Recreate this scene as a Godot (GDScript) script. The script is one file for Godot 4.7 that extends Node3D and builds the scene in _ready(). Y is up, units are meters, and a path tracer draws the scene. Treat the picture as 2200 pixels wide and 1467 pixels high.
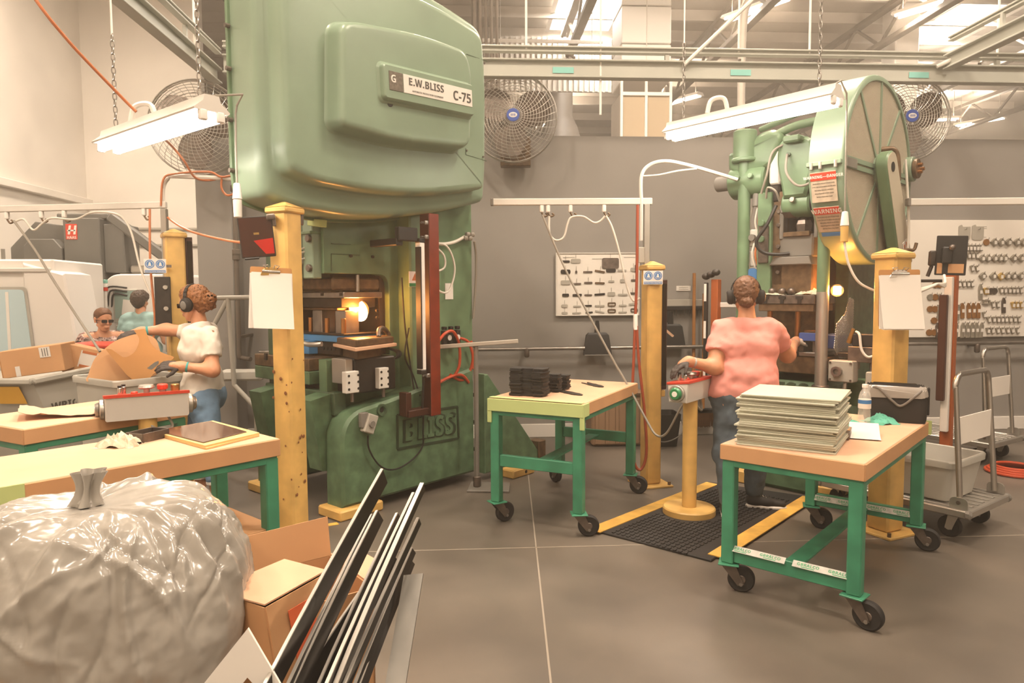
extends Node3D

var V := PackedVector3Array()      # triangle corners of the mesh in progress, clockwise
var M := {}
var used := {}
var rng := RandomNumberGenerator.new()
const ID := Transform3D.IDENTITY
const A45 := 0.794125              # the press cell stands at 45.5 degrees to the wall


func _ready():
	rng.seed = 7
	# ---- camera ----
	var cam := Camera3D.new()
	cam.name = "camera"
	cam.fov = 52.12
	cam.near = 0.05
	cam.far = 200.0
	cam.position = Vector3(0, 1.5, 0)
	cam.basis = Basis(Vector3.UP, deg_to_rad(-3.4)) * Basis(Vector3.RIGHT, deg_to_rad(-3.93)) * Basis(Vector3.BACK, deg_to_rad(-0.3))
	add_child(cam)
	# ---- sky, exposure ----
	var env := Environment.new()
	var sky := Sky.new()
	var psm := ProceduralSkyMaterial.new()
	psm.sky_top_color = Color(0.75, 0.82, 0.92)
	psm.sky_horizon_color = Color(0.95, 0.93, 0.9)
	psm.ground_bottom_color = Color(0.4, 0.38, 0.35)
	psm.ground_horizon_color = Color(0.8, 0.78, 0.74)
	sky.sky_material = psm
	env.background_mode = Environment.BG_SKY
	env.sky = sky
	env.background_energy_multiplier = 1.0
	env.tonemap_mode = Environment.TONE_MAPPER_LINEAR
	env.tonemap_exposure = 1.22
	env.volumetric_fog_enabled = true      # the milky workshop air of the photograph
	env.volumetric_fog_density = 0.013
	env.volumetric_fog_albedo = Color(1.0, 0.94, 0.86)
	env.volumetric_fog_anisotropy = 0.55
	env.sdfgi_enabled = true
	env.ssao_enabled = true
	env.ssil_enabled = true
	var we := WorldEnvironment.new()
	we.name = "environment"
	we.environment = env
	add_child(we)
	materials()
	# ---- ceiling fittings that light the hall ----
	ceiling_lights()
	room()
	steelwork()
	press_big()
	press_small()
	posts()
	tables_right()
	tables_left()
	wall_things()
	carts()
	scrap_corner()
	people()
	background()


# ---------- small helpers ----------
func v3(x, y, z) -> Vector3:
	return Vector3(x, y, z)


func nth(k: int) -> String:
	var w := ["first", "second", "third", "fourth", "fifth", "sixth", "seventh", "eighth", "ninth", "tenth", "eleventh", "twelfth", "thirteenth", "fourteenth", "fifteenth", "sixteenth", "seventeenth", "eighteenth", "nineteenth", "twentieth"]
	return w[k] if k < 20 else "twenty " + w[k - 20]


func numbered(n: String) -> String:
	if not used.has(n):
		used[n] = 0
		return n
	used[n] += 1
	return "%s_%03d" % [n, used[n]]


func rot(axis: Vector3, deg: float) -> Basis:
	return Basis(axis, deg_to_rad(deg))


func xf(pos: Vector3, b := Basis.IDENTITY) -> Transform3D:
	return Transform3D(b, pos)


func aim(a: Vector3, b: Vector3) -> Basis:     # y axis from a to b
	var y := (b - a).normalized()
	var x := y.cross(Vector3.BACK if absf(y.z) < 0.9 else Vector3.RIGHT).normalized()
	return Basis(x, y, x.cross(y))


func tri(a: Vector3, b: Vector3, c: Vector3):   # clockwise seen from outside
	V.append(a); V.append(b); V.append(c)


func quad(a: Vector3, b: Vector3, c: Vector3, d: Vector3):  # anticlockwise seen from outside
	V.append(a); V.append(c); V.append(b)
	V.append(a); V.append(d); V.append(c)


func loft(rs: Array, cap0 := true, cap1 := true):   # rings anticlockwise about the way they go
	for k in rs.size() - 1:
		var a: PackedVector3Array = rs[k]
		var b: PackedVector3Array = rs[k + 1]
		var n := a.size()
		for i in n:
			var j := (i + 1) % n
			quad(a[i], a[j], b[j], b[i])
	if cap0:
		fan(rs[0], false)
	if cap1:
		fan(rs[-1], true)


func fan(r: PackedVector3Array, out: bool):
	var c := Vector3.ZERO
	for p in r:
		c += p
	c /= r.size()
	for i in r.size():
		var j := (i + 1) % r.size()
		if out:
			tri(c, r[j], r[i])
		else:
			tri(c, r[i], r[j])


func bx(c: Vector3, s: Vector3, b := 0.0, t := ID):   # box, chamfered by b
	var h := s / 2
	if b <= 0.0:
		var p := []
		for i in 8:
			p.append(t * (c + Vector3(h.x if i & 1 else -h.x, h.y if i & 2 else -h.y, h.z if i & 4 else -h.z)))
		quad(p[4], p[5], p[7], p[6]); quad(p[1], p[0], p[2], p[3])
		quad(p[5], p[1], p[3], p[7]); quad(p[0], p[4], p[6], p[2])
		quad(p[6], p[7], p[3], p[2]); quad(p[0], p[1], p[5], p[4])
		return
	b = minf(b, minf(h.x, minf(h.y, h.z)) * 0.9)
	var rs := []
	for e in [[-h.z, b], [-h.z + b, 0.0], [h.z - b, 0.0], [h.z, b]]:
		var x: float = h.x - e[1]
		var y: float = h.y - e[1]
		var r := PackedVector3Array()
		for q in [[x, -y + b], [x, y - b], [x - b, y], [-x + b, y], [-x, y - b], [-x, -y + b], [-x + b, -y], [x - b, -y]]:
			r.append(t * (c + Vector3(q[0], q[1], e[0])))
		rs.append(r)
	loft(rs)


func bar(a: Vector3, b: Vector3, w: float, d: float, up := Vector3.UP, bev := 0.0):   # a beam of section w x d from a to b
	var z := (b - a).normalized()
	var x := up.cross(z)
	if x.length() < 0.01:
		x = Vector3.RIGHT.cross(z)
	x = x.normalized()
	bx(Vector3.ZERO, Vector3(w, d, a.distance_to(b)), bev, Transform3D(Basis(x, z.cross(x), z), (a + b) / 2))


func circle(r: float, n: int, t: Transform3D, r2 := -1.0) -> PackedVector3Array:   # in the local xy plane, anticlockwise about z
	var o := PackedVector3Array()
	for i in n:
		var a := TAU * i / n
		o.append(t * Vector3(cos(a) * r, sin(a) * (r if r2 < 0 else r2), 0))
	return o


func zdir(z: Vector3) -> Basis:
	z = z.normalized()
	var x := (Vector3.UP if absf(z.y) < 0.95 else Vector3.RIGHT).cross(z).normalized()
	return Basis(x, z.cross(x), z)


func cyl(a: Vector3, b: Vector3, r0: float, r1 := -1.0, n := 16, bev := 0.0):
	if r1 < 0:
		r1 = r0
	var f := zdir(b - a)
	var d := f.z
	var rs := []
	if bev > 0:
		rs = [circle(r0 - bev, n, xf(a, f)), circle(r0, n, xf(a + d * bev, f)), circle(r1, n, xf(b - d * bev, f)), circle(r1 - bev, n, xf(b, f))]
	else:
		rs = [circle(r0, n, xf(a, f)), circle(r1, n, xf(b, f))]
	loft(rs)


func pipe(a: Vector3, b: Vector3, ro: float, ri: float, n := 24):    # a hollow ring or tube
	var f := zdir(b - a)
	loft([circle(ri, n, xf(b, f)), circle(ri, n, xf(a, f)), circle(ro, n, xf(a, f)), circle(ro, n, xf(b, f)), circle(ri, n, xf(b, f))], false, false)


func tube(ps: Array, r: float, n := 8, closed := false):
	var pts := PackedVector3Array(ps)
	var rs := []
	var f := zdir(pts[1] - pts[0])
	for i in pts.size():
		var d: Vector3
		if i == 0:
			d = pts[1] - pts[0]
		elif i == pts.size() - 1:
			d = pts[i] - pts[i - 1]
		else:
			d = (pts[i + 1] - pts[i]).normalized() + (pts[i] - pts[i - 1]).normalized()
		d = d.normalized()
		var x := f.x - d * f.x.dot(d)
		if x.length() < 0.001:
			x = zdir(d).x
		x = x.normalized()
		f = Basis(x, d.cross(x), d)
		rs.append(circle(r, n, xf(pts[i], f)))
	loft(rs, not closed, not closed)


func curve(ps: Array, steps := 6) -> Array:       # Catmull-Rom through the points
	var o := []
	for i in ps.size() - 1:
		var p0: Vector3 = ps[maxi(i - 1, 0)]
		var p1: Vector3 = ps[i]
		var p2: Vector3 = ps[i + 1]
		var p3: Vector3 = ps[mini(i + 2, ps.size() - 1)]
		for k in steps:
			o.append(p1.cubic_interpolate(p2, p0, p3, float(k) / steps))
	o.append(ps[-1])
	return o


func sag(a: Vector3, b: Vector3, drop: float, n := 10) -> Array:
	var o := []
	for i in n + 1:
		var t := float(i) / n
		o.append(a.lerp(b, t) - Vector3(0, drop * 4 * t * (1 - t), 0))
	return o


func lathe(pr: Array, n := 24, t := ID):      # [radius, height] from bottom to top, about y
	var rs := []
	for p in pr:
		var r := PackedVector3Array()
		for i in n:
			var a := TAU * i / n
			r.append(t * Vector3(cos(a) * p[0], p[1], -sin(a) * p[0]))
		rs.append(r)
	loft(rs, pr[0][0] > 0.0005, pr[-1][0] > 0.0005)


func poly(ps: Array) -> PackedVector2Array:
	var o := PackedVector2Array()
	for p in ps:
		o.append(Vector2(p[0], p[1]))
	return o


func rounded(pl: PackedVector2Array, rs: Array, seg := 5) -> PackedVector2Array:    # rounds each corner by its radius
	var o := PackedVector2Array()
	var n := pl.size()
	for i in n:
		var p := pl[i]
		var a := (pl[(i + n - 1) % n] - p)
		var b := (pl[(i + 1) % n] - p)
		var r: float = rs[i % rs.size()]
		r = minf(r, minf(a.length(), b.length()) * 0.49)
		if r <= 0.0001:
			o.append(p)
			continue
		var s := p + a.normalized() * r
		var e := p + b.normalized() * r
		for k in seg + 1:
			var t := float(k) / seg
			o.append(s.lerp(p, t).lerp(p.lerp(e, t), t))
	return o


func rrect(w: float, h: float, r: float, seg := 5) -> PackedVector2Array:
	return rounded(poly([[-w / 2, -h / 2], [w / 2, -h / 2], [w / 2, h / 2], [-w / 2, h / 2]]), [r], seg)


func inset(pl: PackedVector2Array, d: float) -> PackedVector2Array:      # moves an anticlockwise outline inwards by d
	var o := PackedVector2Array()
	var n := pl.size()
	for i in n:
		var a := (pl[i] - pl[(i + n - 1) % n]).normalized()
		var b := (pl[(i + 1) % n] - pl[i]).normalized()
		var na := Vector2(-a.y, a.x)
		var nb := Vector2(-b.y, b.x)
		var m := na + nb
		m = m / maxf(0.35, m.length_squared() / 2.0) if m.length() > 0.01 else na
		o.append(pl[i] + m * d)
	return o


func lift(pl: PackedVector2Array, z: float, t := ID) -> PackedVector3Array:
	var o := PackedVector3Array()
	for p in pl:
		o.append(t * Vector3(p.x, p.y, z))
	return o


func ears(pl: PackedVector2Array) -> PackedInt32Array:      # cuts an anticlockwise outline into triangles
	var left := range(pl.size())
	var out := PackedInt32Array()
	var guard := 0
	while left.size() > 3 and guard < 60000:
		var n := left.size()
		var best := -1
		var best_q := -1.0
		for i in n:
			guard += 1
			var a := pl[left[(i + n - 1) % n]]
			var b := pl[left[i]]
			var c := pl[left[(i + 1) % n]]
			var ar := (b - a).cross(c - b)
			if ar <= 1e-10:
				if ar > -1e-10:
					best = i
					best_q = 9.0
					break
				continue
			var q := ar / (a.distance_squared_to(c) + b.distance_squared_to(c) + a.distance_squared_to(b))
			if q <= best_q:
				continue
			var clear := true
			for j in left:
				var p := pl[j]
				if p == a or p == b or p == c:
					continue
				if (b - a).cross(p - a) >= 0 and (c - b).cross(p - b) >= 0 and (a - c).cross(p - c) >= 0:
					clear = false
					break
			if clear:
				best = i
				best_q = q
		if best < 0:
			best = 0
		if best_q < 9.0:
			out.append_array([left[(best + n - 1) % n], left[best], left[(best + 1) % n]])
		left.remove_at(best)
	if left.size() == 3:
		out.append_array(left)
	return out


func face(pl: PackedVector2Array, z: float, front: bool, t := ID):
	if Geometry2D.is_polygon_clockwise(pl):
		pl = pl.duplicate()
		pl.reverse()
	var ix := ears(pl)
	for k in range(0, ix.size(), 3):
		var p := t * Vector3(pl[ix[k]].x, pl[ix[k]].y, z)
		var q := t * Vector3(pl[ix[k + 1]].x, pl[ix[k + 1]].y, z)
		var r := t * Vector3(pl[ix[k + 2]].x, pl[ix[k + 2]].y, z)
		if front:
			tri(p, r, q)
		else:
			tri(p, q, r)


func prism(pl: PackedVector2Array, z0: float, z1: float, t := ID, bev := 0.0):     # outline in xy, drawn out along z
	if Geometry2D.is_polygon_clockwise(pl):
		pl = pl.duplicate()
		pl.reverse()
	if bev > 0:
		var inn := inset(pl, bev)
		loft([lift(inn, z0, t), lift(pl, z0 + bev, t), lift(pl, z1 - bev, t), lift(inn, z1, t)], false, false)
		face(inn, z0, false, t)
		face(inn, z1, true, t)
	else:
		loft([lift(pl, z0, t), lift(pl, z1, t)], false, false)
		face(pl, z0, false, t)
		face(pl, z1, true, t)


func ball(c: Vector3, r: float, s := Vector3.ONE, n := 14, b := Basis.IDENTITY):
	var pr := []
	for i in n / 2 + 1:
		var a := PI * i / (n / 2) - PI / 2
		pr.append([maxf(cos(a) * r, 0.0), sin(a) * r])
	lathe(pr, n, Transform3D(b * Basis.from_scale(s), c))


func shaped(crease := 0.76) -> ArrayMesh:        # the corners so far as a mesh, smooth where faces meet at less than about 40 degrees
	var n := V.size()
	var fn := PackedVector3Array()
	fn.resize(n / 3)
	var at := {}
	var keys := []
	keys.resize(n)
	for f in n / 3:
		fn[f] = (V[f * 3 + 2] - V[f * 3]).cross(V[f * 3 + 1] - V[f * 3])
		for k in 3:
			var key := Vector3i((V[f * 3 + k] * 20000.0).round())
			keys[f * 3 + k] = key
			if at.has(key):
				at[key].append(f)
			else:
				at[key] = [f]
	var nr := PackedVector3Array()
	nr.resize(n)
	for i in n:
		var own := fn[i / 3].normalized()
		var sum := Vector3.ZERO
		for f in at[keys[i]]:
			var g := fn[f]
			if g.dot(own) >= crease * g.length():
				sum += g
		nr[i] = sum.normalized() if sum.length_squared() > 0 else own
	var arr := []
	arr.resize(Mesh.ARRAY_MAX)
	arr[Mesh.ARRAY_VERTEX] = V
	arr[Mesh.ARRAY_NORMAL] = nr
	var m := ArrayMesh.new()
	m.add_surface_from_arrays(Mesh.PRIMITIVE_TRIANGLES, arr)
	V = PackedVector3Array()
	return m


func put(called: String, mesh: Mesh, mat: Material, parent: Node = self, t := ID) -> MeshInstance3D:
	var o := MeshInstance3D.new()
	o.name = numbered(called) if parent == self else called
	o.mesh = mesh
	o.material_override = mat
	o.transform = t
	parent.add_child(o, true)
	return o


func obj(called: String, mat: Material, parent: Node = self, t := ID, crease := 0.76) -> MeshInstance3D:
	return put(called, shaped(crease), mat, parent, t)


func tag(o: Node, label: String, category: String, group := "") -> Node:
	o.set_meta("label", label)
	o.set_meta("category", category)
	if group:
		o.set_meta("group", group)
	return o


func thing(called: String, label: String, category: String, at := Vector3.ZERO, turn := 0.0, group := "") -> Node3D:
	var o := Node3D.new()
	o.name = numbered(called)
	add_child(o)
	o.position = at
	o.rotation.y = turn
	tag(o, label, category, group)
	return o


func struct(called: String, mat: Material) -> MeshInstance3D:
	var o := obj(called, mat)
	o.set_meta("kind", "structure")
	return o


func dup(src: Node3D, at: Vector3, turn: float, label := "") -> Node3D:
	var base := src.name.rstrip("0123456789").trim_suffix("_")
	var r: Node3D = src.duplicate()
	r.name = numbered(base)
	add_child(r)
	r.position = at
	r.rotation = Vector3(0, turn, 0)
	if label:
		r.set_meta("label", label)
	return r


func words(text: String, size: float, deep: float, mat: Material, parent: Node, t: Transform3D, called := "lettering", wide := 1.0, bold := true) -> MeshInstance3D:
	var m := TextMesh.new()
	var f := SystemFont.new()
	f.font_names = PackedStringArray(["Droid Sans"])
	if bold:
		f.font_weight = 700
	m.font = f
	m.text = text
	m.font_size = 64
	m.pixel_size = size / 46.0
	m.depth = deep
	m.curve_step = 2.0
	return put(called, m, mat, parent, t * Transform3D(Basis.from_scale(Vector3(wide, 1, 1)), Vector3.ZERO))


# ---------- materials ----------
func noise_tex(freq: float, lo: float, hi: float, oct := 4, size := 512, kind := FastNoiseLite.TYPE_SIMPLEX_SMOOTH, sd := 1) -> NoiseTexture2D:
	var n := FastNoiseLite.new()
	n.noise_type = kind
	n.frequency = freq
	n.fractal_octaves = oct
	n.seed = sd
	var t := NoiseTexture2D.new()
	t.width = size
	t.height = size
	t.seamless = true
	t.noise = n
	var g := Gradient.new()
	g.set_color(0, Color(lo, lo, lo))
	g.set_color(1, Color(hi, hi, hi))
	t.color_ramp = g
	return t


var T := {}


func mt(key: String, hexa: String, rough := 0.6, metal := 0.0, tex := "", scale := 1.0, bump := "", bump_cm := 0.1, bscale := -1.0) -> StandardMaterial3D:
	var m := StandardMaterial3D.new()
	m.resource_name = key
	m.albedo_color = Color(hexa)
	m.roughness = rough
	m.metallic = metal
	if tex or bump:
		m.uv1_triplanar = true
		m.uv1_scale = Vector3.ONE * scale
	if tex:
		m.albedo_texture = T[tex]
	if bump:
		m.heightmap_enabled = true
		m.heightmap_texture = T[bump]
		m.heightmap_scale = bump_cm
	M[key] = m
	return m


func glow(key: String, hexa: String, energy: float) -> StandardMaterial3D:
	var m := mt(key, hexa, 0.5)
	m.emission_enabled = true
	m.emission = Color(hexa)
	m.emission_energy_multiplier = energy
	return m


func materials():
	T.mottle = noise_tex(0.006, 0.82, 1.0, 5)
	T.soft = noise_tex(0.004, 0.93, 1.0, 4, 512, FastNoiseLite.TYPE_SIMPLEX_SMOOTH, 5)
	T.grime = noise_tex(0.012, 0.72, 1.04, 6, 512, FastNoiseLite.TYPE_SIMPLEX_SMOOTH, 3)
	T.fine = noise_tex(0.08, 0.3, 0.7, 3, 256, FastNoiseLite.TYPE_SIMPLEX_SMOOTH, 4)
	T.wrinkle = noise_tex(0.012, 0.0, 1.0, 4, 512, FastNoiseLite.TYPE_SIMPLEX_SMOOTH, 9)
	T.cells = noise_tex(0.05, 0.0, 1.0, 1, 256, FastNoiseLite.TYPE_CELLULAR, 2)
	var fl: NoiseTexture2D = noise_tex(0.005, 0.78, 1.0, 6, 1024, FastNoiseLite.TYPE_SIMPLEX_SMOOTH, 12)
	T.floor = fl
	mt("floor", "6f665c", 0.42, 0.0, "floor", 0.22)
	M.floor.uv1_world_triplanar = true
	mt("joint", "8f8578", 0.8)
	mt("wall_grey", "8f8a84", 0.55, 0.0, "soft", 0.4)
	mt("wall_white", "e4ddd3", 0.7, 0.0, "soft", 0.3)
	mt("base_white", "d8d2ca", 0.5)
	mt("deck", "b9b0a4", 0.6, 0.0, "soft", 0.5)
	mt("steel_dark", "6b6055", 0.6, 0.0, "mottle", 1.0)
	mt("beam_grey", "b0b0a6", 0.45, 0.0, "soft", 0.5)
	mt("duct_white", "ebe6df", 0.5)
	mt("tape_teal", "7fbfb6", 0.6)
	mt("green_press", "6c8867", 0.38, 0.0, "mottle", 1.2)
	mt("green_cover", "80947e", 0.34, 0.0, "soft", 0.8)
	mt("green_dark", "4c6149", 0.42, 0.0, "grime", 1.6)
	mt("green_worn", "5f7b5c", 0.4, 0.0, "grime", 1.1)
	mt("green_table", "43906f", 0.4, 0.0, "mottle", 1.4)
	mt("yellow", "dfb468", 0.42, 0.0, "mottle", 1.2)
	mt("yellow_floor", "e0b052", 0.6, 0.0, "mottle", 2.0)
	mt("rust", "7a4a24", 0.8)
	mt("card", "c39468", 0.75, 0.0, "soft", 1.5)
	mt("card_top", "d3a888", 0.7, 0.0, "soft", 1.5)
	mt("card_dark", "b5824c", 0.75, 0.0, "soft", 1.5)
	mt("black", "1c1917", 0.5)
	mt("black_gloss", "15110f", 0.15)
	mt("black_soft", "26211e", 0.85, 0.0, "", 1.0)
	mt("rubber", "211d1b", 0.7)
	mt("steel", "a8a19a", 0.32, 0.85, "mottle", 2.0)
	mt("steel_worn", "7d7168", 0.42, 0.7, "grime", 2.0)
	mt("steel_brown", "7a6249", 0.45, 0.5, "grime", 2.0)
	mt("iron_dark", "3a332d", 0.5, 0.4, "grime", 2.0)
	mt("chrome", "c9c4be", 0.16, 1.0)
	mt("alu", "bdb8b0", 0.35, 0.8, "soft", 2.0)
	mt("white_paint", "cdc8c0", 0.45)
	mt("white_plastic", "e3ded7", 0.4)
	mt("paper", "d6d0c8", 0.7)
	mt("grey_box", "a39d92", 0.5)
	mt("grey_mid", "77726b", 0.5, 0.0, "soft", 1.0)
	mt("grey_cnc", "66645f", 0.45, 0.0, "soft", 1.0)
	mt("grey_bin", "b3afa5", 0.5, 0.0, "soft", 1.5)
	mt("grey_wash", "c2bfb9", 0.4)
	mt("red_guard", "7c2a12", 0.4, 0.0, "mottle", 1.5)
	mt("brown_guard", "3b1a0c", 0.5)
	mt("orange", "b5683a", 0.45)
	mt("orange_red", "b5441f", 0.45)
	mt("red", "c23a24", 0.4)
	mt("green_button", "2f7d4d", 0.3)
	mt("blue", "3f78a6", 0.4)
	mt("blue_die", "37508e", 0.4)
	mt("copper", "b07a4a", 0.3, 0.9)
	mt("brass", "b08f55", 0.3, 0.9)
	mt("tape_green", "b6c583", 0.7)
	mt("wood", "a9713a", 0.6, 0.0, "mottle", 3.0)
	mt("bristle", "a56a2c", 0.9, 0.0, "fine", 6.0, "fine", 0.5)
	mt("cable_white", "cfc8bd", 0.5)
	mt("cable_grey", "8a8378", 0.5)
	mt("hose_red", "8f3d1f", 0.5)
	mt("rag", "cbbfa8", 0.9, 0.0, "soft", 4.0, "wrinkle", 0.5)
	mt("board_grey", "b8b6a2", 0.6, 0.0, "soft", 1.0)
	mt("blue_print", "3d74ad", 0.5)
	mt("ink", "4a4640", 0.6)
	mt("ink_green", "3f9a6a", 0.6)


# ---------- the hall ----------
func area(parent: Node, at: Vector3, b: Basis, size: Vector2, energy: float, c: Color):
	var l := AreaLight3D.new()
	l.name = "light"
	l.area_size = size
	l.area_normalize_energy = true
	l.light_energy = energy
	l.light_color = c
	l.shadow_enabled = true
	l.area_range = 60.0
	l.area_attenuation = 2.0
	l.transform = Transform3D(b, at)
	parent.add_child(l, true)


const WARM := Color(1.0, 0.925, 0.84)
const UPWARD := Basis(Vector3.RIGHT, Vector3(0, 0, 1), Vector3(0, -1, 0))
const DOWN := Basis(Vector3.RIGHT, Vector3(0, 0, -1), Vector3(0, 1, 0))


func ceiling_lights():
	glow("lamp_white", "fff6ea", 9.0)
	glow("tube_white", "fff6ec", 14.0)
	glow("sky_panel", "fff6ea", 5.0)
	mt("fitting", "d9d3ca", 0.5)
	# [x, y, z, turn, energy, where]
	var spots := [
		[5.2, 6.6, -12.7, 35.0, 15.0, "nearest ceiling light strip, above the right crane beam"],
		[8.3, 6.6, -12.4, 35.0, 15.0, "ceiling light strip beside the pale steel column"],
		[5.5, 6.5, -18.3, 35.0, 12.0, "small ceiling light strip seen just over the work lamp of the smaller press"],
		[11.6, 6.5, -17.6, 35.0, 12.0, "small ceiling light strip behind the flywheel guard fan"],
		[13.6, 6.5, -20.0, 80.0, 12.0, "yellowish ceiling light strip over the wall at the sample pegboard"],
		[15.1, 6.5, -20.2, 35.0, 12.0, "white ceiling light strip over the far end of the grey wall"],
		[2.5, 6.5, -21.0, 80.0, 12.0, "far ceiling light strip seen beside the wall fan"],
		[-4.6, 6.8, -9.0, 35.0, 36.0, ""], [-5.0, 6.8, -2.5, 35.0, 22.0, ""], [-1.2, 6.8, -3.0, 35.0, 22.0, ""], [2.8, 6.8, -3.2, 35.0, 22.0, ""], [6.8, 6.8, -3.2, 35.0, 22.0, ""],
		[-3.2, 6.8, 1.8, 35.0, 15.0, ""], [0.8, 6.8, 1.8, 35.0, 15.0, ""], [4.8, 6.8, 1.8, 35.0, 15.0, ""], [0.3, 6.8, -8.2, 35.0, 26.0, ""], [3.6, 6.8, -8.2, 35.0, 26.0, ""],
	]
	for s in spots:
		var lab: String = "white %s" % s[5] if s[5] else "white fluorescent ceiling strip hung high above the press floor"
		var t := thing("ceiling_light", lab, "ceiling light", v3(s[0], s[1], s[2]), deg_to_rad(s[3]), "" if s[5] else "ceiling strips above the press floor")
		prism(poly([[-0.16, 0], [0.16, 0], [0.1, 0.07], [-0.1, 0.07]]), -0.65, 0.65)
		obj("housing", M.fitting, t)
		for k in [-0.08, 0.08]:
			cyl(v3(k, -0.015, -0.6), v3(k, -0.015, 0.6), 0.018, -1, 10)
			obj("tube", M.lamp_white, t)
		for k in [-0.5, 0.5]:
			cyl(v3(0, 0.07, k), v3(0, 7.35 - s[1], k), 0.008, -1, 6)
			obj("hanger", M.steel_dark, t)
		area(t, v3(0, -0.04, 0), DOWN, Vector2(0.3, 1.25), s[4], WARM)
		area(t, v3(0, 0.09, 0), UPWARD, Vector2(0.3, 1.25), s[4] * 0.5, WARM)
	# skylights in the deck
	for s in [[2.45, -14.5, "square skylight glowing above the white duct"], [10.6, -14.9, "large skylight glowing at the upper end of the slanting crane beam"]]:
		var t := thing("skylight", s[2], "skylight", v3(s[0], 7.26, s[1]))
		loft([lift(rrect(1.5, 2.6, 0.02), 0, xf(Vector3.ZERO, DOWN)), lift(rrect(1.3, 2.4, 0.02), 0, xf(v3(0, 0.02, 0), DOWN))], false, false)
		obj("curb", M.white_paint, t)
		bx(v3(0, 0.03, 0), v3(1.3, 0.02, 2.4))
		obj("light_panel", M.sky_panel, t)
		area(t, v3(0, 0.0, 0), DOWN, Vector2(1.2, 2.3), 45.0, Color(1.0, 0.97, 0.93))


func truss(x: float, z0: float, z1: float, yb: float, yt: float):
	var o := Node3D.new()
	o.name = numbered("roof_beam")
	add_child(o)
	o.set_meta("kind", "structure")
	bx(v3(x, yt, (z0 + z1) / 2), v3(0.16, 0.1, absf(z1 - z0)), 0.01)
	obj("top_chord", M.steel_dark, o)
	bx(v3(x, yb, (z0 + z1) / 2), v3(0.16, 0.1, absf(z1 - z0)), 0.01)
	obj("bottom_chord", M.steel_dark, o)
	var n := int(absf(z1 - z0) / 0.9)
	for i in n:
		var za := lerpf(z0, z1, float(i) / n)
		var zb := lerpf(z0, z1, float(i + 1) / n)
		if i % 2:
			bar(v3(x, yb, za), v3(x, yt, zb), 0.05, 0.05)
		else:
			bar(v3(x, yt, za), v3(x, yb, zb), 0.05, 0.05)
		obj("web_bar", M.steel_dark, o)


func room():
	bx(v3(5.0, -0.1, -14.5), v3(27, 0.2, 38))
	struct("floor", M.floor)
	var tn := 1
	for j in [[v3(0.55, 0, -7.2), v3(0.1, 0, 1.0)], [v3(-6.9, 0, -4.05), v3(9.0, 0, -3.99)]]:
		bar(j[0] + v3(0, 0.0008, 0), j[1] + v3(0, 0.0008, 0), 0.009, 0.0012)
		struct("trim_%d" % tn, M.joint)
		tn += 1
	bx(v3(5.0, 7.5, -14.5), v3(27, 0.2, 38))
	struct("ceiling", M.deck)
	var z := -1.0
	while z > -31.0:
		bx(v3(5.0, 7.28, z), v3(24, 0.22, 0.08))
		struct("ceiling_beam", M.deck)
		z -= 1.15 if z > -19.0 else 1.9
	for x in [-4.0, 0.15, 2.1, 5.2, 8.3, 11.6, 15.0]:
		truss(x, -31.5, 3.5 if x > 3 else -5.5, 6.45, 7.1)
	# fascia of upright ribs where the roof steps down
	for k in 40:
		bx(v3(-1.4 + k * 0.11, 6.25, -14.8), v3(0.06, 1.1, 0.05))
	bx(v3(0.75, 6.25, -14.85), v3(4.5, 1.1, 0.04))
	struct("wall_fascia", M.deck)
	# the walls
	bx(v3(3.6, 1.55, -7.3), v3(11.9, 3.1, 0.2))
	struct("wall_back", M.wall_grey)
	bx(v3(-2.44, 1.55, -7.15), v3(0.33, 3.1, 0.5), 0.006)
	struct("wall_pier", M.wall_grey)
	bx(v3(3.6, 0.07, -7.19), v3(11.9, 0.14, 0.03), 0.005)
	struct("baseboard_back", M.base_white)
	bx(v3(-7.1, 3.75, -14.5), v3(0.2, 7.5, 38))
	struct("wall_left", M.wall_white)
	bx(v3(-6.96, 3.2, -6), v3(0.12, 0.12, 20), 0.01)
	struct("trim_ledge", M.wall_white)
	bx(v3(-6.0, 3.75, -13.5), v3(2.2, 7.5, 0.2))
	struct("wall_end", M.wall_white)
	bx(v3(5.0, 3.75, -32.1), v3(27, 7.5, 0.2))
	struct("wall_far", M.wall_white)
	bx(v3(18.1, 3.75, -14.5), v3(0.2, 7.5, 38))
	struct("wall_right", M.wall_white)
	bx(v3(5.0, 3.75, 4.1), v3(27, 7.5, 0.2))
	struct("wall_front", M.wall_white)


func channel(a: Vector3, b: Vector3, h: float, w: float):      # an I-shaped runway beam
	var d := (b - a).normalized()
	var L := a.distance_to(b)
	var t := Transform3D(Basis(d.cross(Vector3.UP) * -1.0, Vector3.UP, d), (a + b) / 2)
	t.basis = Basis(Vector3.UP.cross(d), Vector3.UP, d)
	bx(v3(0, h / 2 - 0.008, 0), v3(w, 0.016, L), 0.003, t)
	bx(v3(0, -h / 2 + 0.008, 0), v3(w, 0.016, L), 0.003, t)
	bx(v3(0, 0, 0), v3(0.012, h - 0.02, L), 0.0, t)


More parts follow.
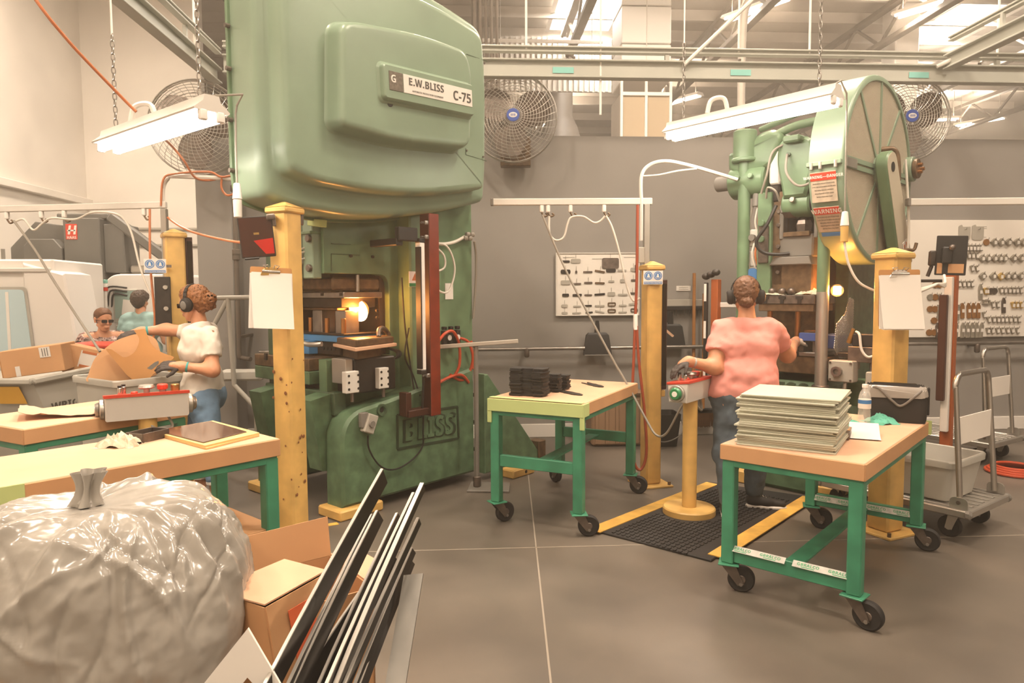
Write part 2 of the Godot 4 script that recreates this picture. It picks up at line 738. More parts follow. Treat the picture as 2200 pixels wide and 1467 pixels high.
func steelwork():
	var t := thing("crane_beam", "pale grey steel runway beam crossing above the grey wall", "beam", v3(0, 3.62, -6.75))
	channel(v3(-2.25, 0, 0), v3(7.2, 0, 0), 0.17, 0.1)
	obj("beam", M.beam_grey, t)
	for x in [0.8, 2.52, 4.3]:
		bx(v3(x + 0.1, -0.01, 0.012), v3(0.2, 0.055, 0.004))
		obj("tape", M.tape_teal, t)
	for x in [1.0, 2.6, 3.4, 5.0]:
		cyl(v3(x, 0.09, 0.03), v3(x, 0.11, 0.03), 0.014, -1, 6)
		obj("bolt", M.steel_dark, t)
	t = thing("crane_rail", "thin grey rail running above the runway beam", "rail", v3(0, 3.8, -6.75))
	channel(v3(-2.25, 0, 0), v3(7.2, 0, 0), 0.06, 0.07)
	obj("rail", M.beam_grey, t)
	for x in [-1.6, 1.9, 5.2]:
		bx(v3(x, -0.07, 0), v3(0.04, 0.1, 0.04))
		obj("bracket", M.beam_grey, t)
	for s in [[-2.3, 3.5, "slanting grey crane beam at the left of the big press"], [4.66, 3.72, "slanting grey crane beam at the upper right over the pegboard"]]:
		t = thing("crane_beam", s[2], "beam", v3(s[0], s[1], 0))
		channel(v3(0, 0, -6.7), v3(0, 0, -1.0), 0.14, 0.1)
		obj("beam", M.beam_grey, t)
		channel(v3(0.02, 0.22, -6.7), v3(0.02, 0.22, -1.0), 0.05, 0.06)
		obj("rail", M.beam_grey, t)
		for z in [-6.0, -4.8, -3.6, -2.4]:
			bx(v3(0, 0.13, z), v3(0.03, 0.13, 0.03))
			obj("bracket", M.beam_grey, t)
	# hangers of the crane from the roof
	for p in [[-2.3, -4.6, 3.6, "left slanting crane beam, nearer of its two"], [-2.3, -6.2, 3.6, "left slanting crane beam, farther of its two"], [0.55, -6.75, 3.8, "crossing beam just right of the press cover"], [1.26, -6.75, 3.2, "crossing beam and reaching below it beside the wall fan"], [2.6, -6.75, 3.8, "crossing beam in front of the white duct"], [3.3, -6.75, 3.8, "crossing beam right of the white duct"], [4.66, -5.6, 3.8, "right slanting crane beam, farther of its two"], [4.66, -4.4, 3.8, "right slanting crane beam, nearer of its two"], [5.2, -6.75, 3.8, "crossing beam at its right end"]]:
		cyl(v3(p[0], p[2], p[1]), v3(p[0], 7.2, p[1]), 0.011, -1, 8)
		tag(obj("hanger_rod", M.duct_white), "thin white rod hanging the %s" % p[3], "rod", "crane hanger rods")
	# slanting braces of the crane frame
	for p in [[v3(2.05, 3.66, -6.7), v3(3.4, 4.9, -6.0), "pale slanting brace rising from the crane beam beside the white duct"], [v3(4.55, 3.68, -6.7), v3(6.2, 4.45, -6.1), "pale slanting brace rising from the crane beam at the upper right"]]:
		tube([p[0], p[1]], 0.02, 8)
		tag(obj("brace", M.duct_white), p[2], "brace")
	# white duct and the framed hood under it
	t = thing("duct", "square white duct dropping from the roof behind the grey wall", "duct", v3(3.0, 4.95, -12.3))
	for k in 4:
		bx(v3(0, 0.42 + k * 0.62, 0), v3(0.84, 0.6, 0.8), 0.012)
		obj("section", M.duct_white, t)
	bx(v3(0, 1.4, 0.41), v3(0.012, 2.4, 0.012))
	obj("seam", M.wall_white, t)
	t = thing("hood", "white framed box with beige panels under the white duct", "hood", v3(3.0, 3.0, -12.3))
	for x in [-0.42, 0, 0.42]:
		bx(v3(x, 1.04, 0.4), v3(0.045, 2.08, 0.045), 0.005)
		obj("frame_post", M.duct_white, t)
	for y in [0.1, 1.85]:
		bx(v3(0, y, 0.4), v3(0.88, 0.06, 0.05), 0.005)
		obj("frame_rail", M.duct_white, t)
	for x in [-0.21, 0.21]:
		bx(v3(x, 0.95, 0.38), v3(0.38, 1.75, 0.012))
		obj("panel", mt("panel_beige", "b3a084", 0.6), t)
	bx(v3(-0.42, 0.95, 0), v3(0.03, 1.8, 0.78))
	obj("side_panel", M.deck, t)
	t = thing("column", "pale square steel column standing behind the grey wall at the right", "column", v3(8.85, 0, -14.2))
	bx(v3(0, 3.7, 0), v3(0.5, 7.4, 0.5), 0.02)
	obj("shaft", M.wall_white, t)
	bx(v3(0, 0.1, 0), v3(0.7, 0.2, 0.7), 0.02)
	obj("foot", M.grey_mid, t)
	# cone hood and pipes in the far hall
	t = thing("exhaust_hood", "brown cone shaped exhaust hood hanging far behind the wall fan", "hood", v3(2.2, 4.2, -17.0))
	lathe([[0.75, 0.0], [0.75, 0.25], [0.4, 1.3], [0.3, 1.5], [0.3, 2.6]], 20)
	obj("cone", M.steel_dark, t)
	lathe([[0.78, -0.03], [0.78, 0.03]], 20)
	obj("rim", M.deck, t)
	tube(curve([v3(4.3, 3.6, -11), v3(4.3, 5.6, -11), v3(4.45, 6.1, -11), v3(4.9, 6.25, -11), v3(8.4, 6.3, -11)], 6), 0.06, 10)
	for x in [5.2, 7.8]:
		cyl(v3(x, 6.3, -11), v3(x, 7.4, -11), 0.012, -1, 6)
	tag(obj("pipe", M.deck), "bent beige roof pipe right of the white duct", "pipe")
	for y in [6.15, 5.75]:
		tube([v3(-1.4, y, -13.2), v3(2.5, y, -13.2)], 0.035, 8)
		for x in [-1.0, 0.6, 2.3]:
			cyl(v3(x, y, -13.2), v3(x, 7.4, -13.2), 0.008, -1, 6)
		tag(obj("pipe", M.duct_white), "thin white pipe crossing under the roof deck, %s of the two" % ("upper" if y > 6 else "lower"), "pipe")
	# bundle of brown conduits beside the press cover
	t = thing("conduit_bundle", "bundle of brown conduits rising beside the cover of the big press", "conduit", v3(0.2, 0, -7.9))
	for k in 5:
		cyl(v3(k * 0.06 - 0.12, 3.2, 0.02 * (k % 2)), v3(k * 0.06 - 0.12, 7.3, 0.02 * (k % 2)), 0.018, -1, 8)
		obj("conduit", M.steel_dark, t)


func slab(pts: Array, y0: float, y1: float, t := ID, bev := 0.0):     # outline given as [x, z], drawn out upwards
	var pl := PackedVector2Array()
	for p in pts:
		pl.append(Vector2(p[0], -p[1]))
	prism(pl, y0, y1, t * Transform3D(Basis(Vector3.RIGHT, Vector3(0, 0, -1), Vector3(0, 1, 0)), Vector3.ZERO), bev)


func rag(at: Vector3, size: Vector3, sd: int, t := ID):       # a crumpled cloth
	var n := FastNoiseLite.new()
	n.seed = sd
	n.frequency = 1.0
	var g := 18
	var p := []
	for j in g + 1:
		for i in g + 1:
			var u := float(i) / g * 2 - 1
			var w := float(j) / g * 2 - 1
			var r := 1.0 - clampf(sqrt(u * u * 0.9 + w * w * 0.9), 0, 1)
			var h := pow(r, 0.5) * (0.55 + 0.6 * absf(n.get_noise_2d(u * 1.5, w * 1.5 + 5)) * 1.6 + 0.1 * n.get_noise_2d(u * 3, w * 3))
			p.append(t * (at + Vector3(u * size.x / 2 * (1 + 0.35 * n.get_noise_2d(w * 2, 9)), h * size.y, w * size.z / 2 * (1 + 0.35 * n.get_noise_2d(u * 2, 3)))))
	for j in g:
		for i in g:
			var k := j * (g + 1) + i
			quad(p[k], p[k + g + 1], p[k + g + 2], p[k + 1])


func outline(ps: Array, rs: Array) -> PackedVector2Array:
	return rounded(poly(ps), rs, 6)


func press_big():
	var t := thing("power_press", "large green C-frame power press with bulging flywheel cover and nameplate", "press", v3(-0.86, 0, -4.64), A45)
	# --- flywheel cover: a wide casting that steps out twice, then the raised panel ---
	var l1 := [[-0.57, 2.22], [-0.545, 2.08], [-0.36, 2.03], [0.05, 2.005], [0.5, 2.035], [0.95, 2.12], [1.34, 2.22], [1.37, 2.5], [1.37, 3.3], [1.33, 3.54], [0.9, 3.62], [0.3, 3.66], [-0.35, 3.66], [-0.57, 3.5]]
	var r1 := [0.14, 0.05, 0.2, 0.3, 0.3, 0.3, 0.05, 0.3, 0.3, 0.12, 0.3, 0.3, 0.3, 0.2]
	var l2 := [[-0.50, 2.34], [-0.47, 2.215], [-0.3, 2.165], [0.1, 2.145], [0.5, 2.165], [0.85, 2.21], [1.2, 2.28], [1.225, 2.6], [1.235, 3.05], [1.2, 3.44], [0.85, 3.5], [0.3, 3.54], [-0.3, 3.54], [-0.50, 3.4]]
	var r2 := [0.14, 0.05, 0.2, 0.3, 0.3, 0.3, 0.04, 0.3, 0.3, 0.1, 0.3, 0.3, 0.3, 0.2]
	var a := outline(l1, r1)
	var b := outline(l2, r2)
	var rs := []
	for e in [[-0.23, 0.0, a], [0.0, 0.0, a], [0.03, 0.006, a], [0.05, 0.02, a], [0.062, 0.045, a], [0.066, -0.02, b], [0.072, 0.0, b], [0.085, 0.008, b], [0.16, 0.014, b], [0.185, 0.02, b], [0.2, 0.035, b], [0.205, 0.06, b]]:
		rs.append(lift(inset(e[2], e[1]), e[0]))
	loft(rs, true, false)
	face(inset(b, 0.06), 0.205, true)
	var cover := obj("flywheel_cover", M.green_cover, t, ID, 0.6)
	prism(inset(a, -0.02), -0.25, -0.225, ID, 0.004)
	obj("cover_flange", M.green_press, cover)
	for y in [2.25, 2.55, 2.85, 3.1, 3.35]:
		cyl(v3(-0.58, y, -0.214), v3(-0.61, y, -0.214), 0.014, -1, 8)
		obj("bolt", M.steel_worn, cover)
	var l3 := [[-0.19, 2.535], [-0.17, 2.505], [0.2, 2.48], [0.52, 2.5], [0.86, 2.53], [0.91, 2.58], [0.925, 2.8], [0.93, 3.08], [0.87, 3.2], [0.45, 3.205], [-0.05, 3.14], [-0.17, 3.1]]
	var c := outline(l3, [0.05, 0.05, 0.3, 0.3, 0.05, 0.05, 0.2, 0.1, 0.1, 0.3, 0.1, 0.06])
	rs = []
	for e in [[0.2, -0.035], [0.212, -0.022], [0.23, -0.015], [0.3, -0.004], [0.322, 0.004], [0.332, 0.018], [0.335, 0.035]]:
		rs.append(lift(inset(c, e[1]), e[0]))
	loft(rs, false, false)
	face(inset(c, 0.035), 0.335, true)
	var pan := obj("raised_panel", M.green_cover, cover, ID, 0.6)
	var nt := xf(v3(0.5, 2.835, 0.335), rot(Vector3.BACK, 2.6))
	rs = []
	var pr := rrect(0.8, 0.215, 0.03)
	for e in [[0, -0.02], [0.012, -0.004], [0.035, 0.0], [0.045, 0.01]]:
		rs.append(lift(inset(pr, e[1]), e[0], nt))
	loft(rs, false, false)
	face(inset(pr, 0.01), 0.045, true, nt)
	obj("nameplate_boss", M.green_cover, t)
	var plate := nt * xf(v3(0.01, 0.008, 0.045))
	bx(v3(0.055, 0, 0.002), v3(0.62, 0.115, 0.004), 0.001, plate)
	obj("nameplate", M.paper, t)
	bx(v3(-0.315, 0, 0.002), v3(0.11, 0.115, 0.004), 0.001, plate)
	obj("nameplate_patch", mt("plate_grey", "6f6558", 0.6, 0.0, "grime", 6.0), t)
	words("G", 0.045, 0.002, M.paper, t, plate * xf(v3(-0.337, 0.012, 0.005)))
	words("E.W.BLISS", 0.046, 0.002, M.ink, t, plate * xf(v3(-0.06, 0.018, 0.005)), "lettering", 1.05)
	words("C-75", 0.062, 0.002, M.ink, t, plate * xf(v3(0.265, -0.005, 0.005)), "lettering", 1.0)
	words("AUTOMATIC PRODUCTION EQUIPMENT", 0.011, 0.001, M.ink, t, plate * xf(v3(-0.05, -0.038, 0.005)), "lettering", 1.0, false)
	cyl(v3(0.182, 2.70, 0.33), v3(0.182, 2.70, 0.338), 0.022, -1, 16)
	obj("peephole", M.black, t)
	for ln in [[v3(1.0, 3.235, 0.2065), v3(1.225, 3.24, 0.2)], [v3(0.985, 2.56, 0.206), v3(0.985, 2.515, 0.206)], [v3(0.985, 2.515, 0.206), v3(1.21, 2.5, 0.203)]]:
		bar(ln[0], ln[1], 0.005, 0.003)
		obj("panel_joint", M.green_dark, t)
	for p in [v3(1.19, 3.215, 0.205), v3(0.995, 2.545, 0.205), v3(1.17, 2.525, 0.205)]:
		cyl(p, p + v3(0, 0, 0.006), 0.008, -1, 8)
		obj("screw", M.steel_worn, t)
	# --- C-frame ---
	var cf := rounded(poly([[0.06, 0.72], [0.06, 1.05], [0.62, 1.05], [0.62, 1.645], [0.06, 1.645], [0.06, 2.35], [0.75, 2.35], [0.75, 0.3], [0.3, 0.3]]), [0, 0, 0, 0.1, 0, 0, 0, 0, 0])
	prism(cf, -0.34, -0.25, ID, 0.004)
	obj("frame_plate", M.green_press, t)
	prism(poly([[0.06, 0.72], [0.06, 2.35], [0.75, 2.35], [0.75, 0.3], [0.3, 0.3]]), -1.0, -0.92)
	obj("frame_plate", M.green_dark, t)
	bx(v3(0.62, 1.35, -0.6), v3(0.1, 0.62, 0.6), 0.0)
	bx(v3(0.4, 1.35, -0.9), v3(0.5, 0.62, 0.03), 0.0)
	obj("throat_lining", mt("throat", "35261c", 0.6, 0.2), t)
	bx(v3(1.04, 1.2, -0.53), v3(0.66, 2.3, 0.84), 0.012)
	obj("rear_column", M.green_press, t)
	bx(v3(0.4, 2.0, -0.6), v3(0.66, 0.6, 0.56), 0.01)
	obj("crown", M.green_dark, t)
	bx(v3(0.2, 1.85, -0.243), v3(0.16, 0.005, 0.004))
	bx(v3(0.12, 1.72, -0.245), v3(0.004, 0.12, 0.004))
	bx(v3(0.24, 1.78, -0.245), v3(0.24, 0.004, 0.004))
	obj("access_panel", M.green_dark, t)
	for p in [[0.47, 1.77], [0.5, 1.38], [0.5, 1.33], [0.28, 1.77], [0.6, 2.05], [0.33, 2.02]]:
		cyl(v3(p[0], p[1], -0.25), v3(p[0], p[1], -0.235), 0.011, -1, 8)
		obj("bolt", M.iron_dark, t)
	# gibs and slide at the front of the crown
	bx(v3(0.03, 1.84, -0.34), v3(0.07, 0.46, 0.12), 0.006)
	var gib := obj("gib", M.green_cover, t)
	for y in [1.68, 1.88, 2.03]:
		cyl(v3(-0.005, y, -0.31), v3(-0.03, y, -0.31), 0.026, -1, 12, 0.004)
		obj("bolt", M.steel_worn, gib)
	bx(v3(0.02, 1.92, -0.34), v3(0.09, 0.02, 0.13), 0.004)
	obj("gib_step", M.green_press, gib)
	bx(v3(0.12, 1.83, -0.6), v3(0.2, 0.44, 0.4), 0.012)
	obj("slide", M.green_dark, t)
	bx(v3(-0.0, 1.93, -0.5), v3(0.05, 0.05, 0.16), 0.004, xf(v3(0, 0.0, 0), rot(Vector3.RIGHT, 8)))
	obj("tape", M.tape_green, t)
	cyl(v3(0.0, 1.56, -0.52), v3(0.0, 1.68, -0.52), 0.06, -1, 18, 0.006)
	obj("cylinder", M.grey_box, t)
	bx(v3(0.0, 1.75, -0.52), v3(0.1, 0.09, 0.2), 0.01)
	obj("junction_box", M.white_paint, t)
	bx(v3(-0.052, 1.74, -0.52), v3(0.004, 0.03, 0.12))
	obj("label", M.green_button, t)
	tube(curve([v3(-0.02, 1.85, -0.55), v3(-0.1, 1.84, -0.45), v3(-0.1, 1.8, -0.38), v3(-0.06, 1.78, -0.42), v3(-0.02, 1.72, -0.6)]), 0.011)
	obj("pipe", M.white_paint, t)
	for q in [[1.8, 0.03], [1.775, -0.03], [1.73, 0.0]]:
		tube(curve([v3(-0.05, q[0], -0.62), v3(-0.12, q[0] + q[1], -0.5), v3(-0.1, q[0] - 0.01, -0.42), v3(0.0, q[0] + 0.02, -0.38)]), 0.007)
		obj("cable", M.cable_white, t)
	# ram foot
	bx(v3(0.37, 1.575, -0.55), v3(0.42, 0.09, 0.5), 0.012)
	obj("ram_foot", M.steel_brown, t)
	cyl(v3(0.36, 1.52, -0.28), v3(0.36, 1.64, -0.28), 0.014, -1, 10)
	obj("ram_stud", M.alu, t)
	# die set
	bx(v3(0.38, 1.495, -0.55), v3(0.34, 0.042, 0.62), 0.004)
	obj("die_plate", M.steel, t)
	for z in [-0.27, -0.5]:
		bx(v3(0.208, 1.5, z), v3(0.006, 0.02, 0.03))
		obj("tee_slot", M.iron_dark, t)
	bx(v3(0.38, 1.44, -0.57), v3(0.3, 0.07, 0.54), 0.004)
	obj("punch_holder", M.iron_dark, t)
	bx(v3(0.38, 1.395, -0.6), v3(0.26, 0.02, 0.44), 0.004)
	obj("punch_plate", M.steel_brown, t)
	for z in [-0.33, -0.62]:
		bx(v3(0.3, 1.3, z), v3(0.12, 0.17, 0.12), 0.004)
		obj("die_block", M.steel, t)
	for p in [[0.225, -0.27], [0.225, -0.47], [0.25, -0.72]]:
		cyl(v3(p[0], 1.22, p[1]), v3(p[0], 1.33, p[1]), 0.018, -1, 14, 0.002)
		obj("guide_post", M.copper, t)
	bx(v3(0.37, 1.218, -0.55), v3(0.36, 0.012, 0.66), 0.002)
	obj("die_bed", M.iron_dark, t)
	bx(v3(0.37, 1.185, -0.55), v3(0.34, 0.05, 0.64), 0.004)
	obj("die_shoe", M.blue, t)
	bx(v3(0.18, 1.115, -0.62), v3(0.08, 0.1, 0.07), 0.004)
	obj("riser", M.blue, t)
	bx(v3(0.4, 1.115, -0.56), v3(0.36, 0.1, 0.5), 0.004)
	obj("riser", M.iron_dark, t)
	for k in 4:
		cyl(v3(0.215, 1.11, -0.38 - k * 0.045), v3(0.222, 1.11, -0.38 - k * 0.045), 0.014, -1, 10)
		obj("bolt_hole", M.black, t)
	tube(curve([v3(0.0, 1.18, -0.5), v3(0.02, 1.155, -0.42), v3(0.03, 1.155, -0.33), v3(0.05, 1.16, -0.28)]), 0.018)
	bx(v3(0.0, 1.185, -0.53), v3(0.05, 0.035, 0.1), 0.012)
	obj("clamp_arm", M.alu, t)
	# bed
	bx(v3(0.33, 1.005, -0.79), v3(0.6, 0.09, 0.74), 0.006)
	obj("bolster", M.steel_brown, t)
	bx(v3(0.33, 0.912, -0.79), v3(0.6, 0.095, 0.74), 0.006)
	obj("bed", M.green_worn, t)
	for z in [-0.55, -0.98]:
		bx(v3(0.025, 1.035, z), v3(0.012, 0.05, 0.03))
		obj("tee_slot", M.black, t)
	bx(v3(0.36, 0.78, -0.6), v3(0.5, 0.17, 0.6), 0.01)
	obj("bed_web", M.black_soft, t)
	# brown plate on its own knee beside the throat
	slab([[0.24, -0.44], [0.07, 0.08], [0.51, -0.07], [0.64, -0.58]], 1.15, 1.2, ID, 0.008)
	obj("bolster_plate", M.steel_brown, t)
	slab([[0.235, -0.44], [0.05, 0.1], [0.53, -0.06], [0.64, -0.58]], 1.125, 1.15, ID, 0.004)
	obj("plate_rim", M.card_top, t)
	slab([[0.27, -0.4], [0.14, 0.0], [0.42, -0.1], [0.55, -0.5]], 1.06, 1.125, ID, 0.004)
	obj("knee_block", M.steel_brown, t)
	tube(curve([v3(0.4, 1.2, -0.1), v3(0.42, 1.245, -0.12), v3(0.47, 1.255, -0.14), v3(0.52, 1.23, -0.16), v3(0.54, 1.2, -0.16)]), 0.018, 10)
	obj("handle", M.steel_worn, t)
	bx(v3(0.33, 1.215, -0.42), v3(0.07, 0.03, 0.04), 0.012)
	cyl(v3(0.45, 1.2, -0.42), v3(0.45, 1.24, -0.42), 0.02, -1, 10)
	obj("clamp", M.steel_worn, t)
	bx(v3(0.33, 0.94, -0.17), v3(0.36, 0.24, 0.24), 0.01)
	obj("knee_housing", M.black, t)
	bx(v3(0.1, 0.98, -0.12), v3(0.06, 0.17, 0.16), 0.004)
	obj("side_block", M.alu, t)
	for q in [[0.06, 0.0, 0.105], [0.34, -0.02, 0.085]]:
		bx(v3(q[0] + 0.02, 0.915, q[1]), v3(q[2], 0.145, 0.05), 0.004)
		var cl := obj("clamp_block", M.white_paint, t)
		for y in [0.87, 0.915, 0.96]:
			for s in [-0.3, 0.42]:
				cyl(v3(q[0] + 0.02 + q[2] * s, y, q[1] + 0.024), v3(q[0] + 0.02 + q[2] * s, y, q[1] + 0.028), 0.0085, -1, 10)
				obj("bolt_hole", M.black, cl)
		cyl(v3(q[0] + 0.03, 0.78, q[1]), v3(q[0] + 0.03, 0.85, q[1]), 0.012, -1, 8)
		obj("stud", M.steel_worn, cl)
	cyl(v3(0.36, 0.95, -0.07), v3(0.36, 0.95, -0.05), 0.022, -1, 12)
	obj("hex_boss", M.steel_worn, t)
	for k in 3:
		tube(curve([v3(0.5, 1.11, -0.12), v3(0.56 + k * 0.015, 1.08, -0.1), v3(0.55 + k * 0.01, 1.04, -0.1), v3(0.48, 1.02, -0.14 - k * 0.02)]), 0.009)
		obj("air_hose", M.black, t)
	# tapered front legs
	for z in [[-0.36, -0.19], [-1.0, -0.83]]:
		var top := PackedVector3Array([v3(-0.11, 0.79, z[1]), v3(0.12, 0.83, z[1]), v3(0.12, 0.83, z[0]), v3(-0.11, 0.79, z[0])])
		var low := PackedVector3Array([v3(-0.03, 0.3, z[1]), v3(0.1, 0.28, z[1]), v3(0.1, 0.28, z[0] + 0.02), v3(-0.03, 0.3, z[0] + 0.02)])
		loft([low, top])
		obj("front_leg", M.green_worn, t)
	bx(v3(0.1, 0.75, -0.6), v3(0.1, 0.16, 0.9), 0.008)
	obj("front_rail", M.green_dark, t)
	# --- base plates with rounded noses ---
	var side := rounded(poly([[0.0, 0.07], [0.0, 0.7], [0.42, 0.755], [1.24, 0.91], [1.27, 0.8], [1.27, 0.07]]), [0.0, 0.3, 0.3, 0.02, 0.0, 0.0], 8)
	prism(side, -0.2, 0.0, ID, 0.02)
	var base := obj("base_side", M.green_worn, t)
	prism(side, -1.12, -0.94, ID, 0.02)
	obj("base_side", M.green_worn, t)
	var fr := poly([[0.47, 0.64], [1.07, 0.625], [1.08, 0.375], [0.47, 0.395]])
	for k in 4:
		bar(v3(fr[k].x, fr[k].y, 0.001), v3(fr[(k + 1) % 4].x, fr[(k + 1) % 4].y, 0.001), 0.016, 0.012, Vector3.BACK)
		obj("letter_frame", mt("letter_dark", "2c3a29", 0.5), base)
	words("BLISS", 0.15, 0.016, M.green_worn, base, xf(v3(0.775, 0.505, 0.004), rot(Vector3.BACK, -1.5)), "cast_letters", 0.92)
	words("BLISS", 0.166, 0.008, M.letter_dark, base, xf(v3(0.782, 0.503, 0.002), rot(Vector3.BACK, -1.5)), "letter_edge", 0.93)
	pipe(v3(0.335, 0.695, -0.005), v3(0.335, 0.695, 0.012), 0.042, 0.026)
	obj("boss", M.green_dark, base)
	cyl(v3(0.335, 0.695, 0.0), v3(0.335, 0.695, 0.003), 0.018, -1, 14)
	obj("boss_hole", M.black, base)
	var sw := xf(v3(0.205, 0.62, 0.03), rot(Vector3.BACK, -22))
	bx(Vector3.ZERO, v3(0.085, 0.13, 0.055), 0.006, sw)
	cyl(v3(0, -0.005, 0.03), v3(0, -0.005, 0.04), 0.026, -1, 16, 0.003)
	var bo := obj("switch_box", M.grey_box, base)
	lathe([[0.026, 0], [0.022, 0.012]], 14, sw * xf(v3(0, 0.0, 0.028), rot(Vector3.RIGHT, 90)))
	obj("dial", M.grey_mid, bo)
	bx(v3(0.165, 0.65, 0.02), v3(0.06, 0.1, 0.04), 0.004)
	obj("switch_mount", M.grey_mid, base)
	tube(curve([v3(0.19, 0.54, 0.03), v3(0.2, 0.44, 0.03), v3(0.29, 0.31, 0.03), v3(0.42, 0.26, 0.03), v3(0.58, 0.3, 0.03), v3(0.68, 0.38, 0.03), v3(0.69, 0.5, 0.03), v3(0.7, 0.72, 0.03)], 8), 0.006)
	obj("cable", M.black, base)
	prism(poly([[1.3, 0.06], [1.3, 0.86], [1.34, 0.86], [1.97, 0.14], [1.97, 0.06]]), -0.02, 0.08, ID, 0.008)
	obj("rear_gusset", M.green_worn, t)
	bx(v3(2.02, 0.13, 0.03), v3(0.1, 0.17, 0.12), 0.006)
	obj("foot_block", M.steel_brown, t)
	bx(v3(1.24, 0.4, -0.55), v3(0.1, 0.7, 0.8), 0.01)
	obj("rear_web", M.green_dark, t)
	for k in 3:
		bx(v3(1.29, 0.25 + k * 0.22, -0.02), v3(0.035, 0.03, 0.04), 0.006)
		obj("bolt", M.iron_dark, t)
	# yellow levelling pads
	for p in [[0.12, -0.08, 0.36, 0.26], [0.12, -1.03, 0.36, 0.26], [1.62, 0.12, 0.28, 0.2]]:
		bx(v3(p[0], 0.035, p[1]), v3(p[2], 0.07, p[3]), 0.01)
		var pad := obj("levelling_pad", M.yellow, t)
		cyl(v3(p[0] + 0.02, 0.035, p[1] + p[3] / 2), v3(p[0] + 0.02, 0.035, p[1] + p[3] / 2 + 0.003), 0.014, -1, 10)
		obj("pad_hole", M.black, pad)
	# --- lamp in the throat ---
	var lt := xf(v3(0.385, 1.385, -0.31), zdir(v3(-0.6, 0.12, 0.75)) * rot(Vector3.BACK, 25))
	cyl(lt * v3(0, 0, -0.06), lt * v3(0, 0, 0), 0.05, 0.075, 20)
	obj("lamp_housing", M.iron_dark, t)
	loft([circle(0.06, 24, lt * xf(v3(0, 0, 0.001)), 0.085), circle(0.045, 24, lt * xf(v3(0, 0, 0.012)), 0.066)], false, true)
	obj("lamp_bulb", glow("bulb_amber", "ffd9a0", 30.0), t)
	var om := OmniLight3D.new()
	om.name = "lamp_light"
	om.light_color = Color(1.0, 0.62, 0.26)
	om.light_energy = 0.55
	om.light_size = 0.05
	om.omni_range = 20.0
	om.omni_attenuation = 2.0
	om.shadow_enabled = true
	om.position = lt * v3(0, 0, 0.05)
	t.add_child(om, true)
	# --- light guard on the near side ---
	bx(v3(0.715, 1.345, 0.1), v3(0.095, 1.45, 0.1), 0.004)
	var gd := obj("guard_column", M.red_guard, t)
	bx(v3(0.6665, 1.345, 0.1), v3(0.004, 1.44, 0.09))
	obj("column_side", M.brown_guard, gd)
	bx(v3(0.58, 0.655, 0.08), v3(0.2, 0.05, 0.09), 0.004)
	bx(v3(0.5, 0.72, 0.06), v3(0.05, 0.17, 0.08), 0.004)
	obj("guard_foot", M.brown_guard, gd)
	bx(v3(0.605, 1.41, 0.12), v3(0.045, 0.9, 0.05), 0.003)
	var lc := obj("light_curtain", M.white_plastic, t)
	bx(v3(0.58, 1.4, 0.13), v3(0.012, 0.86, 0.055), 0.002)
	obj("sensor_strip", M.black, lc)
	for y in [0.945, 1.875]:
		bx(v3(0.605, y, 0.12), v3(0.05, 0.03, 0.055), 0.004)
		obj("end_cap", M.black, lc)
	for y in [0.92, 1.9, 2.0]:
		cyl(v3(0.6, y, 0.14), v3(0.69, y, 0.13), 0.008, -1, 8)
		bx(v3(0.63, y, 0.16), v3(0.03, 0.028, 0.02), 0.004)
		obj("clevis", M.steel, lc)
	bx(v3(0.5, 1.915, 0.1), v3(0.17, 0.095, 0.05), 0.006)
	obj("guard_bracket", M.black, t)
	bx(v3(0.44, 1.86, -0.05), v3(0.06, 0.05, 0.3), 0.006, xf(Vector3.ZERO, Basis.IDENTITY))
	obj("bracket_arm", M.black, t)
	tube(sag(v3(0.615, 0.92, 0.13), v3(0.62, 0.62, 0.1), 0.0, 2), 0.009, 6)
	obj("chain", M.iron_dark, t)
	# --- things on the rear column ---
	for q in [[0.73, 1.61, 0.075, 0.115], [1.1, 1.52, 0.085, 0.125]]:
		bx(v3(q[0], q[1], -0.106), v3(q[2], q[3], 0.003))
		var nb := obj("notice", M.paper, t)
		if q[0] < 1:
			bx(v3(q[0], q[1] - 0.042, -0.104), v3(q[2], 0.025, 0.003))
			obj("notice_band", M.green_button, nb)
			prism(poly([[0.72, 1.6], [0.765, 1.6], [0.75, 1.655]]), -0.1045, -0.1025)
			obj("notice_mark", M.orange, nb)
	tube(curve([v3(0.82, 1.9, -0.08), v3(0.98, 1.88, -0.07), v3(1.12, 1.9, -0.07), v3(1.25, 1.95, -0.08)]), 0.013)
	obj("loom", M.cable_white, t)
	tube(curve([v3(0.86, 1.88, -0.06), v3(1.0, 1.86, -0.02), v3(1.08, 1.7, -0.02), v3(1.03, 1.53, -0.03), v3(0.93, 1.52, -0.03), v3(0.86, 1.62, -0.05)], 8), 0.008)
	obj("cable", M.cable_white, t)
	tube(curve([v3(0.86, 1.88, -0.06), v3(0.97, 1.8, -0.03), v3(0.98, 1.7, -0.03), v3(0.88, 1.66, -0.05)], 8), 0.008)
	obj("cable", M.cable_white, t)
	for k in 4:
		bx(v3(1.25 + k * 0.025, 1.94 + (k % 2) * 0.03, -0.07), v3(0.04, 0.035, 0.04), 0.008)
		obj("connector", M.cable_grey, t)
	tube(curve([v3(1.34, 1.92, -0.06), v3(1.38, 1.8, -0.08), v3(1.37, 1.55, -0.08), v3(1.34, 1.3, -0.08)]), 0.01)
	obj("cable", M.cable_grey, t)
	# air regulator and orange hoses
	for k in 3:
		cyl(v3(0.98 + k * 0.07, 1.1, -0.04), v3(0.98 + k * 0.07, 1.22, -0.04), 0.026, -1, 12, 0.003)
		obj("regulator", M.black, t)
		cyl(v3(0.98 + k * 0.07, 1.225, -0.04), v3(0.98 + k * 0.07, 1.25, -0.04), 0.022, -1, 12, 0.003)
		obj("regulator_knob", M.black_gloss, t)
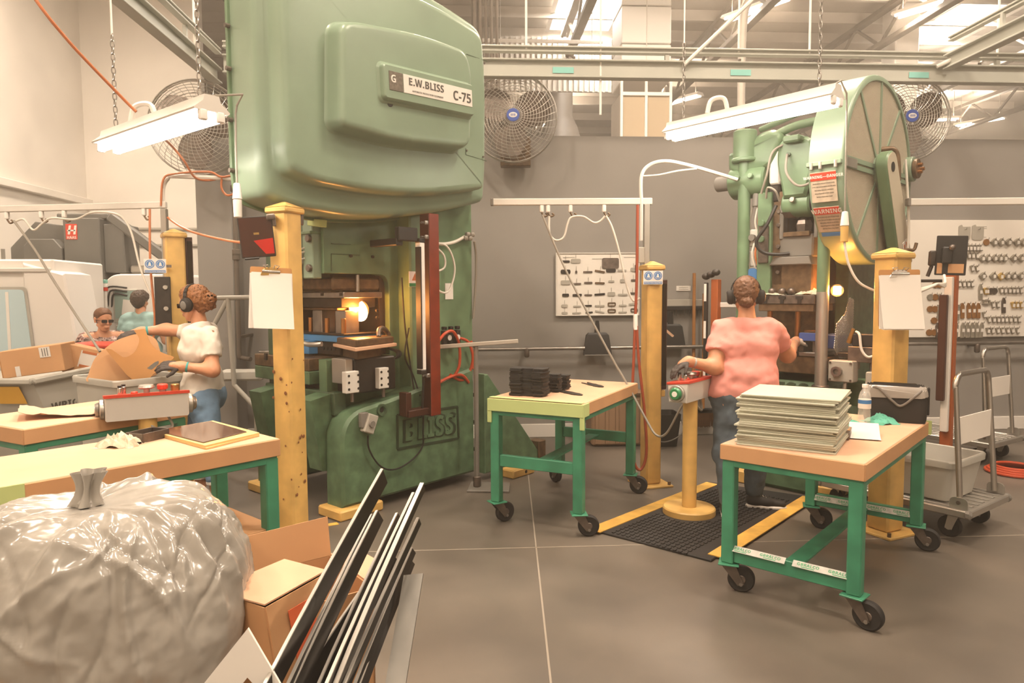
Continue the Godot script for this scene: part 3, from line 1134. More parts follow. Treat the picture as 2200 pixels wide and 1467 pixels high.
	for k in 2:
		cyl(v3(1.0 + k * 0.09, 1.165, -0.02), v3(1.0 + k * 0.09, 1.165, 0.0), 0.026, -1, 16, 0.003)
		var g := obj("gauge", M.black, t)
		cyl(v3(1.0 + k * 0.09, 1.165, 0.0), v3(1.0 + k * 0.09, 1.165, 0.002), 0.021, -1, 16)
		obj("gauge_dial", M.paper, g)
	var hs := [
		[v3(0.86, 1.12, 0.0), v3(0.93, 1.2, 0.02), v3(1.02, 1.21, 0.02), v3(1.1, 1.1, 0.0), v3(1.1, 0.95, 0.0), v3(1.07, 0.87, -0.02)],
		[v3(1.1, 1.16, -0.02), v3(1.2, 1.12, 0.0), v3(1.25, 0.98, 0.0), v3(1.2, 0.84, -0.02), v3(1.1, 0.83, 0.0), v3(1.0, 0.88, 0.0)],
		[v3(0.8, 0.8, 0.0), v3(0.95, 0.86, 0.02), v3(1.1, 0.87, 0.02), v3(1.2, 0.8, 0.0)],
		[v3(1.28, 1.12, -0.05), v3(1.33, 1.02, -0.03), v3(1.27, 0.9, -0.02)]]
	for h in hs:
		tube(curve(h, 7), 0.0115)
		obj("air_hose", M.orange_red, t)
	tube(curve([v3(0.62, 1.62, -0.1), v3(0.63, 1.3, -0.09), v3(0.65, 1.05, -0.07), v3(0.66, 0.75, -0.02)]), 0.006)
	obj("cable", M.black, t)
	tube(curve([v3(0.68, 1.25, -0.1), v3(0.62, 1.05, -0.08), v3(0.68, 0.9, -0.06), v3(0.69, 0.75, 0.0)]), 0.006)
	obj("cable", M.black, t)
	# rags on the die plate
	var w := t.transform
	var rg := thing("rag", "crumpled beige rag lying on the die plate of the large press", "rag", w * v3(0.33, 1.517, -0.62), A45)
	rag(v3(0, 0, 0), v3(0.2, 0.045, 0.24), 3)
	obj("cloth", M.rag, rg)
	rg = thing("rag", "folded beige rag at the far end of the die plate of the large press", "rag", w * v3(0.33, 1.517, -0.8), A45)
	rag(v3(0, 0, 0), v3(0.2, 0.03, 0.14), 8)
	obj("cloth", M.rag, rg)


func press_small():
	var t := thing("power_press", "smaller green power press with mesh flywheel guard and warning signs", "press", v3(2.3, 0, -5.15), deg_to_rad(40))
	var hub := v3(0.33, 2.36, 0)
	# --- flywheel guard: sheet rim, perforated face, spokes ---
	var rim := []
	for e in [[0.655, 0.37], [0.665, 0.38], [0.665, 0.585], [0.655, 0.6], [0.625, 0.602], [0.62, 0.595], [0.62, 0.39]]:
		rim.append(circle(e[0], 56, xf(hub + v3(0, 0, e[1]))))
	loft(rim, false, false)
	var gd := obj("flywheel_guard", M.green_cover, t, ID, 0.6)
	# holes of the guard: bars crossing in two directions, between the rim and the hub
	for s in [-1.0, 1.0]:
		for k in range(-52, 53):
			var off := k * 0.0118
			var h := sqrt(maxf(0.62 * 0.62 - off * off, 0.0))
			if h > 0.03:
				var dir := v3(0.7071, 0.7071 * s, 0)
				var nrm := v3(-0.7071 * s, 0.7071, 0)
				bar(hub + nrm * off - dir * h + v3(0, 0, 0.588), hub + nrm * off + dir * h + v3(0, 0, 0.588), 0.0062, 0.003, Vector3.BACK)
	var mesh := obj("guard_mesh", M.alu, gd)
	mesh.material_override = mt("mesh_paint", "b4ab97", 0.5)
	mesh.set_meta("kind", "stuff")
	cyl(hub + v3(0, 0, 0.42), hub + v3(0, 0, 0.56), 0.57, -1, 40)
	obj("flywheel", M.steel_brown, t)
	for a in [90, 128, 232, 52, 308, 270]:
		var d := v3(cos(deg_to_rad(a)), sin(deg_to_rad(a)), 0)
		bar(hub + d * 0.1 + v3(0, 0, 0.594), hub + d * 0.63 + v3(0, 0, 0.594), 0.022, 0.008, Vector3.BACK)
		obj("guard_spoke", M.green_cover, gd)
	for dy in [-0.025, 0.02]:
		bar(hub + v3(-0.63, dy, 0.596), hub + v3(0.63, dy, 0.596), 0.03, 0.014, Vector3.BACK)
		obj("guard_spoke", M.green_cover, gd)
	bar(hub + v3(-0.61, -0.005, 0.604), hub + v3(-0.44, -0.005, 0.604), 0.06, 0.006, Vector3.BACK)
	obj("splice_plate", M.alu, gd)
	pipe(hub + v3(0, 0, 0.56), hub + v3(0, 0, 0.63), 0.12, 0.1, 28)
	obj("hub_ring", M.green_cover, t)
	cyl(hub + v3(0, 0, 0.4), hub + v3(0, 0, 0.61), 0.099, -1, 28)
	obj("hub_bore", M.steel_brown, t)
	# flange of the split guard and its bolts
	bx(hub + v3(-0.66, -0.01, 0.48), v3(0.05, 0.03, 0.23), 0.004)
	var fl := obj("guard_joint", M.green_cover, gd)
	for z in [0.4, 0.46, 0.56]:
		cyl(hub + v3(-0.68, -0.045, z), hub + v3(-0.68, 0.0, z), 0.012, -1, 8)
		obj("bolt", M.alu, fl)
	# warning plates on the rim
	for q in [[194.0, 0.2, "WARNING—DANGER", 0.019], [213.5, 0.19, "WARNING", 0.03]]:
		var a := deg_to_rad(q[0])
		var f := Basis(Vector3(0, 0, 1), Vector3(sin(a), -cos(a), 0), Vector3(cos(a), sin(a), 0))
		if f.y.y < 0:
			f = Basis(Vector3(0, 0, 1), -f.y, f.z)
		f = Basis(f.y.cross(f.z), f.y, f.z)
		var p := xf(hub + v3(cos(a) * 0.668, sin(a) * 0.668, 0.475), f)
		bx(v3(0, 0, 0.002), v3(0.17, q[1], 0.004), 0.001, p)
		var sg := obj("warning_plate", mt("plate_paper", "c2b09a", 0.6, 0.0, "mottle", 5.0), t)
		bx(v3(0, q[1] / 2 - 0.03, 0.005), v3(0.168, 0.05, 0.002), 0.0, p)
		obj("plate_header", M.red, sg)
		words(q[2], q[3], 0.002, M.paper, sg, p * xf(v3(0, q[1] / 2 - 0.031, 0.0065)))
		for k in 5:
			words(["Never place any part of your body", "under the ram or within the die area", "Use safety devices at all times", "Keep all guards in their places", "Serious injury may result"][k], 0.0075, 0.001, M.ink, sg, p * xf(v3(0, q[1] / 2 - 0.075 - k * 0.022, 0.0045)), "lettering", 0.9, false)
		if q[0] > 200:
			bx(v3(0, -q[1] / 2 - 0.02, 0.003), v3(0.14, 0.03, 0.003), 0.001, p)
			obj("blue_label", M.blue_print, sg)
	# leaning arm on the hub and the small shaft at the back
	var ap := rounded(poly([[-0.115, -0.8], [0.14, -0.8], [0.105, 0.11], [-0.105, 0.11]]), [0.02, 0.02, 0.105, 0.105], 8)
	var at := xf(v3(0.27, 2.37, 0.62), rot(Vector3.BACK, 27))
	prism(ap, 0.0, 0.08, at, 0.01)
	var arm := obj("drive_arm", M.green_press, t)
	prism(inset(ap, 0.012), 0.08, 0.083, at)
	obj("arm_face", M.mesh_paint, arm)
	cyl(at * v3(0.0, 0.0, 0.08), at * v3(0, 0, 0.086), 0.035, -1, 18)
	obj("arm_bore", M.black, arm)
	bx(v3(0.02, -0.66, 0.085), v3(0.09, 0.17, 0.004), 0.0, at)
	var lb := obj("arm_label", M.paper, arm)
	bx(v3(0.0, -0.66, 0.088), v3(0.022, 0.13, 0.002), 0.0, at)
	bx(v3(0.04, -0.66, 0.088), v3(0.015, 0.14, 0.002), 0.0, at)
	obj("label_print", M.orange, lb)
	cyl(v3(0.93, 2.44, 0.5), v3(0.93, 2.44, 0.64), 0.095, -1, 24, 0.006)
	obj("shaft_collar", M.green_cover, t)
	cyl(v3(0.93, 2.44, 0.64), v3(0.93, 2.44, 0.67), 0.075, -1, 24, 0.004)
	var sh := obj("shaft_end", M.steel_brown, t)
	for k in 3:
		cyl(v3(0.93 + cos(k * 2.1) * 0.03, 2.44 + sin(k * 2.1) * 0.03, 0.67), v3(0.93 + cos(k * 2.1) * 0.03, 2.44 + sin(k * 2.1) * 0.03, 0.7), 0.014, -1, 8)
		obj("bolt", M.copper, sh)
	# --- frame ---
	prism(poly([[0.42, 0.1], [1.4, 0.1], [1.35, 1.0], [0.95, 2.3], [0.28, 2.3], [0.28, 1.9], [0.42, 1.7]]), -0.22, -0.12, ID, 0.006)
	obj("frame_plate", M.green_dark, t)
	prism(poly([[0.42, 0.1], [1.4, 0.1], [1.35, 1.0], [0.95, 2.3], [0.28, 2.3], [0.28, 1.9], [0.42, 1.7]]), 0.27, 0.37, ID, 0.006)
	obj("frame_plate", M.green_dark, t)
	bx(v3(0.9, 1.0, 0.08), v3(0.2, 1.8, 0.4), 0.01)
	obj("back_web", M.brown_guard, t)
	bx(v3(0.3, 0.42, 0.08), v3(0.62, 0.84, 0.62), 0.03)
	var bs := obj("base", M.green_worn, t)
	words("BLISS", 0.13, 0.01, M.green_dark, bs, xf(v3(-0.012, 0.76, 0.05), rot(Vector3.UP, -90)), "cast_letters", 0.95)
	for q in [-0.22, 0.4]:
		bx(v3(0.3, 0.05, q), v3(0.7, 0.1, 0.16), 0.01)
		obj("foot", M.yellow, t)
	# --- bed, bolster and die ---
	bx(v3(0.3, 0.965, 0.1), v3(0.62, 0.13, 0.6), 0.006)
	obj("bed", M.steel_brown, t)
	bx(v3(0.28, 1.045, 0.1), v3(0.6, 0.03, 0.5), 0.004)
	obj("bolster", M.steel, t)
	for z in [0.0, 0.18]:
		bx(v3(-0.025, 1.045, z), v3(0.012, 0.032, 0.03))
		obj("tee_slot", M.black, t)
	bx(v3(0.12, 1.17, 0.24), v3(0.2, 0.06, 0.13), 0.004)
	obj("die_stop", M.blue_die, t)
	for z in [0.19, 0.29]:
		bx(v3(0.1, 1.1, z), v3(0.14, 0.085, 0.035), 0.004)
		obj("riser", M.steel_worn, t)
	bx(v3(0.1, 1.205, 0.24), v3(0.1, 0.02, 0.08), 0.003)
	obj("stop_plate", M.steel_brown, t)
	bx(v3(0.16, 1.14, 0.38), v3(0.2, 0.1, 0.12), 0.006)
	obj("stop_block", M.blue_die, t)
	bx(v3(0.2, 1.09, 0.0), v3(0.34, 0.06, 0.34), 0.004)
	obj("die_shoe", M.steel_worn, t)
	bx(v3(0.34, 1.24, 0.0), v3(0.05, 0.3, 0.42), 0.004)
	obj("die_back", M.steel_brown, t)
	for z in [-0.1, 0.12]:
		cyl(v3(0.12, 1.12, z), v3(0.12, 1.36, z), 0.021, -1, 14, 0.002)
		obj("guide_post", M.copper, t)
	bx(v3(0.12, 1.385, 0.1), v3(0.34, 0.055, 0.42), 0.004)
	obj("die_plate", M.steel_brown, t)
	bx(v3(0.12, 1.445, 0.1), v3(0.36, 0.065, 0.44), 0.004)
	var up := obj("ram_plate", M.steel_worn, t)
	for z in [-0.05, 0.08, 0.21]:
		prism(poly([[-0.012, -0.03], [0.012, -0.03], [0.012, 0.0], [0.026, 0.005], [0.026, 0.025], [-0.026, 0.025], [-0.026, 0.005], [-0.012, 0.0]]), 0.0, 0.006, xf(v3(-0.062, 1.445, z), rot(Vector3.UP, -90)))
		obj("tee_slot", M.black, up)
	for z in [-0.02, 0.06, 0.13]:
		ball(v3(-0.02, 1.505, z), 0.028)
		obj("ram_bolt", M.steel_worn, up)
	# --- ram ---
	bx(v3(0.14, 1.6, 0.11), v3(0.26, 0.22, 0.32), 0.01)
	obj("ram", M.steel_brown, t)
	prism(poly([[-0.17, 0], [0.15, 0], [0.13, 0.06], [-0.13, 0.06]]), -0.12, 0.14, xf(v3(0.1, 1.7, 0.13), rot(Vector3.UP, -90)), 0.006)
	obj("ram_shoulder", M.grey_mid, t)
	bx(v3(0.14, 1.84, 0.14), v3(0.26, 0.17, 0.26), 0.012)
	obj("ram_block", M.grey_mid, t)
	for z in [0.03, 0.29]:
		bx(v3(0.12, 2.02, z), v3(0.24, 0.26, 0.03), 0.006)
		obj("ram_cheek", M.grey_mid, t)
	bx(v3(0.02, 1.925, 0.15), v3(0.06, 0.035, 0.2), 0.004)
	obj("clamp_cap", M.steel_brown, t)
	cyl(v3(0.1, 1.92, 0.16), v3(0.1, 2.0, 0.16), 0.05, 0.062, 6)
	cyl(v3(0.1, 2.0, 0.16), v3(0.1, 2.03, 0.16), 0.062, 0.05, 6)
	obj("hex_nut", M.steel_worn, t, ID, 0.9)
	cyl(v3(0.1, 2.02, 0.16), v3(0.1, 2.14, 0.16), 0.035, -1, 16)
	obj("adjusting_screw", M.iron_dark, t)
	bx(v3(0.25, 2.0, 0.15), v3(0.06, 0.4, 0.5), 0.0)
	obj("ram_back", M.black_soft, t)
	# ball box and pitman
	cyl(v3(0.08, 2.15, 0.03), v3(0.08, 2.15, 0.24), 0.1, -1, 28, 0.012)
	var bb := obj("ball_box", M.green_press, t)
	cyl(v3(0.08, 2.15, 0.24), v3(0.08, 2.15, 0.252), 0.085, -1, 28, 0.003)
	obj("box_end", M.black, bb)
	cyl(v3(0.08, 2.15, 0.25), v3(0.08, 2.15, 0.3), 0.02, -1, 10)
	cyl(v3(-0.02, 2.17, 0.13), v3(-0.05, 2.175, 0.13), 0.022, -1, 10, 0.004)
	obj("box_bolt", M.chrome, bb)
	cyl(v3(0.08, 2.09, 0.06), v3(0.08, 2.05, 0.06), 0.09, 0.06, 20)
	obj("box_skirt", M.steel_worn, bb)
	var pit := rounded(poly([[-0.085, 0], [0.085, 0], [0.12, 0.14], [0.14, 0.26], [0.12, 0.4], [0.07, 0.43], [-0.09, 0.43], [-0.13, 0.4], [-0.14, 0.26], [-0.11, 0.14]]), [0.0, 0.0, 0.1, 0.1, 0.05, 0.02, 0.02, 0.05, 0.1, 0.1])
	prism(pit, -0.08, 0.1, xf(v3(0.06, 2.19, 0.14), rot(Vector3.UP, -90)), 0.02)
	var pm := obj("pitman", M.green_press, t)
	bx(v3(-0.04, 2.6, 0.14), v3(0.14, 0.05, 0.13), 0.012)
	obj("pitman_cap", M.green_press, pm)
	cyl(v3(-0.035, 2.5, 0.1), v3(-0.06, 2.5, 0.1), 0.016, -1, 8)
	obj("grease_nipple", M.green_dark, pm)
	for z in [-0.03, 0.32]:
		bx(v3(0.1, 2.43, z), v3(0.2, 0.26, 0.09), 0.015)
		obj("crank_web", M.wall_white, t)
		bx(v3(0.1, 2.24, z), v3(0.2, 0.14, 0.09), 0.015)
		obj("crank_web", M.iron_dark, t)
	# left bearing, shaft stub and casting
	cyl(v3(0.08, 2.36, -0.4), v3(0.08, 2.36, -0.1), 0.13, -1, 28, 0.012)
	var be := obj("bearing", M.green_press, t)
	for z in [-0.3, -0.19]:
		cyl(v3(-0.045, 2.38, z), v3(-0.075, 2.385, z), 0.022, -1, 8, 0.004)
		obj("bearing_bolt", M.green_press, be)
	cyl(v3(0.08, 2.37, -0.55), v3(0.08, 2.37, -0.4), 0.06, -1, 20, 0.006)
	obj("shaft_stub", M.grey_mid, t)
	prism(rounded(poly([[-0.44, 0.0], [-0.1, 0.0], [-0.04, 0.1], [0.02, 0.22], [-0.06, 0.3], [-0.2, 0.28], [-0.3, 0.17], [-0.44, 0.17]]), [0.08, 0.05, 0.1, 0.06, 0.08, 0.06, 0.1, 0.03]), -0.1, 0.14, xf(v3(0.12, 2.42, 0.03), rot(Vector3.UP, -90)), 0.03)
	obj("yoke", M.green_press, t, ID, 0.5)
	cyl(v3(0.0, 2.52, -0.27), v3(0.0, 2.74, -0.27), 0.088, -1, 24, 0.01)
	cyl(v3(0.0, 2.5, -0.27), v3(0.0, 2.53, -0.27), 0.1, -1, 24, 0.008)
	obj("post_cup", M.green_press, t)
	tube([v3(0.0, 2.53, -0.27), v3(0.0, 0.9, -0.27)], 0.047, 18)
	obj("tie_post", M.green_press, t)
	tube([v3(-0.02, 2.12, 0.36), v3(-0.02, 1.5, 0.36)], 0.042, 18)
	obj("guard_post", M.green_press, t)
	tube([v3(-0.02, 1.5, 0.36), v3(-0.02, 0.78, 0.36)], 0.042, 18)
	obj("guard_post", M.alu, t)
	cyl(v3(-0.02, 0.8, 0.36), v3(-0.02, 0.83, 0.36), 0.06, -1, 18, 0.005)
	obj("post_collar", M.steel_worn, t)
	bar(v3(-0.02, 2.14, 0.32), v3(0.25, 2.14, 0.3), 0.02, 0.02)
	obj("post_bracket", M.green_press, t)
	tube([v3(0.1, 2.75, -0.2), v3(0.1, 2.9, 0.45)], 0.022, 10)
	obj("stay_bar", M.green_press, t)
	tube(curve([v3(0.05, 2.66, -0.1), v3(0.05, 2.72, 0.1), v3(0.05, 2.73, 0.38)]), 0.03, 10)
	obj("oil_pipe", M.green_press, t)
	# left gib with its fittings
	bx(v3(0.02, 1.86, -0.09), v3(0.09, 0.78, 0.11), 0.006)
	obj("gib", M.green_press, t)
	bx(v3(0.06, 1.9, 0.0), v3(0.1, 0.7, 0.09), 0.006)
	var gb := obj("gib_plate", M.steel_brown, t)
	for y in [1.65, 1.84, 2.0, 2.1]:
		cyl(v3(0.01, y, 0.01), v3(-0.005, y, 0.01), 0.016, -1, 10, 0.003)
		obj("bolt", M.steel_worn, gb)
	bx(v3(-0.03, 1.86, -0.09), v3(0.02, 0.28, 0.08), 0.004)
	obj("gib_key", M.steel_worn, t)
	for y in [1.9, 2.02]:
		cyl(v3(-0.03, y, -0.1), v3(-0.06, y, -0.1), 0.026, -1, 12, 0.004)
		obj("gib_bolt", M.green_press, t)
	bx(v3(0.06, 1.92, -0.2), v3(0.08, 0.13, 0.11), 0.006)
	var jb := obj("junction_box", M.white_paint, t)
	cyl(v3(0.02, 1.92, -0.2), v3(-0.01, 1.92, -0.2), 0.026, -1, 12)
	obj("box_knob", M.grey_mid, jb)
	bx(v3(0.06, 1.76, -0.2), v3(0.06, 0.12, 0.1), 0.006)
	obj("terminal_box", M.white_paint, t)
	cyl(v3(0.05, 1.63, -0.19), v3(0.0, 1.63, -0.19), 0.066, -1, 20, 0.006)
	var ga := obj("gauge", M.grey_mid, t)
	cyl(v3(0.0, 1.63, -0.19), v3(-0.003, 1.63, -0.19), 0.055, -1, 20)
	obj("gauge_dial", M.blue_print, ga)
	for q in [[0.015, "cable_white"], [0.04, "orange"], [-0.03, "cable_grey"]]:
		tube(curve([v3(0.03, 2.22, -0.17 + q[0]), v3(0.02, 2.05, -0.2 + q[0]), v3(0.03, 1.95, -0.19 + q[0]), v3(0.0, 1.8, -0.21 + q[0]), v3(0.02, 1.68, -0.19 + q[0])]), 0.008)
		obj("wire", M[q[1]], t)
	cyl(v3(0.03, 2.16, -0.18), v3(0.03, 2.28, -0.18), 0.035, 0.028, 12)
	obj("gland", M.grey_mid, t)
	tube(curve([v3(-0.06, 2.14, 0.02), v3(-0.1, 2.0, -0.03), v3(-0.12, 1.88, -0.1), v3(-0.1, 1.8, -0.06), v3(-0.05, 1.78, 0.02), v3(0.0, 1.785, 0.1)], 8), 0.013)
	obj("grease_hose", M.black, t)
	tube(curve([v3(-0.03, 2.58, 0.05), v3(-0.1, 2.52, 0.0), v3(-0.1, 2.36, -0.04), v3(-0.06, 2.24, -0.1)], 8), 0.009)
	obj("grease_line", M.cable_grey, t)
	tube(curve([v3(-0.07, 2.5, 0.1), v3(-0.12, 2.36, 0.12), v3(-0.1, 2.26, 0.2), v3(-0.06, 2.3, 0.3), v3(0.0, 2.46, 0.33)], 8), 0.009)
	obj("grease_line", M.cable_grey, t)
	tube(curve([v3(-0.06, 2.2, -0.06), v3(-0.1, 2.27, -0.03), v3(-0.1, 2.24, 0.03), v3(-0.05, 2.17, 0.04)], 8), 0.008)
	obj("grease_line", M.cable_grey, t)
	# perforated side guard beside the die: a lattice of slanting strips in a cut outline
	var lat := poly([[0.1, 1.02], [0.34, 1.02], [0.34, 1.44], [0.25, 1.46], [0.18, 1.34], [0.03, 1.27], [0.0, 1.1]])
	var strips := []
	for s in [-1.0, 1.0]:
		for k in range(-30, 60):
			var c0 := Vector2(0.17, 1.0) + Vector2(0, k * 0.018 - 0.2)
			var line := PackedVector2Array([c0 - Vector2(0.5, 0.32 * s), c0 + Vector2(0.5, 0.32 * s)])
			for seg in Geometry2D.intersect_polyline_with_polygon(line, lat):
				bar(v3(seg[0].x, seg[0].y, 0.44), v3(seg[1].x, seg[1].y, 0.44), 0.006, 0.004, Vector3.BACK)
	var lm := obj("lattice_guard", M.alu, t)
	lm.set_meta("kind", "stuff")
	bx(v3(0.2, 1.05, 0.47), v3(0.28, 0.03, 0.1), 0.004)
	obj("guard_shelf", M.iron_dark, t)
	# lamp behind the post
	cyl(v3(0.16, 1.5, 0.4), v3(0.08, 1.51, 0.42), 0.035, 0.045, 16)
	obj("lamp_housing", M.iron_dark, t)
	bx(v3(0.073, 1.51, 0.423), v3(0.014, 0.06, 0.055), 0.006, ID)
	obj("lamp_bulb", M.bulb_amber, t)
	var om := OmniLight3D.new()
	om.name = "lamp_light"
	om.light_color = Color(1.0, 0.62, 0.26)
	om.light_energy = 0.3
	om.light_size = 0.03
	om.omni_range = 20.0
	om.omni_attenuation = 2.0
	om.shadow_enabled = true
	om.position = v3(0.03, 1.51, 0.43)
	t.add_child(om, true)
	# gear box, terminal box, valve
	bx(v3(0.02, 0.94, 0.5), v3(0.1, 0.15, 0.17), 0.006)
	var gx := obj("limit_switch_box", M.grey_box, t)
	pipe(v3(-0.03, 0.94, 0.48), v3(-0.06, 0.94, 0.48), 0.036, 0.02, 20)
	obj("switch_boss", M.steel, gx)
	for y in [-0.06, 0.06]:
		for z in [-0.07, 0.07]:
			cyl(v3(-0.03, 0.94 + y, 0.5 + z), v3(-0.036, 0.94 + y, 0.5 + z), 0.008, -1, 8)
			obj("screw", M.steel_worn, gx)
	bx(v3(0.1, 1.06, 0.62), v3(0.12, 0.11, 0.2), 0.004)
	obj("terminal_box", M.steel_worn, t)
	bx(v3(0.1, 1.16, 0.63), v3(0.11, 0.09, 0.17), 0.006)
	obj("relay_box", M.black, t)
	tube(curve([v3(0.05, 1.22, 0.57), v3(0.03, 1.2, 0.6), v3(0.02, 1.1, 0.62), v3(0.02, 1.05, 0.66), v3(0.04, 1.06, 0.7)]), 0.009)
	obj("cable", M.cable_white, t)
	cyl(v3(0.05, 1.24, 0.55), v3(0.06, 1.14, 0.52), 0.012, 0.02, 10)
	obj("air_fitting", M.brass, t)
	bx(v3(0.06, 0.85, 0.7), v3(0.08, 0.19, 0.1), 0.006)
	obj("valve_box", M.grey_box, t)
	cyl(v3(0.08, 0.95, 0.68), v3(0.08, 1.02, 0.68), 0.025, -1, 12)
	obj("conduit", M.steel, t)
	tube(curve([v3(0.02, 0.88, 0.52), v3(0.0, 0.8, 0.52), v3(0.02, 0.6, 0.5)]), 0.014)
	obj("conduit", M.alu, t)
	cyl(v3(0.25, 0.68, 0.55), v3(0.25, 0.86, 0.55), 0.12, -1, 24, 0.01)
	obj("air_tank", M.green_worn, t)
	tube(curve([v3(-0.1, 0.55, 0.72), v3(-0.08, 0.7, 0.74), v3(-0.02, 0.86, 0.78), v3(0.08, 0.92, 0.84)]), 0.014)
	obj("air_hose", M.orange, t)
	# rear light guard: red post with a pale strip
	bx(v3(0.62, 0.95, 1.0), v3(0.07, 1.36, 0.07), 0.004)
	var rp := obj("guard_column", mt("rust_guard", "9a4f22", 0.5), t)
	bx(v3(0.56, 1.05, 1.0), v3(0.04, 1.1, 0.05), 0.004)
	obj("light_curtain", M.white_paint, rp)
	bx(v3(0.52, 1.1, 0.98), v3(0.04, 0.75, 0.05), 0.004)
	obj("sensor_strip", M.brown_guard, rp)
	# left light curtain behind the operator
	bx(v3(0.0, 1.18, -0.5), v3(0.06, 0.85, 0.06), 0.004)
	obj("guard_column", rp.material_override, t)
	bx(v3(-0.05, 1.18, -0.56), v3(0.025, 0.8, 0.03), 0.003)
	var lc := obj("light_curtain", M.black, t)
	for y in [0.88, 1.2, 1.5]:
		bx(v3(-0.064, y, -0.56), v3(0.004, 0.14, 0.02))
		obj("curtain_mark", M.white_plastic, lc)
	for y in [1.18, 1.4]:
		bx(v3(0.03, y, -0.36), v3(0.03, 0.04, 0.26), 0.004)
		obj("guard_arm", M.white_paint, t)
	bx(v3(0.03, 1.2, -0.24), v3(0.05, 0.6, 0.05), 0.004)
	obj("guard_upright", M.white_paint, t)
	for k in 3:
		ball(v3(-0.02 - k * 0.01, 1.63 + k * 0.015, -0.58 + k * 0.05), 0.035, v3(1, 0.8, 1))
		obj("hose_fitting", M.iron_dark, t)
	# rag on the ram plate
	var w := t.transform
	var rg := thing("rag", "crumpled beige rag lying on the ram plate of the smaller press", "rag", w * v3(0.06, 1.482, 0.25), deg_to_rad(40))
	rag(v3(0, 0, 0), v3(0.2, 0.05, 0.2), 21)
	obj("cloth", M.rag, rg)
	rg = thing("rag", "thin strip of rag along the left of the smaller press ram plate", "rag", w * v3(-0.02, 1.48, -0.02), deg_to_rad(40))
	rag(v3(0, 0, 0), v3(0.1, 0.02, 0.2), 22)
	obj("cloth", M.rag, rg)


func post(at: Vector3, h: float, w: float, turn: float, label: String, strip: Array) -> Node3D:
	var t := thing("guard_post", label, "post", at, turn)
	bx(v3(0, h / 2, 0), v3(w, h - 0.03, w), 0.012)
	var sh := obj("shaft", M.yellow, t)
	bx(v3(0, h - 0.03, 0), v3(w + 0.03, 0.035, w + 0.03), 0.008)
	loft([PackedVector3Array([v3(w / 2 + 0.012, h - 0.013, w / 2 + 0.012), v3(w / 2 + 0.012, h - 0.013, -w / 2 - 0.012), v3(-w / 2 - 0.012, h - 0.013, -w / 2 - 0.012), v3(-w / 2 - 0.012, h - 0.013, w / 2 + 0.012)]), PackedVector3Array([v3(0.01, h + 0.022, 0.01), v3(0.01, h + 0.022, -0.01), v3(-0.01, h + 0.022, -0.01), v3(-0.01, h + 0.022, 0.01)])])
	obj("cap", M.yellow, t)
	bx(v3(0, 0.008, 0), v3(w + 0.14, 0.016, w + 0.14), 0.003)
	var pl := obj("base_plate", M.yellow, t)
	for x in [-1, 1]:
		for z in [-1, 1]:
			cyl(v3(x * (w / 2 + 0.045), 0.016, z * (w / 2 + 0.045)), v3(x * (w / 2 + 0.045), 0.04, z * (w / 2 + 0.045)), 0.012, -1, 6)
			obj("bolt", M.steel_brown, pl)
	if strip:
		bx(v3(w / 2 + 0.03, (strip[0] + strip[1]) / 2, strip[2]), v3(0.05, strip[1] - strip[0], 0.06), 0.004)
		var s := obj("light_curtain", M.brown_guard, t)
		bx(v3(w / 2 + 0.03, (strip[0] + strip[1]) / 2, strip[2] + 0.032), v3(0.034, strip[1] - strip[0] - 0.06, 0.004))
		obj("lens_strip", M.black_gloss, s)
		bx(v3(w / 2 + 0.015, strip[0] - 0.03, strip[2] + 0.02), v3(0.05, 0.05, 0.04), 0.004)
		obj("curtain_bracket", M.yellow, s)
	return t


func clipboard(at: Transform3D, label: String):
	var t := thing("clipboard", label, "clipboard")
	t.transform = at
	prism(rrect(0.23, 0.34, 0.012), -0.004, 0.0)
	obj("board", M.card_dark, t)
	for k in 5:
		var n := 8
		var rs := [PackedVector3Array(), PackedVector3Array()]
		var jit := v3(rng.randf_range(-0.006, 0.006), rng.randf_range(-0.006, 0.004), 0)
		for j in n + 1:
			var y := 0.135 - 0.32 * j / n
			var z := 0.002 + k * 0.0012 + 0.012 * pow(float(j) / n, 2) * (0.5 + 0.25 * k)
			for s in 2:
				rs[s].append(v3(-0.112 + 0.224 * s + 0.006 * k * (float(j) / n), y, z + 0.004 * s * k) + jit)
		for j in n:
			quad(rs[0][j], rs[0][j + 1], rs[1][j + 1], rs[1][j])
			quad(rs[0][j] - v3(0, 0, 0.0005), rs[1][j] - v3(0, 0, 0.0005), rs[1][j + 1] - v3(0, 0, 0.0005), rs[0][j + 1] - v3(0, 0, 0.0005))
		obj("sheet", M.paper, t)
	prism(rounded(poly([[-0.06, 0.0], [0.06, 0.0], [0.045, 0.035], [0.02, 0.05], [-0.02, 0.05], [-0.045, 0.035]]), [0.008]), 0.008, 0.014, xf(v3(0, 0.12, 0)), 0.002)
	var c := obj("clip", M.brass if label.contains("large") else M.chrome, t)
	cyl(v3(-0.05, 0.145, 0.014), v3(0.05, 0.145, 0.014), 0.009, -1, 10)
	obj("clip_spring", M.chrome, c)
	for s in [-1, 1]:
		tube([v3(s * 0.03, 0.16, 0.012), v3(s * 0.045, 0.178, 0.02), v3(s * 0.02, 0.182, 0.022), v3(s * 0.012, 0.162, 0.014)], 0.003, 6)
	obj("clip_lever", M.chrome, c)


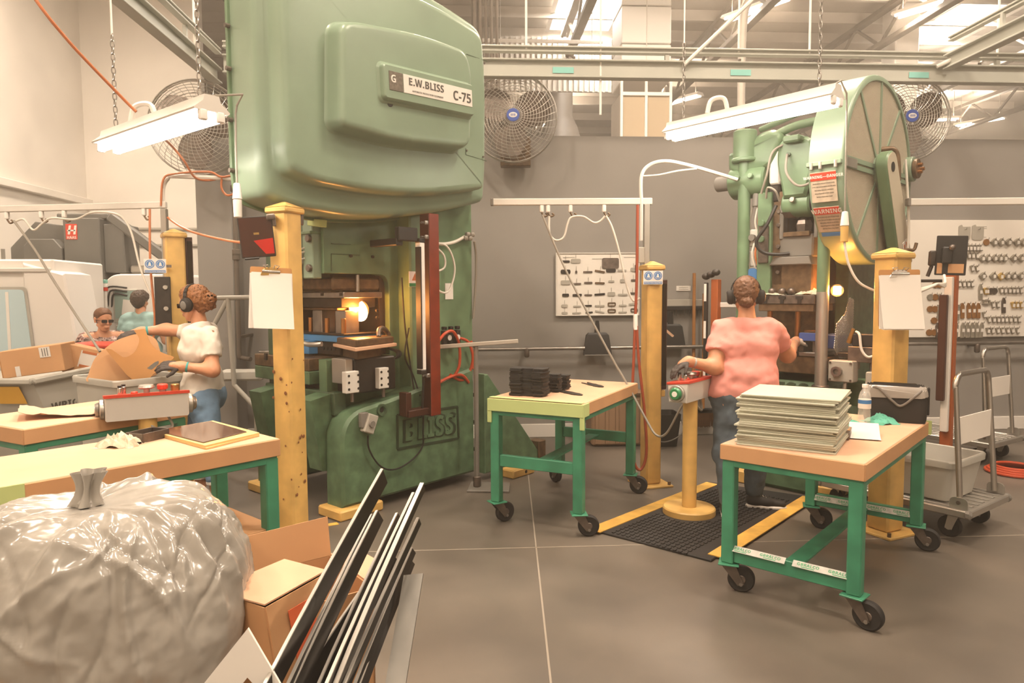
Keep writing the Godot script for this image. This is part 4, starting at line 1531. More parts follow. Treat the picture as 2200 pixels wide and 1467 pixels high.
func ppe_sign(parent: Node3D, at: Transform3D):
	bx(v3(0, 0, 0.001), v3(0.15, 0.105, 0.002), 0.0, at)
	var s := obj("safety_sign", M.paper, parent)
	for k in [-0.036, 0.036]:
		pipe(at * v3(k, 0.014, 0.002), at * v3(k, 0.014, 0.0035), 0.032, 0.026, 24)
		obj("sign_ring", M.blue_print, s)
		cyl(at * v3(k, 0.014, 0.002), at * v3(k, 0.014, 0.0035), 0.022, -1, 20)
		obj("sign_disc", M.blue_print, s)
		ball(at * v3(k, 0.02, 0.003), 0.009, v3(1, 1.2, 0.1), 10)
		obj("sign_head", M.paper, s)
		prism(poly([[-0.012, -0.012], [0.012, -0.012], [0.008, 0.002], [-0.008, 0.002]]), 0.0035, 0.0042, at * xf(v3(k, 0.012, 0)))
		obj("sign_shoulders", M.paper, s)
	bx(v3(0, -0.04, 0.002), v3(0.14, 0.018, 0.002), 0.0, at)
	obj("sign_band", M.blue_print, s)
	words("PROTECTION REQUIRED", 0.0085, 0.001, M.paper, s, at * xf(v3(0, -0.0405, 0.0035)))


func fluorescent(at: Transform3D, lab: String, cord: Array):
	var t := thing("work_light", lab, "work light")
	t.transform = at
	prism(poly([[-0.09, -0.02], [0.09, -0.02], [0.094, -0.012], [0.045, 0.03], [0.038, 0.06], [-0.038, 0.06], [-0.045, 0.03], [-0.094, -0.012]]), -0.62, 0.62)
	obj("housing", M.white_paint, t)
	for k in [-0.045, 0.045]:
		cyl(v3(k, -0.048, -0.6), v3(k, -0.048, 0.6), 0.019, -1, 14)
		obj("tube", M.tube_white, t)
		for e in [-0.61, 0.61]:
			bx(v3(k, -0.04, e), v3(0.045, 0.055, 0.025), 0.006)
			obj("lamp_holder", M.white_plastic, t)
	for k in [-0.4, 0.0, 0.4]:
		area(t, v3(0, -0.075, k), DOWN, Vector2(0.18, 0.38), 0.42, Color(1.0, 0.93, 0.84))
	for z in [-0.5, 0.5]:
		# chain: links alternating, then a rod to the roof
		var y := 0.075
		for k in 14:
			var f := rot(Vector3.UP, 90.0 if k % 2 else 0.0)
			var pts := []
			for a in 10:
				pts.append(v3(0, y + 0.024, z) + f * v3(cos(TAU * a / 10) * 0.011, sin(TAU * a / 10) * 0.024, 0))
			pts.append(pts[0])
			tube(pts, 0.0035, 5)
			y += 0.038
		var ch := obj("chain", M.steel, t)
		ch.set_meta("kind", "stuff")
		cyl(v3(0, y, z), v3(0, 7.3 - at.origin.y, z), 0.006, -1, 6)
		obj("hanger", M.duct_white, t)
	tube(curve([v3(0.0, 0.07, -0.3), v3(0.02, 0.16, -0.28), v3(0.08, 0.17, -0.22), v3(0.1, 0.08, -0.2)]), 0.016, 8)
	obj("carry_hook", M.white_plastic, t)
	if cord:
		tube(cord.map(func(p): return at.affine_inverse() * p), 0.006, 8)
		obj("cord", M.cable_grey, t)
		var e: Vector3 = at.affine_inverse() * cord[-1]
		cyl(e + v3(0, -0.09, 0), e, 0.026, 0.018, 12, 0.004)
		obj("plug", M.white_plastic, t)
		cyl(e + v3(0, -0.19, 0), e + v3(0, -0.09, 0), 0.022, 0.024, 12, 0.004)
		obj("socket", M.yellow if lab.contains("smaller") else M.white_paint, t)


func console(at: Vector3, turn: float, h: float, label: String, knob: String):
	var t := thing("control_stand", label, "control stand", at, turn)
	lathe([[0.17, 0], [0.175, 0.006], [0.175, 0.05], [0.168, 0.058], [0.0, 0.058]], 40)
	obj("base", M.yellow, t)
	cyl(v3(0, 0.05, 0), v3(0, h, 0), 0.048, -1, 28)
	obj("column", M.yellow, t)
	var pf := poly([[-0.06, 0.0], [0.06, 0.0], [0.07, 0.115], [-0.075, 0.13]])
	prism(pf, -0.205, 0.205, xf(v3(0, h, 0), rot(Vector3.UP, 90)), 0.006)
	var bxx := obj("console_box", M.white_paint, t)
	prism(poly([[-0.08, 0.128], [0.075, 0.112], [0.075, 0.128], [-0.08, 0.144]]), -0.21, 0.21, xf(v3(0, h, 0), rot(Vector3.UP, 90)), 0.002)
	obj("lid", M.red, t)
	for s in [-1, 1]:
		cyl(v3(s * 0.205, h + 0.06, 0), v3(s * 0.23, h + 0.06, 0), 0.055, -1, 24, 0.004)
		var pb := obj("palm_button_ring", M.alu, t)
		cyl(v3(s * 0.23, h + 0.06, 0), v3(s * 0.25, h + 0.06, 0), 0.042, 0.036, 24, 0.004)
		obj("palm_button", M.green_button if knob == "green" else M.steel, pb)
		cyl(v3(s * 0.247, h + 0.06, 0), v3(s * 0.253, h + 0.06, 0), 0.018, -1, 16)
		obj("button_centre", M.white_plastic, pb)
	var y := h + 0.125
	for p in [[-0.13, 0.02], [-0.11, -0.03]]:
		cyl(v3(p[0], y, p[1]), v3(p[0], y + 0.05, p[1]), 0.013, -1, 12, 0.002)
		obj("selector", M.chrome, t)
		cyl(v3(p[0], y + 0.05, p[1]), v3(p[0], y + 0.062, p[1]), 0.011, -1, 12)
		obj("selector_cap", M.black, t)
	cyl(v3(-0.06, y, 0.0), v3(-0.06, y + 0.022, 0.0), 0.018, -1, 14, 0.003)
	obj("stop_button", M.red, t)
	cyl(v3(0.0, y, 0.0), v3(0.0, y + 0.035, 0.0), 0.016, -1, 14)
	lathe([[0.034, 0.035], [0.042, 0.042], [0.036, 0.055], [0.0, 0.058]], 24, xf(v3(0, y, 0)))
	obj("mushroom_button", M.alu, t)
	cyl(v3(0.08, y, 0.0), v3(0.08, y + 0.03, 0.0), 0.018, -1, 14)
	obj("button_neck", M.steel, t)
	cyl(v3(0.08, y + 0.025, 0.0), v3(0.08, y + 0.055, 0.0), 0.028, -1, 20, 0.005)
	obj("emergency_button", M.red, t)
	cyl(v3(0.145, y, 0.0), v3(0.145, y + 0.05, 0.0), 0.024, -1, 16, 0.003)
	obj("key_switch", M.brass, t)
	tube(curve([v3(0.1, h, 0.02), v3(0.12, h - 0.06, 0.03), v3(0.06, h - 0.08, 0.05), v3(-0.02, h - 0.01, 0.03)]), 0.007)
	obj("cable", M.cable_grey, t)


func gantry(called: String, label: String, a: Vector3, b: Vector3, mast: Vector3, low: float, hooks: Array):
	var t := thing(called, label, "arm")
	bar(a, b, 0.04, 0.05, Vector3.UP, 0.004)
	obj("beam", M.white_paint, t)
	var d := (b - a).normalized()
	bar(a - d * 0.01, a + d * 0.012, 0.045, 0.055, Vector3.UP, 0.003)
	obj("end_cap", M.grey_mid, t)
	if low > 0:
		bx(v3(mast.x, (mast.y - 0.02 + low) / 2, mast.z), v3(0.045, mast.y - 0.02 - low, 0.045), 0.004)
		obj("mast", M.alu, t)
	for f in hooks:
		var p := a.lerp(b, f)
		bx(p + v3(0, -0.05, 0), v3(0.03, 0.06, 0.035), 0.006)
		var hk := obj("trolley", M.white_plastic, t)
		tube(curve([p + v3(0.0, -0.08, 0), p + v3(0.02, -0.11, 0), p + v3(0.045, -0.1, 0), p + v3(0.03, -0.085, 0)]), 0.007)
		obj("hook", M.steel_brown, hk)


func cord(called: String, label: String, mat: Material, r: float, ps: Array, cat := "cable", group := ""):
	tube(curve(ps, 7), r, 8)
	tag(obj(called, mat), label, cat, group)


func posts():
	var p1 := v3(-1.102, 0, -4.292)
	var a := post(p1, 2.03, 0.138, deg_to_rad(62), "tall yellow guard post with clipboard and tablet in front of the big press", [0.95, 1.75, -0.04])
	# rust specks
	for k in 26:
		var y := rng.randf_range(0.25, 1.15)
		var q := v3(-0.075, y, rng.randf_range(-0.07, 0.07)) if k % 2 else v3(rng.randf_range(-0.07, 0.07), y, 0.075)
		ball(q, rng.randf_range(0.004, 0.011), v3(0.3, 1.1, 1) if k % 2 else v3(1, 1.1, 0.3), 8)
	obj("rust_specks", M.rust, a).set_meta("kind", "stuff")
	bx(v3(0.085, 1.97, 0.04), v3(0.03, 0.1, 0.04), 0.006)
	obj("cable_clamp", M.steel_worn, a)
	post(v3(-2.29, 0, -5.6), 1.99, 0.14, deg_to_rad(30), "yellow guard post behind the woman with the cream shirt", [1.2, 1.95, 0.02])
	var p2 := v3(1.398, 0, -5.322)
	post(p2, 1.72, 0.125, deg_to_rad(12), "slim yellow guard post by the middle work table", [0.75, 1.6, 0.0])
	var p3 := v3(2.586, 0, -4.151)
	post(p3, 1.745, 0.15, deg_to_rad(22), "yellow guard post with clipboard beside the mesh flywheel guard", [])
	# signs
	var t := thing("safety_notice", "white and blue safety notice on the left yellow post", "sign", v3(-2.36, 1.72, -5.42), deg_to_rad(18))
	ppe_sign(t, ID)
	bx(v3(0.06, 0.0, -0.01), v3(0.1, 0.02, 0.02), 0.0)
	obj("bracket", M.steel_worn, t)
	t = thing("safety_notice", "white and blue safety notice on the slim middle yellow post", "sign", v3(1.385, 1.615, -5.24), deg_to_rad(0))
	ppe_sign(t, ID)
	# perforated steel channel beside the left post
	t = thing("slotted_channel", "dark steel channel with bolts beside the left yellow post", "channel", v3(-2.32, 1.2, -5.44), deg_to_rad(20))
	bx(v3(0, 0.22, 0), v3(0.11, 0.44, 0.03), 0.004)
	var c := obj("channel", M.iron_dark, t)
	for y in [0.05, 0.2, 0.36]:
		cyl(v3(0.02, y, 0.015), v3(0.02, y, 0.03), 0.018, -1, 12, 0.003)
		obj("bolt", M.chrome, c)
	# gantries for the cables
	gantry("cable_boom", "long pale cable boom above the gray machines at the left", v3(-4.6, 2.16, -5.8), v3(-2.38, 2.21, -5.71), v3(-2.4, 2.2, -5.71), 1.05, [0.44, 0.56, 0.64, 0.92])
	gantry("cable_boom", "white cable boom reaching across the sample board by the middle post", v3(0.174, 2.2, -5.42), v3(1.40, 2.2, -5.347), v3(1.36, 2.2, -5.35), 1.38, [0.31, 0.35, 0.49, 0.7])
	gantry("cable_boom", "pale cable boom in front of the sample pegboard at the far right", v3(3.15, 2.14, -4.9), v3(4.9, 2.15, -4.83), Vector3.ZERO, -1, [])
	bx(v3(1.315, 1.79, -5.33), v3(0.045, 0.12, 0.03), 0.004)
	tag(obj("switch_box", M.grey_box), "small grey switch box on the mast of the middle cable boom", "switch box")
	# cords of the middle boom
	cord("cable", "long grey cable slanting from the middle cable boom to the control stand", M.cable_grey, 0.008, [v3(0.557, 2.1, -5.382), v3(0.742, 1.64, -5.287), v3(1.034, 1.048, -5.129), v3(1.131, 0.86, -5.05), v3(1.25, 0.6, -4.9), v3(1.3, 0.5, -4.8), v3(1.345, 0.53, -4.7), v3(1.4, 0.7, -4.6), v3(1.44, 0.78, -4.57)])
	cord("cable", "pale cable looping between the hooks of the middle cable boom", M.cable_white, 0.008, [v3(0.61, 2.09, -5.377), v3(0.612, 1.96, -5.37), v3(0.66, 1.905, -5.36), v3(0.72, 1.93, -5.36), v3(0.75, 2.03, -5.36), v3(0.78, 2.08, -5.36), v3(0.87, 2.085, -5.36), v3(0.95, 2.04, -5.36), v3(1.0, 2.05, -5.36), v3(1.038, 2.09, -5.35)])
	cord("cable", "pale cable hanging from the middle cable boom to the post", M.cable_white, 0.008, [v3(1.045, 2.09, -5.35), v3(1.09, 2.0, -5.34), v3(1.142, 1.818, -5.326), v3(1.2, 1.55, -5.305), v3(1.25, 1.44, -5.3), v3(1.3, 1.46, -5.3)])
	cord("conduit", "white conduit arching from the middle post to the smaller press", M.white_paint, 0.014, [v3(1.316, 1.9, -5.34), v3(1.316, 2.172, -5.34), v3(1.318, 2.386, -5.355), v3(1.379, 2.475, -5.357), v3(1.504, 2.506, -5.352), v3(1.682, 2.473, -5.339), v3(1.895, 2.411, -5.322), v3(2.05, 2.36, -5.3)], "conduit")
	cord("wire", "thin beige wire tied under the arching white conduit", M.cable_white, 0.007, [v3(1.33, 2.39, -5.345), v3(1.45, 2.4, -5.34), v3(1.6, 2.43, -5.335), v3(1.74, 2.445, -5.33)])
	cord("air_hose", "red brown air hose hanging beside the slim middle post", M.hose_red, 0.011, [v3(1.263, 2.16, -5.242), v3(1.251, 1.601, -5.204), v3(1.238, 1.322, -5.186), v3(1.225, 1.043, -5.167), v3(1.21, 0.7, -5.151), v3(1.205, 0.345, -5.121), v3(1.23, 0.2, -5.11), v3(1.275, 0.18, -5.108), v3(1.31, 0.3, -5.108), v3(1.3, 0.6, -5.13), v3(1.26, 1.008, -5.163), v3(1.248, 1.252, -5.18)], "hose")
	cyl(v3(1.24, 1.22, -5.18), v3(1.24, 1.34, -5.19), 0.017, -1, 12, 0.003)
	tag(obj("hose_coupling", M.white_plastic), "white coupling on the air hose by the slim middle post", "coupling")
	# cords of the left boom
	cord("cable", "long grey cable slanting from the left cable boom down to the bins", M.cable_grey, 0.009, [v3(-3.517, 2.08, -5.672), v3(-3.3, 1.85, -5.55), v3(-3.08, 1.588, -5.41), v3(-2.65, 1.101, -5.151)])
	cord("cable", "pale cable looping under the left cable boom", M.cable_white, 0.008, [v3(-3.50, 2.08, -5.67), v3(-3.44, 2.09, -5.67), v3(-3.37, 2.01, -5.66), v3(-3.3, 2.06, -5.66), v3(-3.22, 2.1, -5.65), v3(-3.05, 2.09, -5.65), v3(-2.92, 2.14, -5.64), v3(-2.78, 2.14, -5.63), v3(-2.68, 2.1, -5.63), v3(-2.61, 1.98, -5.61), v3(-2.55, 1.73, -5.59), v3(-2.487, 1.552, -5.574), v3(-2.43, 1.46, -5.56)])
	cord("air_hose", "orange air hose hanging beside the left yellow post", M.orange, 0.009, [v3(-2.43, 2.156, -5.53), v3(-2.43, 1.765, -5.5), v3(-2.41, 1.48, -5.48), v3(-2.4, 1.302, -5.47), v3(-2.42, 1.1, -5.46), v3(-2.42, 0.9, -5.45)], "hose")
	cord("air_hose", "orange air hose crossing from the left boom to the tablet post", M.orange, 0.009, [v3(-2.37, 2.11, -5.7), v3(-2.22, 2.03, -5.55), v3(-2.038, 1.963, -5.374), v3(-1.725, 1.887, -5.049), v3(-1.467, 1.845, -4.729), v3(-1.2, 1.85, -4.45)], "hose")
	cord("cable", "orange cable coming down from the roof to the left work light", M.orange, 0.009, [v3(-2.6, 3.6, -3.9), v3(-2.238, 3.046, -3.854), v3(-2.13, 2.867, -3.936), v3(-2.05, 2.745, -4.05), v3(-1.96, 2.617, -4.18), v3(-1.9, 2.55, -4.2)])
	cord("cable", "orange cable hanging from the left work light to the white pipe", M.orange, 0.0085, [v3(-1.95, 2.5, -4.25), v3(-2.05, 2.58, -4.7), v3(-2.222, 2.622, -5.431), v3(-2.16, 2.519, -5.52), v3(-2.12, 2.412, -5.612), v3(-2.05, 2.4, -5.7), v3(-1.9, 2.43, -5.7)])
	cord("pipe", "white pipe elbow carrying orange cables to the big press", M.white_paint, 0.018, [v3(-2.41, 2.19, -5.714), v3(-2.408, 2.34, -5.724), v3(-2.371, 2.415, -5.727), v3(-2.29, 2.435, -5.724), v3(-1.3, 2.38, -5.66)], "pipe")
	cord("cable", "orange cable wound along the white pipe elbow", M.orange, 0.0085, [v3(-2.415, 2.2, -5.69), v3(-2.39, 2.40, -5.69), v3(-2.3, 2.45, -5.69), v3(-2.041, 2.465, -5.69), v3(-1.94, 2.425, -5.68), v3(-1.804, 2.435, -5.68), v3(-1.3, 2.40, -5.64)])
	cord("cable", "orange cable loop hanging under the white pipe", M.orange, 0.0085, [v3(-1.94, 2.42, -5.69), v3(-1.945, 2.34, -5.69), v3(-1.915, 2.29, -5.69), v3(-1.87, 2.285, -5.68), v3(-1.825, 2.32, -5.68), v3(-1.82, 2.38, -5.68), v3(-1.86, 2.42, -5.68)])
	# work lights
	var la := v3(-1.3, 2.43, -3.65)
	var lb := v3(-2.16, 2.43, -4.43)
	fluorescent(Transform3D(Basis(Vector3.UP.cross((la - lb).normalized()), Vector3.UP, (la - lb).normalized()), (la + lb) / 2), "double tube fluorescent work light hung left of the big press", [la + v3(-0.1, 0.08, -0.08), v3(-1.16, 2.53, -3.75), v3(-1.27, 2.54, -4.0), v3(-1.285, 2.5, -4.02), v3(-1.29, 2.3, -4.02), v3(-1.29, 2.12, -4.02)])
	la = v3(2.245, 2.70, -4.216)
	lb = v3(1.49, 2.69, -5.19)
	fluorescent(Transform3D(Basis(Vector3.UP.cross((la - lb).normalized()), Vector3.UP, (la - lb).normalized()), (la + lb) / 2), "double tube fluorescent work light hung in front of the smaller press", [la + v3(-0.02, 0.06, -0.06), v3(2.28, 2.79, -4.25), v3(2.33, 2.72, -4.27), v3(2.34, 2.5, -4.28), v3(2.345, 2.0, -4.28)])
	cord("cable", "white cable drooping from the lamp socket to the right yellow post", M.cable_white, 0.008, [v3(2.345, 1.82, -4.28), v3(2.37, 1.68, -4.27), v3(2.43, 1.56, -4.25), v3(2.53, 1.5, -4.22)])
	# clipboards and screens
	clipboard(Transform3D(rot(Vector3.UP, 18) * rot(Vector3.BACK, -3) * rot(Vector3.RIGHT, -3), v3(-1.165, 1.49, -4.165)), "large clipboard of blank sheets hung on the tall yellow post")
	clipboard(Transform3D(rot(Vector3.UP, -12) * rot(Vector3.RIGHT, -3), v3(2.555, 1.46, -4.03)), "clipboard of white sheets hung on the right yellow post")
	t = thing("tablet", "dark tilted tablet screen with a red glare on the tall yellow post", "tablet")
	t.transform = Transform3D(rot(Vector3.UP, 14) * rot(Vector3.BACK, 5) * rot(Vector3.RIGHT, 4), v3(-1.235, 1.835, -4.17))
	prism(rrect(0.19, 0.235, 0.008), -0.012, 0.0, ID, 0.002)
	obj("case", M.black, t)
	prism(rrect(0.178, 0.222, 0.004), 0.0, 0.001)
	obj("screen", mt("screen_brown", "3a1a0e", 0.12), t)
	prism(poly([[-0.02, -0.02], [0.088, -0.01], [0.088, -0.1], [0.04, -0.1]]), 0.001, 0.0014)
	obj("screen_image", mt("screen_red", "b01a0c", 0.15), t)
	bx(v3(0.0, 0.02, 0.0012), v3(0.03, 0.012, 0.001))
	obj("screen_mark", M.brass, t)
	bx(v3(0.09, 0.11, 0.006), v3(0.05, 0.035, 0.03), 0.006)
	bx(v3(0.105, 0.09, -0.02), v3(0.02, 0.07, 0.06), 0.004)
	obj("clamp", M.steel_worn, t)
	bx(v3(-0.04, -0.122, 0.0), v3(0.08, 0.012, 0.02), 0.003)
	obj("holder_foot", M.black, t)
	t = thing("tablet", "back of a black tablet on an arm in front of the sample pegboard", "tablet")
	t.transform = Transform3D(rot(Vector3.UP, -22) * rot(Vector3.BACK, -2), v3(3.17, 1.735, -4.45))
	prism(rrect(0.18, 0.26, 0.008), -0.012, 0.0, ID, 0.002)
	obj("case", M.black, t)
	bx(v3(0.03, -0.085, 0.002), v3(0.09, 0.06, 0.004))
	bx(v3(-0.065, -0.085, 0.002), v3(0.03, 0.07, 0.004))
	obj("case_sticker", M.card, t)
	bx(v3(-0.03, 0.0, 0.02), v3(0.06, 0.11, 0.04), 0.008)
	var mo := obj("mount", M.black, t)
	ball(v3(-0.01, 0.05, 0.05), 0.02)
	obj("mount_ball", M.steel_worn, mo)
	bx(v3(-0.11, -0.02, 0.0), v3(0.04, 0.1, 0.05), 0.008)
	obj("grip", M.iron_dark, t)
	tube([v3(-0.11, -0.07, 0.0), v3(-0.13, -0.14, 0.0)], 0.012, 8)
	obj("arm", M.iron_dark, t)
	bx(v3(2.74, 1.565, -4.2), v3(0.36, 0.018, 0.06), 0.003)
	tag(obj("support_arm", M.iron_dark), "flat dark arm reaching right from the right yellow post", "arm")
	for k in 3:
		cord("cable", "%s pale cable from the top gathered under the flat dark arm" % nth(k), M.cable_white, 0.008, [v3(2.68, 1.5 - k * 0.012, -4.1), v3(2.78, 1.53, -4.08 + k * 0.01), v3(2.84, 1.545, -4.1), v3(2.9, 1.53 + k * 0.01, -4.12), v3(2.95, 1.6, -4.2)], "cable", "cables under the dark arm")
	# valve on a standing pipe left of the pegboard
	t = thing("ball_valve", "brown steel valve on an upright pipe left of the pegboard", "valve", v3(3.08, 1.7, -4.95))
	cyl(v3(0, 0.05, 0), v3(0, 0.75, 0), 0.02, -1, 12)
	obj("pipe", M.steel_brown, t)
	ball(v3(0, 0.03, 0), 0.06, v3(1, 1, 0.9))
	obj("body", M.steel_brown, t)
	for y in [-0.1, -0.05, 0.1, 0.12]:
		cyl(v3(0, y, 0), v3(0, y + 0.025, 0), 0.034, -1, 8, 0.003)
		obj("coupling", M.steel_brown, t)
	cyl(v3(0, -0.25, 0), v3(0, 0.0, 0), 0.018, -1, 12)
	obj("pipe", M.steel_brown, t)
	tube(curve([v3(0.02, 0.05, 0.03), v3(0.07, 0.1, 0.04), v3(0.13, 0.1, 0.04), v3(0.15, 0.15, 0.04)]), 0.012)
	obj("handle", M.steel_brown, t)
	tube(curve([v3(0.06, 0.75, 0.02), v3(0.1, 0.3, 0.02), v3(0.09, 0.0, 0.02), v3(0.04, -0.1, 0.02)]), 0.009)
	obj("hose", M.cable_white, t)
	tube(curve([v3(-0.25, 0.78, 0), v3(-0.1, 0.82, 0), v3(0, 0.8, 0), v3(0.02, 0.6, 0.0)]), 0.022, 10)
	obj("elbow", M.steel_brown, t)
	console(v3(1.466, 0, -4.56), deg_to_rad(48.8), 0.79, "yellow control stand with red lid and green end button beside the mat", "green")
	console(v3(-1.8, 0, -3.965), deg_to_rad(28.6), 0.825, "yellow control stand with red lid between the two left work tables", "grey")
	# anti fatigue mat with yellow borders
	var mp := [v3(0.72, 0, -4.31), v3(1.86, 0, -5.31), v3(2.44, 0, -4.86), v3(1.31, 0, -3.71)]
	t = thing("floor_mat", "black ribbed rubber mat with yellow borders by the control stand", "mat")
	slab([[0.74, -4.29], [1.327, -3.724], [2.443, -4.865], [1.86, -5.31]], 0.0, 0.014, ID, 0.004)
	obj("mat", M.rubber, t)
	var u := (v3(1.86, 0, -5.31) - v3(0.74, 0, -4.29)).normalized()
	var w := v3(-u.z, 0, u.x)
	for i in range(1, 34):
		for j in range(1, 17):
			var p := v3(0.74, 0.0165, -4.29) + u * (0.045 * i) + w * (0.12 + 0.036 * j)
			if p.distance_to(v3(1.466, 0.0165, -4.56)) > 0.2 and j < 16 and i < 33:
				bx(Vector3.ZERO, v3(0.026, 0.006, 0.016), 0.0, Transform3D(Basis(u, Vector3.UP, -w), p))
	obj("tread_studs", M.rubber, t).set_meta("kind", "stuff")
	for q in [[v3(0.755, 0, -4.24), v3(1.87, 0, -5.25)], [v3(1.37, 0, -3.77), v3(2.44, 0, -4.83)]]:
		bar(q[0] + v3(0, 0.016, 0), q[1] + v3(0, 0.016, 0), 0.1, 0.006)
		obj("border_strip", M.yellow_floor, t)


func caster(parent: Node3D, p: Vector3, turn: float):
	var f := xf(p, Basis(Vector3.UP, turn))
	bx(v3(0, -0.004, 0), v3(0.1, 0.008, 0.1), 0.002, f)
	var c := obj("caster_plate", M.green_table, parent)
	for s in [-1, 1]:
		prism(poly([[-0.035, -0.012], [0.035, -0.012], [0.075, -0.1], [0.045, -0.11]]), s * 0.026 - 0.002, s * 0.026 + 0.002, f)
		obj("fork", M.steel_worn, c)
	cyl(f * v3(0.06, -0.1, -0.034), f * v3(0.06, -0.1, 0.034), 0.009, -1, 10)
	obj("axle", M.steel, c)
	var pr := [[0.02, -0.018], [0.05, -0.018], [0.058, -0.02], [0.066, -0.012], [0.066, 0.012], [0.058, 0.02], [0.05, 0.018], [0.02, 0.018]]
	lathe(pr, 28, f * xf(v3(0.06, 0.066 - p.y, 0), rot(Vector3.RIGHT, 90)))
	var w := obj("wheel", M.rubber, c)
	cyl(f * v3(0.06, 0.066 - p.y, -0.022), f * v3(0.06, 0.066 - p.y, 0.022), 0.022, -1, 16, 0.003)
	obj("wheel_hub", M.steel_worn, w)


func print_strip(parent: Node3D, at: Transform3D, length: float, n: int, off := 0.0):
	bx(Vector3.ZERO, v3(length, 0.034, 0.003), 0.0, at)
	var s := obj("printed_strip", mt("strip_white", "d6d4cc", 0.6, 0.0, "mottle", 6.0), parent)
	for k in n:
		var x := -length / 2 + length * (k + 0.5) / n + off
		words("GBRALCO", 0.0145, 0.001, M.ink_green, s, at * xf(v3(x, 0.002, 0.0016)), "strip_print", 1.1)
		bx(v3(x, -0.011, 0.0016), v3(0.06, 0.004, 0.001), 0.0, at)
		obj("strip_print", M.ink_green, s)


func work_table(label: String, at: Vector3, turn: float, L: float, D: float, h: float, rail: float, wheels: Array, card_h := 0.075) -> Node3D:
	var t := thing("work_table", label, "table", at, turn)
	# folded cardboard cover over the top: sheet, four turned-down sides
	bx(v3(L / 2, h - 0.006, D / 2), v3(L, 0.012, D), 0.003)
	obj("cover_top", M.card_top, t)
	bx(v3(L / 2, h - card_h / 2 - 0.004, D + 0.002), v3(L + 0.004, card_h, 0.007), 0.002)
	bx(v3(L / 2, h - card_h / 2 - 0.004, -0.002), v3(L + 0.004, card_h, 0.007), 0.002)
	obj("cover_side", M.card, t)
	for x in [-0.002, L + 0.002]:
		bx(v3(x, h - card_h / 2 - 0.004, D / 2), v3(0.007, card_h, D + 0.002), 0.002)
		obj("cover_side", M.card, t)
	bx(v3(L / 2, h - 0.035, D / 2), v3(L - 0.02, 0.045, D - 0.02), 0.003)
	obj("board", M.wood, t)
	var fy := h - card_h - 0.012
	for z in [0.02, D - 0.02]:
		bx(v3(L / 2, fy, z), v3(L - 0.02, 0.05, 0.03), 0.003)
		obj("frame_rail", M.green_table, t)
	for x in [0.02, L - 0.02]:
		bx(v3(x, fy, D / 2), v3(0.03, 0.05, D - 0.02), 0.003)
		obj("frame_rail", M.green_table, t)
	var low := 0.145 if wheels else 0.0
	for x in [0.035, L - 0.035]:
		for z in [0.035, D - 0.035]:
			bx(v3(x, (fy + low) / 2, z), v3(0.062, fy - low, 0.062), 0.005)
			obj("leg", M.green_table, t)
	if rail > 0:
		for x in [0.035, L - 0.035]:
			bx(v3(x, rail, D / 2), v3(0.034, 0.075, D - 0.13), 0.003)
			obj("low_rail", M.green_table, t)
		bx(v3(L / 2, rail, D / 2), v3(L - 0.1, 0.014, 0.085), 0.003)
		obj("centre_bar", M.green_table, t)
	var k := 0
	for x in [0.035, L - 0.035]:
		for z in [0.035, D - 0.035]:
			if wheels:
				caster(t, v3(x, 0.145, z), deg_to_rad(wheels[k]))
			k += 1
	return t


